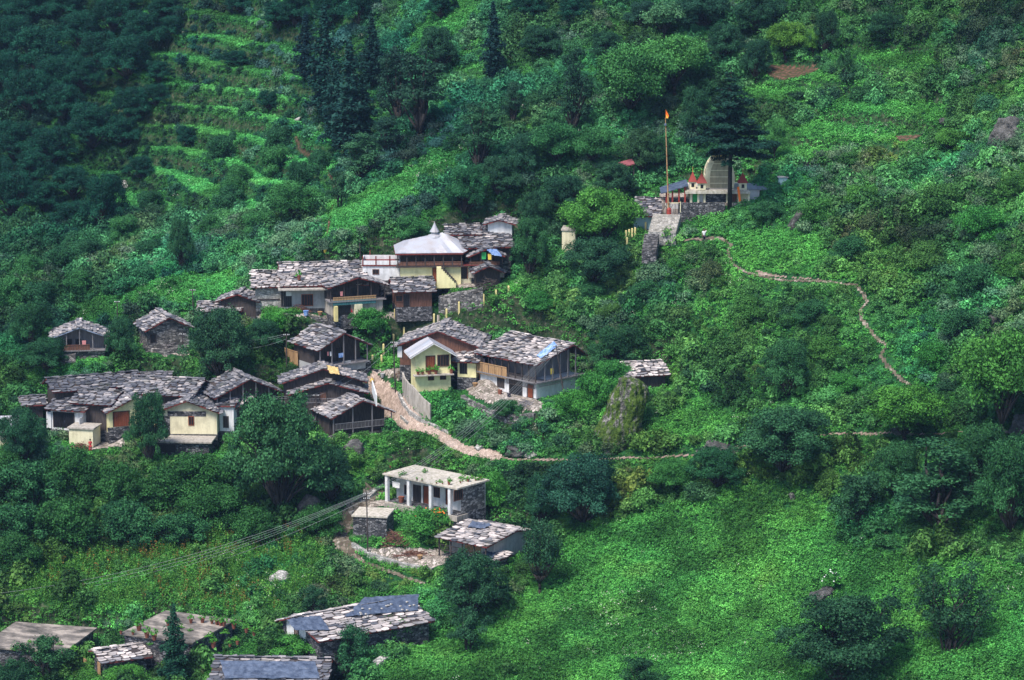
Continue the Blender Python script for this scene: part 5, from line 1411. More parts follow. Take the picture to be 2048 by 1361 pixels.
def scatter(name, meshes, X, Y, Z, scl, tint, label, tilt=0.12):
    """one object of uncountable plants: points that carry instances"""
    srcs = []
    for me in meshes:
        o = bpy.data.objects.new(me.name, me); srcs.append(o)     # never linked to the scene
    n = len(X)
    me = bpy.data.meshes.new(name)
    me.vertices.add(n); me.vertices.foreach_set('co', np.stack([X, Y, Z], 1).astype(np.float32).ravel())
    def at(nm, ty, arr, key='value'):
        a = me.attributes.new(nm, ty, 'POINT'); a.data.foreach_set(key, arr)
    at('idx', 'INT', RNG.integers(0, len(srcs), n).astype(np.int32))
    rot = np.stack([RNG.normal(0, tilt, n), RNG.normal(0, tilt, n), RNG.uniform(0, 6.28, n)], 1)
    at('rot', 'FLOAT_VECTOR', rot.astype(np.float32).ravel(), 'vector')
    at('scl', 'FLOAT_VECTOR', scl.astype(np.float32).ravel(), 'vector')
    at('tint', 'FLOAT_VECTOR', tint.astype(np.float32).ravel(), 'vector')
    ob = bpy.data.objects.new(name, me); COL.objects.link(ob)
    tag(ob, label, None, None, 'stuff')
    ng = bpy.data.node_groups.new(name, 'GeometryNodeTree')
    ng.interface.new_socket('Geometry', in_out='INPUT', socket_type='NodeSocketGeometry')
    ng.interface.new_socket('Geometry', in_out='OUTPUT', socket_type='NodeSocketGeometry')
    gi = ng.nodes.new('NodeGroupInput'); go = ng.nodes.new('NodeGroupOutput')
    jn = ng.nodes.new('GeometryNodeJoinGeometry')
    for s in srcs:
        oi = ng.nodes.new('GeometryNodeObjectInfo'); oi.inputs['Object'].default_value = s; oi.inputs['As Instance'].default_value = True
        ng.links.new(oi.outputs['Geometry'], jn.inputs[0])
    ip = ng.nodes.new('GeometryNodeInstanceOnPoints'); ip.inputs['Pick Instance'].default_value = True
    def na(nm, ty):
        a = ng.nodes.new('GeometryNodeInputNamedAttribute'); a.data_type = ty; a.inputs['Name'].default_value = nm
        return a.outputs[0]
    ng.links.new(gi.outputs[0], ip.inputs['Points']); ng.links.new(jn.outputs[0], ip.inputs['Instance'])
    ng.links.new(na('idx', 'INT'), ip.inputs['Instance Index'])
    e2r = ng.nodes.new('FunctionNodeEulerToRotation'); ng.links.new(na('rot', 'FLOAT_VECTOR'), e2r.inputs[0])
    ng.links.new(e2r.outputs[0], ip.inputs['Rotation']); ng.links.new(na('scl', 'FLOAT_VECTOR'), ip.inputs['Scale'])
    ng.links.new(ip.outputs[0], go.inputs[0])
    md = ob.modifiers.new('plants', 'NODES'); md.node_group = ng
    return ob

# --- low growth, everywhere: leafy mounds
CL = [clump('undergrowth_clump', 'leaf', 300+i) for i in range(5)]
X, Y, Z, px, py = sample(0.82)
op = openness(px, py); fld = inpoly(px, py, FIELD)
op = np.maximum(op, tread_at(X, Y)[0]*1.04)
dens = np.clip(0.80+0.9*fbm(X/9, Y/9, 3, 61), 0.45, 1)*(1-0.975*op)*(1-0.6*fld)
sel = RNG.random(len(X)) < dens
X, Y, Z, px, py, op = [a[sel] for a in (X, Y, Z, px, py, op)]
s = np.clip(np.exp(RNG.normal(0.0, 0.36, len(X)))*(0.95+1.1*fbm(X/5, Y/5, 2, 62)), 0.3, 2.5)*(1-0.45*op)
kk = F_PX/np.sqrt(X**2+Y**2+(Z-100)**2)
s = np.where(tread_at(X, Y)[1], s*0.62, s)
RNG2 = np.random.default_rng(3)
def fit(X, Y, px, py, s, kk, hh, ww):
    ok = clear_of(X, Y, px, py, s*hh*kk, s*ww*kk)
    s2 = np.where(ok, s, np.minimum(s*0.5, 0.62/(hh*kk/19)))
    ok2 = ok | clear_of(X, Y, px, py, s2*hh*kk, s2*ww*kk)
    s3 = np.where(ok2, s2, 12.5/(hh*kk)*np.random.default_rng(5).uniform(0.6, 1, len(s)))
    return s3, ok2 | clear_of(X, Y, px, py, s3*hh*kk, s3*ww*kk)
s, ok = fit(X, Y, px, py, s, kk, 1.1, 1.4)
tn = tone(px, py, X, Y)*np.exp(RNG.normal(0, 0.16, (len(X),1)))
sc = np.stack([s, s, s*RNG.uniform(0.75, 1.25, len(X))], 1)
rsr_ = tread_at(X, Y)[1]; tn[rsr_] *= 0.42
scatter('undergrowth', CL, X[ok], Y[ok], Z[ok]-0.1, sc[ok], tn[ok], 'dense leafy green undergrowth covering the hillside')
print('undergrowth', ok.sum())
# --- pale and dark accents in the undergrowth
for nm, m, sd_, thr, lab, tmul in (('pale_undergrowth', 'leafpale', 320, 0.10, 'pale grey-green leafy weeds among the undergrowth', 0.75), ('dark_undergrowth', 'leafdark', 330, 0.14, 'darker leafy growth in hollows of the hillside', 1.2)):
    cl = [clump(nm+'_clump', m, sd_+i, leaf=0.08) for i in range(3)]
    X, Y, Z, px, py = sample(1.15)
    op = openness(px, py)
    mk = (fbm(X/9, Y/9, 3, sd_) > thr) & (RNG.random(len(X)) < 0.8) & (op < 0.5) & (~inpoly(px, py, FIELD)) & ~tread_at(X, Y)[0]
    if m == 'leafpale': mk &= (blob(px, py, 60, 160, 420, 330) < 0.3)
    X, Y, Z, px, py = [a[mk] for a in (X, Y, Z, px, py)]
    s = np.clip(np.exp(RNG.normal(0.12, 0.25, len(X))), 0.5, 1.8); kk = F_PX/np.sqrt(X**2+Y**2+(Z-100)**2)
    s, ok = fit(X, Y, px, py, s, kk, 1.1, 1.4)
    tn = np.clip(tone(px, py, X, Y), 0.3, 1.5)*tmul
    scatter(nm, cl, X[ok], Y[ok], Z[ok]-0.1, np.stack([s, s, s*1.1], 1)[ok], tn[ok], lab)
    print(nm, ok.sum())
# --- herbs and grass
TF = [tuft('herb_tuft', 'grass', 340+i, 48, 0.45, 0.45, 0.08) for i in range(5)]
X, Y, Z, px, py = sample(0.38)
op = openness(px, py); fld = inpoly(px, py, FIELD)
inK = np.zeros(len(X), bool)
for (x0, y0, x1, y1, Yh) in KEEP: inK |= (px > x0-25) & (px < x1+25) & (py > y0-10) & (py < y1+40)
op = np.maximum(op, tread_at(X, Y)[0]*0.9)
keep_ = RNG.random(len(X)) < np.where(op > 0.5, 1.0, np.where(fld, 0.9, np.where(inK, 0.9, 0.5)))
X, Y, Z, px, py, op = [a[keep_] for a in (X, Y, Z, px, py, op)]
s = np.clip(np.exp(RNG.normal(0.1, 0.22, len(X)))*(0.92+0.6*fbm(X/2.5, Y/2.5, 2, 63)), 0.5, 1.5); kk = F_PX/np.sqrt(X**2+Y**2+(Z-100)**2)
ok = clear_of(X, Y, px, py, s*0.3*kk, s*0.5*kk, -0.03)
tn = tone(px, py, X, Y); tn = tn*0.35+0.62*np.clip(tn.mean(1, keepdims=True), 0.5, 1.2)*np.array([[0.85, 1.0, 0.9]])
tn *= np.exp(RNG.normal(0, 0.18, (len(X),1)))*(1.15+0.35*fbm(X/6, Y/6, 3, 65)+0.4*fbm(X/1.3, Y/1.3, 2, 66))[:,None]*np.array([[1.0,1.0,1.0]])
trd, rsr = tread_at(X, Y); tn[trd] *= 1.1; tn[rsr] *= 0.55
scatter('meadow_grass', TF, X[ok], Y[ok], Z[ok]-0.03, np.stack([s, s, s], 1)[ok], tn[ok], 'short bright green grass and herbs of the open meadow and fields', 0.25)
print('grass', ok.sum())
# --- tall weeds of the lower left field, some with reddish plumes; white and yellow flowers
ST = [tuft('weed_stalk', 'grass', 360+i, 42, 0.30, 1.0, 0.07, True) for i in range(4)]
X, Y, Z, px, py = sample(0.50, -75, 10, 245, 320)
mk = inpoly(px+fbm(X/4, Y/4, 2, 5)*60, py+fbm(X/4, Y/4, 2, 6)*40, FIELD+[]) | ((blob(px, py, 330, 1080, 330, 60, 0, 0.4) > RNG.random(len(X))) )
X, Y, Z, px, py = [a[mk] for a in (X, Y, Z, px, py)]
s = np.clip(np.exp(RNG.normal(0.0, 0.25, len(X))), 0.5, 1.7); kk = F_PX/np.sqrt(X**2+Y**2+(Z-100)**2)
ok = clear_of(X, Y, px, py, s*1.0*kk, s*0.5*kk)
v = (0.95+0.9*fbm(X/6, Y/6, 3, 71))[:,None]
scatter('tall_weeds', ST, X[ok], Y[ok], Z[ok]-0.05, np.stack([s, s, s], 1)[ok], (v*np.array([[1.25, 0.95, 0.8]])*np.exp(RNG.normal(0, 0.2, (len(X),1))))[ok], 'tall upright weeds of the lower left field', 0.08)
RP = [tuft('red_plume', 'redleaf', 370+i, 28, 0.25, 1.15, 0.06, True) for i in range(2)]
sub = ok & (np.maximum(np.maximum(blob(px, py, 400, 1200, 110, 55, 0, 0.6), blob(px, py, 280, 1120, 180, 30, -10, 0.6)), blob(px, py, 560, 1100, 120, 25, -10, 0.6)) > RNG.random(len(X))*3.2)
scatter('amaranth_plumes', RP, X[sub], Y[sub], Z[sub], np.stack([s, s, s], 1)[sub], np.ones((sub.sum(),3)), 'orange-red amaranth plumes in the lower left field', 0.08)
FLW = [tuft('white_blossom', 'bloom', 380+i, 9, 0.35, 0.5, 0.055) for i in range(3)]
X, Y, Z, px, py = sample(0.8)
fl = [(1270,600,60,40),(1330,590,50,30),(300,590,50,25),(330,600,60,20),(540,1170,90,50),(500,1120,70,25),(1200,260,60,40),(1080,230,40,30),(870,350,60,20),(820,420,40,30),(990,530,20,20),(1240,650,60,40),(1120,850,60,30),(1400,560,80,40),(1760,300,90,50),(1880,330,70,60),(2010,1150,50,40),(1300,1310,90,30),(1230,1240,80,40),(800,850,50,60),(1730,1040,40,30),(950,850,40,40)]
pr = np.zeros(len(X))
for a in fl: pr = np.maximum(pr, blob(px, py, *a, 0, 0.5))
mk = RNG.random(len(X)) < pr*0.5+0.012
X, Y, Z, px, py = [a[mk] for a in (X, Y, Z, px, py)]
s = RNG.uniform(0.5, 1.3, len(X)); kk = F_PX/np.sqrt(X**2+Y**2+(Z-100)**2)
ok = clear_of(X, Y, px, py, s*1.0*kk, s*0.5*kk)
scatter('wild_flowers', FLW, X[ok], Y[ok], Z[ok]+RNG.uniform(0.1, 0.9, len(X))[ok], np.stack([s, s, s], 1)[ok], np.ones((ok.sum(),3)), 'small white wild flowers dotted through the greenery', 0.3)

# --- shrubs one can tell apart: each its own object
SH = [clump('shrub', 'leaf', 400+i, 3.0, 2.2, 14, 0.10, per=0.9) for i in range(5)]
SHP = [clump('shrub', 'leafpale', 410+i, 3.0, 2.2, 14, 0.10, per=0.85) for i in range(3)]
SHD = [clump('shrub', 'leafdark', 420+i, 3.0, 2.2, 14, 0.10, per=0.9) for i in range(3)]
def shrub(x, y, z, s, me, tint, label, group):
    o = bpy.data.objects.new('shrub', me); COL.objects.link(o)
    o.location = (x, y, z-0.2*s); o.rotation_euler = (0, 0, random.uniform(0, 6.28)); o.scale = (s, s, s*random.uniform(0.85, 1.2))
    o['tint'] = [float(t) for t in tint]
    tag(o, label, 'shrub', group)
X, Y, Z, px, py = sample(3.4)
op = openness(px, py); fld = inpoly(px, py, FIELD)
mk = (op < 0.5) & ~fld & ~(tread_at(X, Y)[0] | tread_at(X, Y)[1]) & (px > -20) & (px < 2070) & (py > -10) & (py < 1390)
X, Y, Z, px, py = [a[mk] for a in (X, Y, Z, px, py)]
s = RNG.uniform(0.55, 1.15, len(X)); kk = F_PX/np.sqrt(X**2+Y**2+(Z-100)**2)
s, ok = fit(X, Y, px, py, s, kk, 2.2, 3.0)
ok &= s > 0.4
ii = np.nonzero(ok)[0]; RNG.shuffle(ii); ii = ii[:285]
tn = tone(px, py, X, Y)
for i in ii:
    pale = (fbm(X[i:i+1]/9, Y[i:i+1]/9, 3, 320)[0] > 0.10) and not (px[i] < 450 and py[i] < 420)
    dk = px[i] < 420 and py[i] < 430 or random.random() < 0.2
    me = random.choice(SHP if pale else (SHD if dk else SH))
    area = ('far upper slope' if py[i] < 420 and px[i] < 1150 else 'upper right slope' if py[i] < 480 else 'right hand slope' if px[i] > 1150 and py[i] < 930 else 'slope between the village houses' if py[i] < 900 else 'thicket below the village' if px[i] < 760 else 'rim of the meadow')
    kd = 'pale grey-green' if pale else ('dark green' if dk else 'mid green')
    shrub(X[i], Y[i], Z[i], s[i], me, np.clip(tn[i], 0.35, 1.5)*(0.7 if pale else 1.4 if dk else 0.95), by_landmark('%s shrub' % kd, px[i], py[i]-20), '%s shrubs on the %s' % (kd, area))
print('shrubs', len(ii), 'of', ok.sum())
ORD = ['first','second','third','fourth','fifth','sixth','seventh','eighth','ninth','tenth','eleventh','twelfth','thirteenth','fourteenth','fifteenth','sixteenth','seventeenth','eighteenth','nineteenth','twentieth']
# ------------------------------------------------------------------ temple on its stone platform
tx = lambda px: (px-1400)/TK
tz = lambda py, y=0.0: (406-py)/TK/0.985-y*0.145
def temple():
    r = empty('temple', TO, 0, 'small cream temple with curved tower, dark cap and red pyramid turrets on a stone platform', 'temple')
    mb = MB(); mb.box(tx(1380), tx(1499), 0.5, 5.5, -0.8, tz(387)); mb.build('hall', M['cream'], r)
    for a, b, m in ((1386,1395,'clothgreen'),(1399,1406,'white'),(1412,1452,'darkstone'),(1462,1474,'brown')):
        mb = MB(); mb.box(tx(a), tx(b), 0.44, 0.52, 0.02, tz(389)); mb.build('wall_panel' if m != 'brown' else 'door', M[m], r)
    for px in (1382, 1396.5, 1409, 1455, 1478, 1497):
        mb = MB(); mb.box(tx(px)-0.11, tx(px)+0.11, 0.0, 0.24, -0.02, tz(387)); mb.build('pillar', M['cream'], r)
    mb = MB(); mb.box(tx(1370), tx(1500), -0.5, 6.0, tz(387)+0.001, tz(382)); mb.box(tx(1373), tx(1497), -0.3, 5.8, tz(382)+0.001, tz(380)); mb.build('slab_roof', M['slab'], r)
    zs = tz(380)
    # curved tower
    cx_ = tx(1441); cy_ = 3.0; R0 = 1.55; Ht = tz(322, -0.4)-zs
    mb = MB(); n = 14
    def rad_(t): return R0*(1+0.07*math.sin(math.pi*t)-0.48*t**3)
    for i in range(n):
        t0, t1 = i/n, (i+1)/n
        a, b = rad_(t0), rad_(t1); z0 = zs+Ht*t0; z1 = zs+Ht*t1
        k_ = 0.035 if i % 2 else 0.0
        mb.hexa([(cx_-a+k_,cy_-a+k_,z0),(cx_+a-k_,cy_-a+k_,z0),(cx_+a-k_,cy_+a-k_,z0),(cx_-a+k_,cy_+a-k_,z0)],
                [(cx_-b+k_,cy_-b+k_,z1),(cx_+b-k_,cy_-b+k_,z1),(cx_+b-k_,cy_+b-k_,z1),(cx_-b+k_,cy_+b-k_,z1)])
    tw = mb.build('tower', M['olive'], r)
    for i in range(2, n, 3):
        t0 = i/n; a = rad_(t0)+0.02; z0 = zs+Ht*t0; mb = MB(); mb.box(cx_-a, cx_+a, cy_-a, cy_+a, z0, z0+0.09); mb.build('tower_band', M['cream'], tw)
    for sx, sy in ((-1,-1),(1,-1),(-1,1),(1,1)):
        mb = MB()
        for i in range(n):
            a, b = rad_(i/n)+0.03, rad_((i+1)/n)+0.03; z0 = zs+Ht*i/n; z1 = zs+Ht*(i+1)/n; wd = 0.5
            q0 = [(cx_+sx*(a-wd), cy_+sy*(a-wd)), (cx_+sx*a, cy_+sy*(a-wd)), (cx_+sx*a, cy_+sy*a), (cx_+sx*(a-wd), cy_+sy*a)]
            q1 = [(cx_+sx*(b-wd), cy_+sy*(b-wd)), (cx_+sx*b, cy_+sy*(b-wd)), (cx_+sx*b, cy_+sy*b), (cx_+sx*(b-wd), cy_+sy*b)]
            if sx*sy < 0: q0.reverse(); q1.reverse()
            mb.hexa([(x, y, z0) for x, y in q0], [(x, y, z1) for x, y in q1])
        mb.build('tower_rib', M['cream'], tw)
    zt = zs+Ht
    mb = MB(); mb.lathe([(0.75,zt-0.02),(0.95,zt+0.08),(0.9,zt+0.22),(0.6,zt+0.3)], 14, cx_, cy_); mb.build('tower_disc', M['gold'], tw)
    mb = MB(); mb.lathe([(0.5,zt+0.3),(1.25,zt+0.32),(1.3,zt+0.42),(0.8,zt+0.62),(0.2,zt+0.72)], 14, cx_, cy_); mb.build('tower_cap', M['tarp'], tw)
    mb = MB(); mb.lathe([(0.08,zt+0.7),(0.16,zt+0.82),(0.05,zt+0.95),(0.02,zt+1.25)], 8, cx_, cy_); mb.build('finial', M['gold'], tw)
    for px, y, w_ in ((1386,1.1,0.78),(1403,0.1,0.95),(1485,0.3,0.95)):
        X = tx(px); z0 = zs+0.001; hb_ = 0.78
        mb = MB(); mb.box(X-w_/2*0.9, X+w_/2*0.9, y-w_/2*0.9, y+w_/2*0.9, z0, z0+hb_); tu = mb.build('turret', M['cream'], r)
        mb = MB(); mb.box(X-0.16, X+0.16, y-w_*0.45-0.02, y-w_*0.45+0.01, z0+0.2, z0+0.62); mb.build('niche', M['dark'], tu)
        mb = MB(); e = w_*0.62
        mb.add([(X-e,y-e,z0+hb_),(X+e,y-e,z0+hb_),(X+e,y+e,z0+hb_),(X-e,y+e,z0+hb_),(X-e*0.45,y-e*0.45,z0+hb_+0.62),(X+e*0.45,y-e*0.45,z0+hb_+0.62),(X+e*0.45,y+e*0.45,z0+hb_+0.62),(X-e*0.45,y+e*0.45,z0+hb_+0.62),(X,y,z0+hb_+1.15)],
               [(0,3,2,1),(0,1,5,4),(1,2,6,5),(2,3,7,6),(3,0,4,7),(4,5,8),(5,6,8),(6,7,8),(7,4,8)]); mb.build('turret_roof', M['red'], tu)
        mb = MB(); mb.tube((X,y,z0+hb_+1.1),(X,y,z0+hb_+1.7),0.035,0.015,5); mb.build('finial', M['gold'], tu)
    # side veranda with its lean-to roof
    mb = MB(); a = Vector((tx(1322), -0.3, tz(388))); b = Vector((tx(1376), -0.3, tz(372)))
    mb.hexa([a, b, b+Vector((0,4,0.1)), a+Vector((0,4,0.1))], [a+Vector((0,0,0.1)), b+Vector((0,0,0.1)), b+Vector((0,4,0.2)), a+Vector((0,4,0.2))]); mb.build('veranda_roof', M['tarp'], r)
    for px in (1333, 1345, 1358, 1370):
        t = (px-1322)/54
        mb = MB(); mb.box(tx(px)-0.09, tx(px)+0.09, 0.0, 0.18, -0.05, tz(388)+(tz(372)-tz(388))*t-0.005); mb.build('veranda_post', M['red'], r)
    return r
temple()
def retaining(px0, px1, ztop, zbot, ya, name, label, m='darkstone', y0=None):
    pass
mb = MB(); mb.box(tx(1356), tx(1448), -1.0, 0.0, -2.6, 0.02); mb.box(tx(1356), tx(1448), -1.02, -0.72, 0.02, 0.14)
o = mb.build('retaining_wall', M['darkstone']); o.location = TO; tag(o, 'dark dry stone wall holding up the temple platform', 'stone wall')
mb = MB(); mb.box(tx(1325), tx(1520), -0.1, 8.5, -2.2, -0.02); o = mb.build('platform', M['paving']); o.location = TO; tag(o, kind='structure')
# railing beside the flagpole
r_ = empty('railing', TO+np.array([tx(1349), -1.0, -0.55]), 0, 'short white railing beside the foot of the flagpole', 'railing')
mb = MB()
for i in range(7): mb.box(-0.5+i*0.16, -0.45+i*0.16, 0, 0.05, 0.0, 0.62)
mb.build('baluster', M['white'], r_)
mb = MB(); mb.box(-0.58, 0.58, -0.02, 0.07, 0.62, 0.72); mb.box(-0.66, -0.58, -0.04, 0.1, -0.4, 0.8); mb.box(0.58, 0.66, -0.04, 0.1, -0.4, 0.8); mb.build('rail', M['cream'], r_)
# flagpole
fp = wpt(1338, 428, TO[1]-1.3); tp = wpt(1331, 236, TO[1]-1.3)
r_ = empty('flagpole', fp, 0, 'tall bamboo flagpole with small red and yellow pennant beside the temple steps', 'flagpole')
mb = MB(); v = Vector(tp-fp); mb.tube((0,0,-1.2), v, 0.10, 0.045, 8); mb.build('pole', M['tanwood'], r_)
mb = MB()
for i in range(9): 
    q = v*(0.1+0.1*i); mb.tube(q, q+v.normalized()*0.08, 0.11-0.005*i, 0.11-0.005*i, 8)
mb.build('pole_band', M['redwood'], r_)
mb = MB(); mb.lathe([(0.3,-0.6),(0.26,0.5),(0.14,0.7)], 8); mb.build('pole_base', M['red'], r_)
def pennant(p0, h_, w_, m):
    mb = MB(); n = 6; V = []
    for i in range(n+1):
        t = i/n; y = 0.08*math.sin(t*5)
        V += [(p0[0]+w_*t, p0[1]+y, p0[2]+h_*(0.1+0.0*t)), (p0[0]+w_*t, p0[1]+y, p0[2]+h_*(1-0.8*t)+0.1*h_*t)]
    mb.add(V, [(2*i, 2*i+2, 2*i+3, 2*i+1) for i in range(n)]); return mb
pennant(v, 0.95, 0.36, 'orange').build('flag', M['orange'], r_)
pennant(v+Vector((0.02,-0.06,-0.1)), 0.55, 0.28, 'flame').build('flag_stripe', M['flame'], r_)
mb = MB(); mb.lathe([(0.05,v.z-0.9),(0.16,v.z-0.85),(0.16,v.z-0.7),(0.05,v.z-0.6)], 8, v.x, v.y); mb.build('pole_knob', M['tarp'], r_)
# saffron cloth streamer at the right turret
mb = MB(); p = TO+np.array([tx(1474), -0.75, 0])
V = []
for i in range(9):
    t = i/8; V += [(-0.10+0.25*t, 0.05*math.sin(6*t), 1.9-1.7*t), (0.16+0.22*t, 0.05*math.cos(5*t), 1.95-1.6*t)]
mb.add(V, [(2*i,2*i+1,2*i+3,2*i+2) for i in range(8)]); o = mb.build('cloth_streamer', M['orange']); o.location = p; tag(o, 'saffron cloth streamer hanging in front of the right temple turret', 'cloth')
# white annex and sheet metal right of the temple
gA = TO+np.array([tx(1508), 1.5, 0.35])
r_ = empty('annex', gA, 0, 'little white annex with pale metal roof right of the temple', 'building')
mb = MB(); mb.box(-0.75,0.7,0,2.4,-1.5,0.95); mb.build('wall', M['white'], r_)
mb = MB(); sheets(mb, (-1.0,-0.3,1.0),(3.2,-0.3,0.85),(3.2,2.6,1.15),(-1.0,2.6,1.3)); mb.hexa([(-1,-0.3,0.96),(3.2,-0.3,0.81),(3.2,2.6,1.11),(-1,2.6,1.26)],[(-1,-0.3,0.99),(3.2,-0.3,0.84),(3.2,2.6,1.14),(-1,2.6,1.29)]); mb.build('roof', M['metalroof'], r_)
gB = ground_at(1566, 376, Hf=H1)
r_ = empty('water_tank_hut', gB, 0, 'small blue-grey box shaped hut right of the white annex', 'hut')
mb = MB(); mb.box(-0.5,0.5,0,1.2,-0.6,1.15); mb.build('wall', M['cyan'], r_)
mb = MB(); mb.box(-0.62,0.62,-0.12,1.3,1.153,1.24); mb.build('roof', M['metalroof'], r_)

# ------------------------------------------------------------------ dry stone walls, kerbs, stairs
def stone_wall(line, h_, m, label, th=0.4, name='stone_wall', cat='stone wall', drop=0.8):
    pts = [ground_at(*p, Hf=H1) for p in line]; o = pts[0].copy(); mb = MB()
    R_ = random.Random(int(line[0][0]))
    fine = []
    for a, b in zip(pts[:-1], pts[1:]):
        n = max(1, int(np.linalg.norm(b[:2]-a[:2])/0.7)); fine += [a*(1-t)+b*t for t in np.linspace(0, 1, n+1)[:-1]]
    fine.append(pts[-1])
    prev = None
    for k, p in enumerate(fine):
        q = fine[min(k+1, len(fine)-1)]-fine[max(k-1, 0)]; q = q[:2]/(np.linalg.norm(q[:2])+1e-9); nrm = np.array([-q[1], q[0]])*th/2
        hh = h_*R_.uniform(0.9, 1.08); z = p[2]-o[2]
        x, y = p[0]-o[0], p[1]-o[1]
        cur = [(x-nrm[0], y-nrm[1], z-drop), (x+nrm[0], y+nrm[1], z-drop), (x+nrm[0], y+nrm[1], z+hh), (x-nrm[0], y-nrm[1], z+hh)]
        if prev: mb.add(prev+cur, [(0,4,7,3),(5,1,2,6),(3,7,6,2)], 0)
        else: mb.add(cur, [(0,3,2,1)], 0)
        prev = cur
    mb.add(prev, [(0,1,2,3)], 0)
    ob = mb.build(name, M[m]); ob.location = o; tag(ob, label, cat); return ob
stone_wall([(878,620),(905,614),(940,608),(966,600)], 1.5, 'stone', 'dry stone wall below the yard of the timber hall')
stone_wall([(806,788),(818,806),(832,822),(846,836),(861,846)], 2.2, 'concrete', 'tall weathered grey wall between the stone path and the yellow house', 0.18, 'weathered_wall', 'wall')
stone_wall([(798,790),(806,808),(820,828),(845,845),(872,857),(898,869)], 0.35, 'palestone', 'low pale kerb along the upper side of the stone path', 0.25, 'kerb', 'kerb')
stone_wall([(802,836),(816,850)], 0.3, 'palestone', 'short pale kerb stone on the lower side of the stone path', 0.2, 'kerb', 'kerb')
stone_wall([(925,800),(965,822),(1010,838),(1070,836)], 0.5, 'stone', 'overgrown stone edge under the yard of the big balcony house', 0.5)
stone_wall([(705,1092),(740,1112),(800,1132),(865,1144)], 0.35, 'palestone', 'low stone edge of the paved farmyard along the lower path', 0.4)
stone_wall([(286,703),(330,708),(382,702)], 0.5, 'stone', 'rough stone wall in front of the stone gable house')
stone_wall([(120,727),(152,727)], 1.0, 'stone', 'stone footing under the house with the blue-grey verge', 0.8)
stone_wall([(1528,352),(1580,348),(1637,345)], 0.35, 'darkstone', 'lowest dark stone terrace wall right of the temple', 0.3)
stone_wall([(1535,343),(1590,338),(1640,336)], 0.35, 'darkstone', 'middle dark stone terrace wall right of the temple', 0.3)
stone_wall([(1562,333),(1624,329)], 0.3, 'darkstone', 'uppermost dark stone terrace wall right of the temple', 0.3)
stone_wall([(700,728),(738,745)], 1.2, 'darkstone', 'dark stone wall between the dark balcony house and the small stair', 0.6)
stone_wall([(565,634),(640,640),(668,650)], 0.35, 'stone', 'stone edge of the yard before the long slate house', 0.4)
stone_wall([(735,1345),(760,1328),(798,1308)], 0.45, 'palestone', 'pale rubble wall along the meadow edge, bottom centre', 0.9)
stone_wall([(750,985),(700,1030)], 0.3, 'palestone', 'tumbled pale stones edging the path beside the flat roofed white house', 0.5)
stone_wall([(770,1012),(905,1032)], 0.35, 'concrete', 'concrete plinth step in front of the white veranda house', 0.5, 'plinth', 'step')
def stairs(bot, top, wdt, n, m, label, name='stair', Yb=None):
    a = np.array(bot) if len(bot) == 3 else ground_at(*bot, Hf=H1); b = np.array(top) if len(top) == 3 else ground_at(*top, Hf=H1)
    d = b-a; L = np.linalg.norm(d[:2]); u = d[:2]/L; nn = np.array([-u[1], u[0]])*wdt/2; mb = MB()
    for i in range(n):
        t0, t1 = i/n, (i+1)/n; z1 = d[2]*t1
        p0 = u*L*t0; p1 = u*L*t1*0.999
        c = [(p0[0]-nn[0], p0[1]-nn[1]), (p0[0]+nn[0], p0[1]+nn[1]), (p1[0]+nn[0], p1[1]+nn[1]), (p1[0]-nn[0], p1[1]-nn[1])][::-1]
        mb.hexa([(x, y, d[2]*t0-1.4) for x, y in c], [(x, y, z1) for x, y in c])
    mb.m = [0 if i % 6 == 1 else 1 for i in range(len(mb.m))]
    o = mb.build(name, [M[m], M['palestone' if m == 'slab' else 'darkstone']]); o.location = a; tag(o, label, 'stairs'); return a, b
tb = wpt(1334, 429, TO[1]-1.4)
stairs(tuple(wpt(1324, 466, TO[1]-4.6)), tuple(tb), 3.1, 14, 'slab', 'broad pale flight of steps climbing to the flagpole')
stairs(tuple(wpt(1298, 503, TO[1]-9.0)), tuple(wpt(1304, 468, TO[1]-5.0)), 1.6, 11, 'stone', 'narrow grey flight of steps below the broad pale one')
stairs((745,742), (786,690), 1.3, 12, 'stone', 'small stone stair between yellow posts, left of the yellow house')
for i, (px, py) in enumerate(((898,884),(906,889),(915,893))):
    pass

# yellow concrete posts
def post_at(px, py, h_, label, group, w_=0.2):
    g = ground_at(px, py, Hf=H1); mb = MB(); a = w_/2
    mb.box(-a, a, -a, a, -0.6, h_)
    mb.hexa([(-a,-a,h_),(a,-a,h_),(a,a,h_),(-a,a,h_)], [(-a*0.3,-a*0.3,h_+0.08),(a*0.3,-a*0.3,h_+0.08),(a*0.3,a*0.3,h_+0.08),(-a*0.3,a*0.3,h_+0.08)])
    o = mb.build('fence_post', M['post']); o.location = g; tag(o, label, 'post', group)
gf = 'yellow posts along the path below the hall'
FPN = ['rightmost','second from the right','third from the right','fourth from the right','fifth from the right','sixth from the right','seventh from the right','eighth from the right','ninth from the right','tenth from the right']
for i, (px, py) in enumerate([(1017,588),(992,596),(967,604),(943,612),(918,620),(893,634),(868,644),(824,634),(790,634),(755,624)]):
    post_at(px, py, 0.85, 'yellow post below the hall, %s of its row' % FPN[i], gf)
gf = 'yellow posts of the small stair'
for (px, py), l in zip([(745,730),(763,730),(767,708),(787,688),(808,674)], ['at the left foot of the small stair','at the right foot of the small stair','halfway up the small stair','near the top of the small stair','beyond the top of the small stair']):
    post_at(px, py, 1.05, 'yellow post '+l, gf)
gf = 'yellow balusters beside the temple steps'
for i, (px, py) in enumerate([(1291,462),(1295,446),(1300,440),(1304,434),(1309,428),(1313,424)]):
    post_at(px, py, 0.95, 'yellow baluster beside the temple steps, number %s from the bottom' % ['one','two','three','four','five','six'][i], gf)
gf = 'yellow posts near the pale blue walled house'
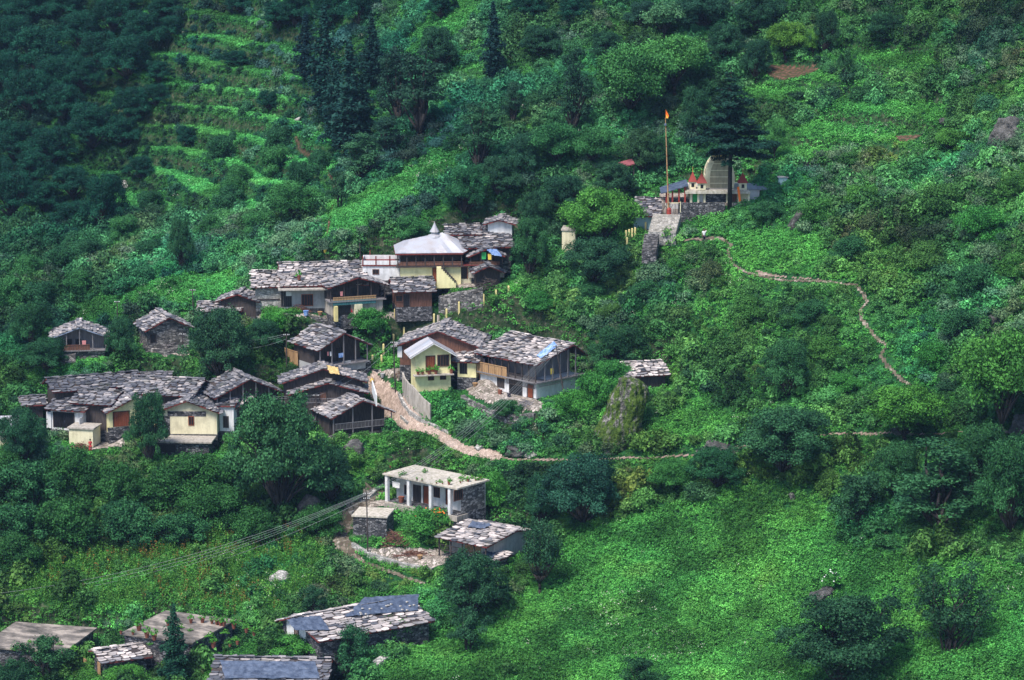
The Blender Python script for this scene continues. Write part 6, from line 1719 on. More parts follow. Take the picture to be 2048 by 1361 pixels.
for i, (px, py) in enumerate([(1252,478),(1258,476),(1264,474),(1270,472),(1254,492)]):
    post_at(px, py, 0.9, 'yellow post below the pale blue walled house, '+['topmost','second from the top','third from the top','fourth from the top','lowest and apart'][i], gf)

# ------------------------------------------------------------------ utility poles and wires
POLES = {}
def upole(key, px, py, topx, topy, label, arms=2):
    g = ground_at(px, py, Hf=H1); t = wpt(topx, topy, g[1]); v = Vector(t-g)
    r = empty('utility_pole', g, 0, label, 'utility pole', 'utility poles')
    mb = MB(); mb.tube((0,0,-0.5), v, 0.085, 0.055, 7); mb.build('pole', M['wood'], r)
    for a in range(arms):
        q = v*(1-0.035-0.075*a)
        mb = MB(); mb.box(q.x-0.32, q.x+0.32, q.y-0.03, q.y+0.03, q.z-0.03, q.z+0.03); ar = mb.build('crossarm', M['wood'], r)
        mb = MB()
        for s in (-0.28, -0.12, 0.12, 0.28): mb.lathe([(0.035,q.z+0.04),(0.05,q.z+0.08),(0.03,q.z+0.14)], 6, q.x+s, q.y)
        mb.build('insulator', M['white'], ar)
    POLES[key] = (g, v)
upole('a', 791, 786, 787, 683, 'dark utility pole standing at the top of the stone path')
upole('b', 1133, 812, 1112, 690, 'leaning utility pole in front of the big balcony house')
upole('c', 736, 1110, 733, 985, 'rusty utility pole beside the dark stone hut')
upole('d', 573, 760, 573, 668, 'utility pole in front of the dark timber balcony house', 1)
upole('e', 633, 862, 632, 790, 'short pole before the open fronted gable house', 1)
upole('f', 387, 632, 385, 580, 'thin pole above the short pale slate roof', 1)
upole('g', 236, 665, 234, 603, 'thin pole rising between the two left upper houses', 1)
upole('h', 366, 730, 365, 668, 'thin pole beside the stone gable house yard', 1)
upole('i', 722, 540, 719, 478, 'thin pole at the corner of the white flat roofed block', 0)
upole('j', 262, 850, 259, 780, 'thin pole in front of the red-brown plank wall', 1)
def wire(p, q, sag, label, group, n=18):
    p = Vector(p); q = Vector(q); mb = MB(); pts = []
    for i in range(n+1):
        t = i/n; pts.append(p.lerp(q, t)-Vector((0,0,4*sag*t*(1-t))))
    for i in range(n): mb.tube(pts[i]-p, pts[i+1]-p, 0.011, 0.011, 4)
    o = mb.build('power_line', M['wire']); o.location = p; tag(o, label, 'power line', group)
def top(key, s=0.0, d=0.05):
    g, v = POLES[key]; q = v*(1-0.035)+Vector((s, 0, 0.12-d)); return Vector(g)+q
for i, (s, d) in enumerate([(-0.28,0),(-0.12,0),(0.12,0),(0.28,0),(0.0,0.6)]):
    wire(top('b', s, d), top('c', s, d), 1.5+0.12*i, 'overhead wire from the leaning pole down to the stone hut pole, %s strand' % ORD[i], 'wires from the leaning pole')
    wire(top('c', s, d), wpt(-90, 1196+9*i, 284+i*0.5), 1.8+0.1*i, 'overhead wire sweeping from the stone hut pole to the left edge, %s strand' % ORD[i], 'wires sweeping to the left edge')
for i, (s, d) in enumerate([(-0.28,0),(0.28,0),(0.0,0.5)]):
    wire(top('d', s, d), top('h', s, d), 0.8+0.2*i, 'overhead wire crossing before the big dark tree in the middle row, %s strand' % ORD[i], 'wires of the middle row')
for i, (s, d) in enumerate([(-0.28,0),(0.28,0)]):
    wire(top('e', s, d), top('j', s, d), 0.5+0.3*i, 'overhead wire crossing the left cluster roofs, %s strand' % ORD[i], 'wires over the left cluster')
    wire(top('e', s, d), top('a', s, d), 0.5+0.3*i, 'overhead wire from the short pole to the pole on the stone path, %s strand' % ORD[i], 'wires to the path pole')

# ------------------------------------------------------------------ boulders
def rock(px, py, w_, h_, m, label, seed=1, yaw=0.0, tilt=0.0, deep=1.0, rough=0.28, name='boulder'):
    g = ground_at(px, py, Hf=H1); k = F_PX/np.linalg.norm(g-CAM)
    bm = bmesh.new(); bmesh.ops.create_icosphere(bm, subdivisions=5, radius=1.0)
    from mathutils import noise as mn
    R_ = random.Random(seed); of = Vector((R_.uniform(0,50),)*3)
    cuts = [(Vector((R_.uniform(-1,1), R_.uniform(-1,1), R_.uniform(-0.3,1))).normalized(), R_.uniform(0.55,0.85)) for _ in range(7)]
    for v_ in bm.verts:
        p = v_.co.copy()
        for n_, d_ in cuts:
            e = p.dot(n_)-d_
            if e > 0: p -= n_*e*0.9
        p += p.normalized()*(mn.noise(p*1.4+of)*rough+mn.noise(p*4+of)*rough*0.3+abs(mn.noise(p*7+of))*-0.09+mn.noise(p*14+of)*0.03)
        v_.co = p
    W = w_/k/2/0.85; Hh = h_/k/0.85
    bmesh.ops.transform(bm, matrix=Matrix.Rotation(tilt, 4, 'Y') @ Matrix.Diagonal((W, W*deep, Hh*0.62, 1)), verts=bm.verts)
    bmesh.ops.translate(bm, vec=(0, W*deep*0.4, Hh*0.36), verts=bm.verts)
    me = bpy.data.meshes.new(name); bm.to_mesh(me); bm.free(); me.materials.append(M[m])
    me.polygons.foreach_set('use_smooth', np.ones(len(me.polygons), dtype=bool))
    o = bpy.data.objects.new(name, me); COL.objects.link(o); o.location = g; o.rotation_euler = (0,0,yaw)
    tag(o, label, 'boulder'); return o
rock(1437, 912, 74, 26, 'rock', 'pale flat boulder where the footpath meets the meadow trees', 3)
rock(1592, 458, 26, 32, 'rock', 'upright pale boulder above the small field', 4, 0, 0.4)
rock(2010, 292, 76, 46, 'rock', 'tilted grey rock slab near the right edge', 5, 0, -0.5)
rock(708, 922, 50, 42, 'rock', 'rounded grey boulder among shrubs below the stone path', 6)
rock(560, 1166, 40, 20, 'palestone', 'white stones in the lower left field', 7)
rock(1650, 1206, 46, 24, 'rock', 'low grey rock under the flowering bush in the meadow', 8)
rock(247, 376, 24, 13, 'palestone', 'lone pale stone in the shaded upper terraces', 9)
rock(618, 1034, 46, 34, 'rock', 'grey rock below the very large tree', 10)
rock(1585, 1002, 14, 14, 'rock', 'tiny grey rock at the top of the meadow', 11)
rock(1895, 248, 28, 11, 'rock', 'small flat rock at the edge of the upper right field', 12)
rock(1030, 912, 46, 22, 'rock', 'grey boulder just above the end of the stone path', 13)
rock(1062, 915, 26, 14, 'palestone', 'small pale boulder beside the footpath', 14)
rock(2042, 866, 40, 30, 'rock', 'grey boulder beside the footpath at the right edge', 15)
rock(1800, 868, 30, 18, 'rock', 'grey boulder on the footpath below the yellow tinged tree', 16)
rock(1990, 650, 26, 22, 'rock', 'dark rock half buried in the right hand slope', 17)
rock(958, 900, 16, 10, 'palestone', 'white stone on the upper edge of the path steps', 18)
rock(942, 862, 12, 12, 'palestone', 'small white stone on the bank above the path', 19)
rock(600, 245, 18, 10, 'palestone', 'pale stone near the top of the dark trail', 20)

# the great mossy boulder
def big_boulder():
    g = ground_at(1250, 892, Hf=H1); k = F_PX/np.linalg.norm(g-CAM)
    from mathutils import noise as mn
    # rings from bottom to top: (height px, left px, right px)
    prof = [(-20,1186,1276),(0,1190,1276),(15,1193,1277),(30,1197,1280),(45,1202,1284),(60,1208,1289),(75,1215,1293),(90,1221,1297),(105,1228,1298),(118,1235,1293),(128,1240,1280),(136,1246,1268)]
    mb = MB(); V = []; n = 40
    for hp, l, r in prof:
        z = hp/k; cx_ = ((l+r)/2-1250)/k; rx = (r-l)/2/k; ry = rx*0.8
        for i in range(n):
            a = 2*math.pi*i/n
            p = Vector((cx_+math.cos(a)*rx, math.sin(a)*ry+ry*0.5+0.10*z, z))
            q = mn.noise(p*0.5+Vector((7,3,1)))*0.55+abs(mn.noise(p*1.1+Vector((2,0,0))))*-0.9+0.25+mn.noise(Vector((p.x*2.6-p.z*1.2,p.y*2.6,p.z*0.9)))*0.30
            V.append(p+Vector((math.cos(a), math.sin(a), 0.2))*q*min(1, rx))
    fs = [(k_*n+i, k_*n+(i+1) % n, (k_+1)*n+(i+1) % n, (k_+1)*n+i) for k_ in range(len(prof)-1) for i in range(n)]
    fs.append(tuple((len(prof)-1)*n+i for i in range(n)))
    mb.add(V, fs); o = mb.build('boulder', M['mossrock'], None, True); o.location = g
    s = o.modifiers.new('s', 'SUBSURF'); s.levels = 2; s.render_levels = 2
    tx_ = bpy.data.textures.new('rockbump', 'CLOUDS'); tx_.noise_scale = 0.35
    d = o.modifiers.new('d', 'DISPLACE'); d.texture = tx_; d.strength = 0.45; d.mid_level = 0.5
    tag(o, 'huge leaning boulder streaked with green moss, below the small slate shed', 'boulder')
big_boulder()

# ------------------------------------------------------------------ sticks, heaps, pots, cloths
def stick_heap(px, py, w_, h_, m, label, n=90, flat_=False, name='brushwood_heap'):
    g = ground_at(px, py, Hf=H1); k = F_PX/np.linalg.norm(g-CAM); W = w_/k; Hh = h_/k; mb = MB(); R_ = random.Random(int(px))
    for i in range(n):
        x = R_.gauss(0, 0.22)*W; y = R_.gauss(0.3, 0.3)*min(W, 1.5); zz = Hh*max(0.05, 1-(2*abs(x)/W)**1.5)*R_.uniform(0.05, 1)
        a = R_.gauss(0.2, 0.7) if not flat_ else R_.gauss(0, 0.4); L = R_.uniform(0.3, 0.9); el = R_.gauss(0, 0.35)
        d = Vector((math.cos(a)*math.cos(el), math.sin(a)*math.cos(el), math.sin(el)))*L*0.7
        mb.tube(Vector((x,y,zz))-d, Vector((x,y,zz))+d, R_.uniform(0.015, 0.04), None, 4)
    o = mb.build(name, M[m]); o.location = g; tag(o, label, 'firewood')
stick_heap(787, 1094, 50, 30, 'brown', 'mound of brushwood beside the dark stone hut', 160)
stick_heap(815, 1112, 72, 7, 'brown', 'flat spread of sticks drying on the paved farmyard', 160, True)
stick_heap(975, 588, 66, 30, 'wood', 'stacked dark firewood under the crooked black shed', 150)
stick_heap(600, 624, 40, 14, 'brown', 'pile of twigs before the long slate house', 70)
stick_heap(160, 905, 44, 16, 'brown', 'brown brushwood below the cream hut', 80)
stick_heap(490, 850, 40, 20, 'greywood', 'piled timber under the small slate shed', 70)
stick_heap(1003, 742, 30, 14, 'greywood', 'small woodpile by the corner of the big balcony house', 40)
def plank(p0, p1, Y0, Y1, label, w_=0.07):
    a = wpt(*p0, Y0); b = wpt(*p1, Y1); v = Vector(b-a); mb = MB(); mb.tube((0,0,0), v, w_, w_*0.8, 5)
    o = mb.build('timber_pole', M['greywood']); o.location = a; tag(o, label, 'pole', 'poles leaning on the stone hut')
gh = ground_at(770, 1072, Hf=H1)[1]
plank((768,1071), (756,1026), gh, gh+0.5, 'left pole leaning against the dark stone hut', 0.09)
plank((773,1070), (766,1030), gh, gh+0.5, 'middle pole leaning against the dark stone hut', 0.07)
plank((779,1068), (776,1030), gh, gh+0.5, 'right thick post leaning against the dark stone hut', 0.12)
plank((834,1100), (790,1062), gh-0.4, gh+0.6, 'long bare pole propped on the brushwood mound', 0.05)
# dark covered heap
g = ground_at(903, 585, Hf=H1); mb = MB(); mb.lathe([(0.85,-0.2),(0.8,0.35),(0.62,0.75),(0.3,0.95),(0.05,1.0)], 14); o = mb.build('covered_heap', M['clothdark'], None, True); o.location = g
tag(o, 'dark covered heap on the grass below the hall stair', 'heap')
def on_flat(hs, px, py, z):
    d = ray(px, py); t = (hs.p[2]+z-CAM[2])/d[2]; return CAM+d*t
PLM = [tuft('plant', 'grass', 500+i, 40, 0.24, 0.5, 0.085) for i in range(3)]
pmb = MB(); pmb.lathe([(0.09,0),(0.15,0.28),(0.16,0.30)], 8); _pot = pmb.build('pot', M['terracotta']); POTM = _pot.data; bpy.data.objects.remove(_pot)
def pot(p, s, tint, label, group):
    r = empty('potted_plant', p, random.uniform(0, 6), label, 'potted plant', group); r.scale = (s, s, s)
    a = bpy.data.objects.new('pot', POTM); COL.objects.link(a); a.parent = r
    b = bpy.data.objects.new('plant', random.choice(PLM)); COL.objects.link(b); b.parent = r; b.location = (0,0,0.22); b['tint'] = [float(t) for t in tint]
hf = HOUSES['flat']
ORD = ['first','second','third','fourth','fifth','sixth','seventh','eighth','ninth','tenth','eleventh','twelfth','thirteenth','fourteenth','fifteenth','sixteenth','seventeenth','eighteenth','nineteenth','twentieth']
for q_, (px, py, s) in enumerate(sorted([(770,948,0.7),(781,938,1.2),(800,958,0.7),(834,963,0.8),(844,965,0.7),(873,970,0.8),(885,971,0.7),(898,972,1.6),(921,969,0.9),(936,966,1.4),(951,964,0.7),(962,960,1.1),(925,966,0.7)])):
    pot(on_flat(hf, px, py-2, hf.H+0.16), s*0.7, (1.2,1.2,0.7), 'small potted plant on the veranda house roof, %s from the left' % ORD[q_], 'pots on the veranda house roof')
hp = HOUSES['potroof']
for q_, (px, py, s) in enumerate(sorted([(242,1268,1.0),(278,1262,1.8),(266,1270,0.9),(294,1276,1.7),(309,1281,1.7),(336,1252,1.2),(382,1247,1.3),(405,1246,1.5),(424,1248,1.2),(434,1250,1.4),(441,1252,1.4),(448,1253,1.5),(468,1258,1.7),(493,1266,1.5),(508,1272,1.3),(427,1296,1.8),(460,1294,1.0),(475,1290,1.2)])):
    pot(on_flat(hp, px, py, hp.H+0.16), s*1.0, (0.9,0.9,0.6), 'terracotta pot plant on the wide flat roof, %s from the left' % ORD[q_], 'pots on the wide flat roof')
hy = HOUSES['yellow']
for q_, (px, s) in enumerate([(836,1.2),(845,1.1),(858,1.5),(872,1.6),(903,1.4)]):
    u, z = face_uv(hy, 'f', px, 745, -0.35); p = loc2w(hy, (u, hy.ov-0.35, 2.04))
    pot(p, s, (1.0,1.2,0.8), 'leafy potted plant on the yellow house ledge, %s from the left' % ORD[q_], 'pots on the yellow house ledge')
for x, y in [(598,560)]: 
    pt, _ = roof_point(HOUSES['longright'], 0, x, y, 0.12); pot(loc2w(HOUSES['longright'], pt), 1.6, (1,1.2,0.8), 'potted plant standing on the slates of the long roof', None)
# bucket on the veranda
u, z = face_uv(hf, 'p', 796, 995); p = loc2w(hf, (u, 0.7, 0.06)); mb = MB(); mb.lathe([(0.2,0),(0.32,0.62),(0.34,0.66)], 12); o = mb.build('tub', M['terracotta']); o.location = p; tag(o, 'reddish brown tub on the veranda of the flat roofed white house', 'tub')
def garment(hs, face, px, py, w_, h_, m, label, off=0.0, group=None):
    u, z = face_uv(hs, face, px, py, off); k = F_PX/np.linalg.norm(np.array(hs.p)-CAM); W = w_/k; Hh = h_/k
    if face in 'fgp': Yp = {'f': hs.ov, 'g': hs.ov+hs.vd, 'p': 0.2}[face]+off; c = lambda a, b: (u+a, Yp+0.03*math.sin(9*a+b*4), z+b)
    else: Xp = {'s': hs.W-hs.ov, 'q': hs.W-0.2}[face]+off; c = lambda a, b: (Xp+0.03*math.sin(9*a+b*4), u+a, z+b)
    mb = MB(); V = []; n = 6
    for j in range(n+1):
        for i in range(n+1):
            V.append(c((i/n-0.5)*W*(1-0.15*(j/n)*((i/n-0.5)**2)*4), (0.5-j/n)*Hh))
    fs = [(j*(n+1)+i, j*(n+1)+i+1, (j+1)*(n+1)+i+1, (j+1)*(n+1)+i) for j in range(n) for i in range(n)]
    mb.add([Vector(v_)-Vector(V[0]) for v_ in V], fs); o = mb.build('hanging_cloth', M[m], None, True); o.location = loc2w(hs, V[0]); o.rotation_euler = (0,0,hs.yaw); tag(o, label, 'cloth', group)
hm = HOUSES['mid']
garment(hm, 'p', 662, 708, 6, 9, 'clothwhite', 'white shirt hanging on the dark timber balcony')
garment(hm, 'p', 656, 708, 4, 8, 'clothpink', 'pinkish cloth beside the white shirt on the timber balcony')
garment(hm, 'p', 682, 711, 12, 9, 'bluetarp', 'blue-grey cloth drying on the dark timber balcony')
ht = HOUSES['bluetarphouse']
garment(ht, 'p', 967, 512, 11, 14, 'clothgreen', 'bright green cloth hanging on the small balcony right of the hall')
garment(ht, 'p', 980, 514, 9, 12, 'clothyel', 'yellow-white cloth hanging beside the bright green one')
garment(hf, 'p', 792, 970, 22, 12, 'clothwhite', 'white sheet hung across the left veranda bay', 0.3)
garment(HOUSES['big'], 'q', 1104, 743, 9, 12, 'clothyel', 'pale yellow cloth hanging on the right gallery of the big balcony house')
garment(HOUSES['tealbalcony'], 'p', 683, 588, 6, 9, 'clothpink', 'pinkish cloth on the teal and tan balcony')
garment(HOUSES['tealbalcony'], 'f', 694, 618, 8, 16, 'tarp', 'blue-grey cloth hanging under the teal balcony')
garment(HOUSES['tealbalcony'], 'f', 703, 618, 5, 14, 'clothred', 'red cloth hanging under the teal balcony')
# stones weighing down the big tarpaulin
R_ = random.Random(5); mb = MB(); 
bm = bmesh.new(); bmesh.ops.create_icosphere(bm, subdivisions=1, radius=0.13)
for v_ in bm.verts: v_.co *= R_.uniform(0.8, 1.2); v_.co.z *= 0.6
ST_ME = bpy.data.meshes.new('stone'); bm.to_mesh(ST_ME); bm.free(); ST_ME.materials.append(M['palestone'])
hq = HOUSES['tarproof']
for i, px in enumerate(sorted(R_.uniform(705, 830) for _ in range(20))):
    px = px; py = 1200+(835-px)/130*12+R_.uniform(2, 26)
    pt, _ = roof_point(hq, 0, px, py, 0.27); o = bpy.data.objects.new('stone', ST_ME); COL.objects.link(o); o.location = loc2w(hq, pt)
    tag(o, 'pale stone weighing down the large dark tarpaulin, %s from the left' % ORD[i], 'stone', 'stones on the large tarpaulin')
# flowering bushes
def flowering(px, py, w_, h_, col, label, n=14):
    g = ground_at(px, py, Hf=H1); k = F_PX/np.linalg.norm(g-CAM)
    me = clump('leaves', 'leaf', int(px), w_/k, h_/k, 9, 0.12)
    r = empty('flowering_bush', g, 0, label, 'bush')
    c = bpy.data.objects.new('leaves', me); COL.objects.link(c); c.parent = r; c['tint'] = [1.1, 1.25, 0.8]
    rng = np.random.default_rng(int(px)); mb = MB()
    for i in range(n):
        a = rng.uniform(0, 6.28); q = rng.uniform(0.1, 0.9)*w_/k/2; z = h_/k*(1.0-0.4*(q/(w_/k/2))**2)*rng.uniform(0.75, 1.05)
        mb.lathe([(0.02,z-0.04),(0.085,z),(0.06,z+0.05),(0.01,z+0.07)], 6, math.cos(a)*q, math.sin(a)*q)
    mb.build('flowers', M[col], r)
flowering(880, 1052, 60, 34, 'orange', 'bush with orange-red flowers before the veranda house', 22)
flowering(848, 1072, 90, 58, 'orange', 'large leafy bush beside the orange-red flowers', 2)
flowering(1662, 1186, 48, 46, 'clothwhite', 'bush with white flowers on the meadow rock', 12)
# red tin shelter between the trees
g = wpt(1250, 334, ground_at(1250, 352, Hf=H1)[1]-2.6); r_ = empty('red_shelter', g, rad(25), 'faded red tin roof peeping out between trees left of the flagpole', 'shelter')
mb = MB(); sheets(mb, (-0.9,-0.6,0.0),(1.0,-0.6,0.35),(1.2,0.7,0.75),(-0.6,0.7,0.4), 0.4); mb.hexa([(-0.9,-0.6,-0.06),(1.0,-0.6,0.29),(1.2,0.7,0.69),(-0.6,0.7,0.34)],[(-0.9,-0.6,-0.01),(1.0,-0.6,0.34),(1.2,0.7,0.74),(-0.6,0.7,0.39)]); mb.build('roof', flat('faded_red_tin', (0.22,0.07,0.08)), r_)
for x, y, z in ((-0.75,-0.45,-0.06),(0.9,-0.45,0.2),(1.0,0.55,0.5),(-0.5,0.55,0.2)):
    mb = MB(); mb.box(x-0.05,x+0.05,y-0.05,y+0.05,-3.6,z); mb.build('post', M['wood'], r_)

# ------------------------------------------------------------------ people and cows
def skin_obj(name, verts, edges, radii, m, parent, sub=1, root=0):
    me = bpy.data.meshes.new(name); me.from_pydata(verts, edges, []); me.materials.append(m)
    o = bpy.data.objects.new(name, me); COL.objects.link(o); o.parent = parent
    sk = o.modifiers.new('skin', 'SKIN')
    lay = me.skin_vertices[0] if me.skin_vertices else None
    if lay is None:
        bpy.context.view_layer.objects.active = o
        lay = me.skin_vertices[0]
    for i, r_ in enumerate(radii):
        rr = r_ if isinstance(r_, tuple) else (r_, r_)
        lay.data[i].radius = rr
    lay.data[root].use_root = True
    sk.use_smooth_shade = True
    s = o.modifiers.new('sub', 'SUBSURF'); s.levels = sub; s.render_levels = sub
    return o
def person(px, py, hpx, top_m, leg_m, label, rz=0.0, arm='down', Y=None):
    g = ground_at(px, py, Hf=H1) if Y is None else wpt(px, py, Y); k = F_PX/np.linalg.norm(g-CAM); S = hpx/k/1.70
    r = empty('person', g, rz, label, 'person'); r.scale = (S, S, S)
    V = [(0,0,0.93),(0,0,1.12),(0,0,1.33),(0,0,1.46),(0,0,1.53),(0,-0.01,1.64)]; E = [(0,1),(1,2),(2,3),(3,4),(4,5)]; R_ = [(0.14,0.10),(0.125,0.09),(0.155,0.10),(0.06,0.06),(0.06,0.065),(0.082,0.095)]
    def add(p, par, r_): V.append(p); E.append((par, len(V)-1)); R_.append(r_); return len(V)-1
    hands = []
    for s in (-1, 1):
        sh = add((0.17*s,0,1.40), 2, 0.05)
        if arm == 'up' and s == 1: el = add((0.30*s,-0.08,1.52), sh, 0.04); wr = add((0.20*s,-0.10,1.74), el, 0.028); dr = Vector((-0.3*s,0,1))
        else: el = add((0.24*s,0.02,1.14), sh, 0.04); wr = add((0.26*s,-0.07,0.90), el, 0.027); dr = Vector((0.02*s,-0.15,-1))
        dr.normalize(); pw = Vector(V[wr]); pm = add(tuple(pw+dr*0.07), wr, (0.034, 0.018))
        for f in range(4):
            b = Vector(V[pm])+dr*0.03+Vector((0,0.022*(f-1.5),0)); i1 = add(tuple(b), pm, 0.009); add(tuple(b+dr*(0.06-0.006*abs(f-1.5))+Vector((-0.012*s,-0.01,0))), i1, 0.008)
        th = add(tuple(pw+dr*0.05+Vector((0,-0.035,0))), wr, 0.010); add(tuple(pw+dr*0.09+Vector((0,-0.05,0))), th, 0.009)
        hp_ = add((0.09*s,0,0.86), 0, 0.085); kn = add((0.10*s,-0.02+0.05*s,0.48), hp_, 0.058); an = add((0.10*s,0.02+0.07*s,0.09), kn, 0.035); add((0.11*s,-0.13+0.07*s,0.035), an, (0.04,0.03))
    b = skin_obj('body', V, E, R_, M['skin'], r)
    # clothes follow the body
    tv = [(0,0,0.86),(0,0,1.12),(0,0,1.33),(0,0,1.43)]; te = [(0,1),(1,2),(2,3)]; tr = [(0.185,0.14),(0.15,0.115),(0.185,0.125),(0.09,0.08)]
    for s in (-1, 1):
        tv.append((0.18*s,0,1.39)); te.append((2, len(tv)-1)); tr.append(0.068); 
        tv.append((0.30*s,-0.08,1.52) if (arm == 'up' and s == 1) else (0.24*s,0.02,1.16)); te.append((len(tv)-2, len(tv)-1)); tr.append(0.055)
    skin_obj('shirt', tv, te, tr, M[top_m], r)
    lv_ = [(0,0,0.92)]; le = []; lr = [(0.17,0.13)]
    for s in (-1, 1):
        for p, q in (((0.10*s,0,0.82),0.11),((0.10*s,-0.02+0.05*s,0.48),0.085),((0.10*s,0.02+0.07*s,0.14),0.07)):
            lv_.append(p); lr.append(q); le.append((0 if q == 0.11 else len(lv_)-2, len(lv_)-1))
    skin_obj('trousers', lv_, le, lr, M[leg_m], r)
    bm = bmesh.new(); bmesh.ops.create_uvsphere(bm, u_segments=12, v_segments=8, radius=0.115)
    for v_ in bm.verts:
        v_.co.z *= 1.05
        if v_.co.y < -0.02 and v_.co.z < 0.05: v_.co.y *= 0.3
    me = bpy.data.meshes.new('hair'); bm.to_mesh(me); bm.free(); me.materials.append(M['hair']); h_ = bpy.data.objects.new('hair', me); COL.objects.link(h_); h_.parent = r; h_.location = (0,0.022,1.675)
    mb = MB(); mb.box(-0.012,0.012,-0.125,-0.09,1.60,1.655); 
    for s in (-1, 1): mb.lathe([(0.006,1.655),(0.014,1.665),(0.006,1.675)], 6, 0.034*s, -0.095); mb.box(0.088*s-0.01,0.088*s+0.01,-0.02,0.02,1.61,1.67)
    mb.box(-0.028,0.028,-0.108,-0.09,1.565,1.575)
    mb.build('face', M['skin'], r); return r
person(1408, 487, 29, 'clothwhite', 'clothdark', 'person in white top and dark trousers standing on the path with one arm raised', 0.3, 'up')
person(181, 905, 26, 'clothred', 'clothred', 'person in red at the corner of the cream hut', 0.2)
person(584, 818, 24, 'clothyel', 'clothyel', 'small figure in a yellow dress near the open gable house', 0.0)
g = ground_at(650, 507, Hf=H1); mb = MB(); mb.lathe([(0.1,0),(0.22,0.08),(0.2,0.3),(0.26,0.42),(0.1,0.6),(0.05,0.75)], 7); o = mb.build('yellow_bundle', M['clothyel'], None, True); o.location = g; tag(o, 'small bright yellow bundle on the slope above the long slate roof', 'bundle')
g = ground_at(744, 768, Hf=H1); mb = MB(); mb.lathe([(0.1,0.1),(0.2,0.25),(0.22,0.4),(0.15,0.55),(0.08,0.6),(0.11,0.66)], 12); o = mb.build('brass_pot', M['gold'], None, True); o.location = g; tag(o, 'round brass coloured pot at the top of the stone path', 'pot')
def cow(px, py, hpx, rz, label, Y=None):
    g = ground_at(px, py, Hf=H1); k = F_PX/np.linalg.norm(g-CAM); S = hpx/k/1.2
    r = empty('cow', g, rz, label, 'cow', 'cows in the yard of the big balcony house'); r.scale = (S, S, S)
    V = [(-0.62,0,0.98),(-0.25,0,0.92),(0.25,0,0.93),(0.55,0,1.02),(0.80,0,1.12),(1.0,0,1.16),(1.22,0,1.0)]; E = [(i,i+1) for i in range(6)]; R_ = [(0.19,0.24),(0.25,0.30),(0.25,0.31),(0.21,0.27),(0.12,0.16),(0.11,0.13),(0.07,0.075)]
    def add(p, par, q): V.append(p); E.append((par, len(V)-1)); R_.append(q); return len(V)-1
    for s in (-1, 1):
        a = add((0.50,0.15*s,0.72), 3, 0.10); a = add((0.52,0.16*s,0.40), a, 0.055); a = add((0.50,0.16*s,0.06), a, 0.045); add((0.55,0.16*s,0.03), a, 0.055)
        a = add((-0.55,0.16*s,0.74), 0, 0.13); a = add((-0.48,0.17*s,0.52), a, 0.075); a = add((-0.64,0.17*s,0.38), a, 0.05); a = add((-0.60,0.17*s,0.06), a, 0.042); add((-0.55,0.17*s,0.03), a, 0.055)
        e = add((1.0,0.15*s,1.24), 5, 0.03); add((0.97,0.25*s,1.20), e, 0.035)
        h_ = add((1.02,0.07*s,1.30), 5, 0.02); add((1.06,0.13*s,1.42), h_, 0.012)
    t = add((-0.82,0,1.05), 0, 0.03); t = add((-0.90,0,0.75), t, 0.02); add((-0.90,0,0.45), t, 0.035)
    skin_obj('body', V, E, R_, M['cowhide'], r)
cow(943, 759, 17, rad(200), 'white and brown cow at the left of the yard beside the yellow house')
cow(964, 757, 18, rad(250), 'white and brown cow facing away near the big balcony house')

# ------------------------------------------------------------------ belongings in the yards
def tub(px, py, r_, h_, m, label, name='tub'):
    g = ground_at(px, py, Hf=H1); mb = MB(); mb.lathe([(r_*0.7,-0.05),(r_,h_*0.9),(r_*1.06,h_)], 12); mb.lathe([(r_*0.9,h_*0.80),(0.02,h_*0.80)], 12)
    o = mb.build(name, M[m]); o.location = g+np.array([0,0,0.08]); tag(o, label, 'tub')
tub(612, 632, 0.3, 0.5, 'bluetarp', 'blue tub in the yard before the long slate house')
tub(1000, 790, 0.25, 0.45, 'terracotta', 'reddish tub in the yard of the big balcony house')
tub(1018, 796, 0.22, 0.4, 'clothdark', 'black bucket in the yard of the big balcony house', 'bucket')
tub(765, 756, 0.25, 0.4, 'grey', 'grey tub on the small paved yard left of the yellow house')
tub(230, 884, 0.25, 0.4, 'bluetarp', 'blue tub in the small yard of the left cluster')
tub(740, 1028, 0.22, 0.35, 'clothdark', 'dark bucket beside the stone hut roof', 'bucket')
def basket(px, py, label):
    g = ground_at(px, py, Hf=H1); mb = MB(); mb.lathe([(0.15,0),(0.28,0.35),(0.30,0.4)], 10); o = mb.build('basket', M['tanwood']); o.location = g+np.array([0,0,0.08]); tag(o, label, 'basket')
basket(950, 775, 'wicker basket in the yard between the yellow and the big balcony houses')
basket(640, 632, 'wicker basket beside the post of the teal balcony')
basket(840, 1120, 'wicker basket on the paved farmyard')
stick_heap(1050, 815, 34, 14, 'greywood', 'low firewood pile against the big balcony house', 60)
stick_heap(340, 700, 44, 14, 'greywood', 'broken timber before the stone gable house', 60)
stick_heap(800, 756, 26, 12, 'brown', 'bundle of sticks by the left wall of the yellow house', 40)
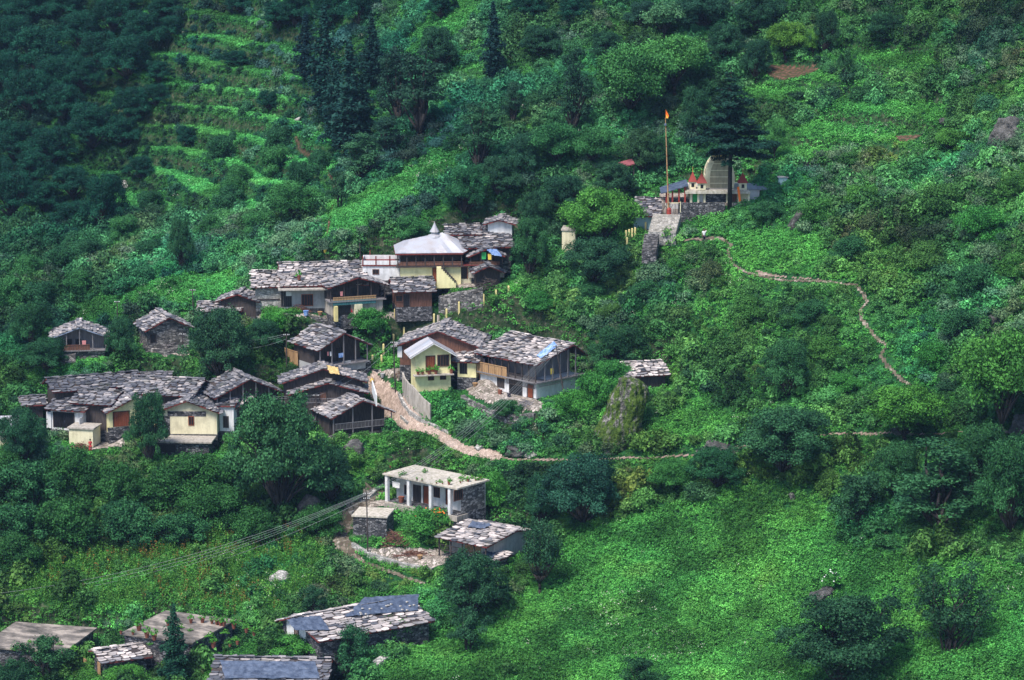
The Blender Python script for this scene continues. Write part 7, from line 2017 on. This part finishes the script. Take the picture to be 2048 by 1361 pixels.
garment(HOUSES['bluegable'], 'p', 168, 686, 8, 9, 'clothpink', 'pinkish cloth on the balcony of the blue verged house')
garment(HOUSES['mid'], 'p', 669, 710, 5, 9, 'clothdark', 'dark cloth next to the white shirt on the timber balcony')
garment(HOUSES['big'], 'p', 984, 724, 7, 12, 'clothdark', 'dark clothes hanging on the long balcony, left part')
garment(HOUSES['big'], 'p', 968, 722, 5, 9, 'clothdark', 'small dark cloth hanging on the long balcony, far left')
garment(HOUSES['whitepier'], 'f', 134, 846, 14, 10, 'bluetarp', 'bluish sacks and cloth heaped in the open store of the left cluster')

# weeds rooted on the flat roofs: parts of those houses
for key, spots in (('potroof', [(300,1290),(340,1300),(380,1262),(420,1275),(470,1280),(360,1256),(450,1268)]), ('greyflat', [(30,1300),(80,1310),(120,1290),(60,1285),(150,1300)]), ('flat', [(900,962),(925,958),(945,957),(958,960),(805,950),(850,945),(880,965),(935,962)])):
    hs = HOUSES[key]
    for px, py in spots:
        p = on_flat(hs, px, py, hs.H+0.16)-np.array(hs.p); c_, s_ = math.cos(-hs.yaw), math.sin(-hs.yaw)
        q = bpy.data.objects.new('weed', random.choice(PLM)); COL.objects.link(q); q.parent = hs.root; q.location = (c_*p[0]-s_*p[1], s_*p[0]+c_*p[1], p[2]-0.05); s0 = random.uniform(0.8, 1.6); q.scale = (s0*1.3, s0*1.3, s0*0.8); q['tint'] = [1.1, 1.0, 0.6]
# ------------------------------------------------------------------ the air between
mb = MB(); mb.box(-715, 715, -12, 1010, -45, 345)
hz = mb.build('haze', mat('haze_air', lambda nt, N: N('Emission').outputs[0])); tag(hz, kind='stuff')
_m = hz.data.materials[0]; _t = _m.node_tree; _t.nodes.clear()
_o = _t.nodes.new('ShaderNodeOutputMaterial'); _v = _t.nodes.new('ShaderNodeVolumePrincipled')
_v.inputs['Color'].default_value = (0.35, 0.60, 1.0, 1); _v.inputs['Density'].default_value = 0.00007; _v.inputs['Anisotropy'].default_value = 0.0
_t.links.new(_v.outputs[0], _o.inputs['Volume'])
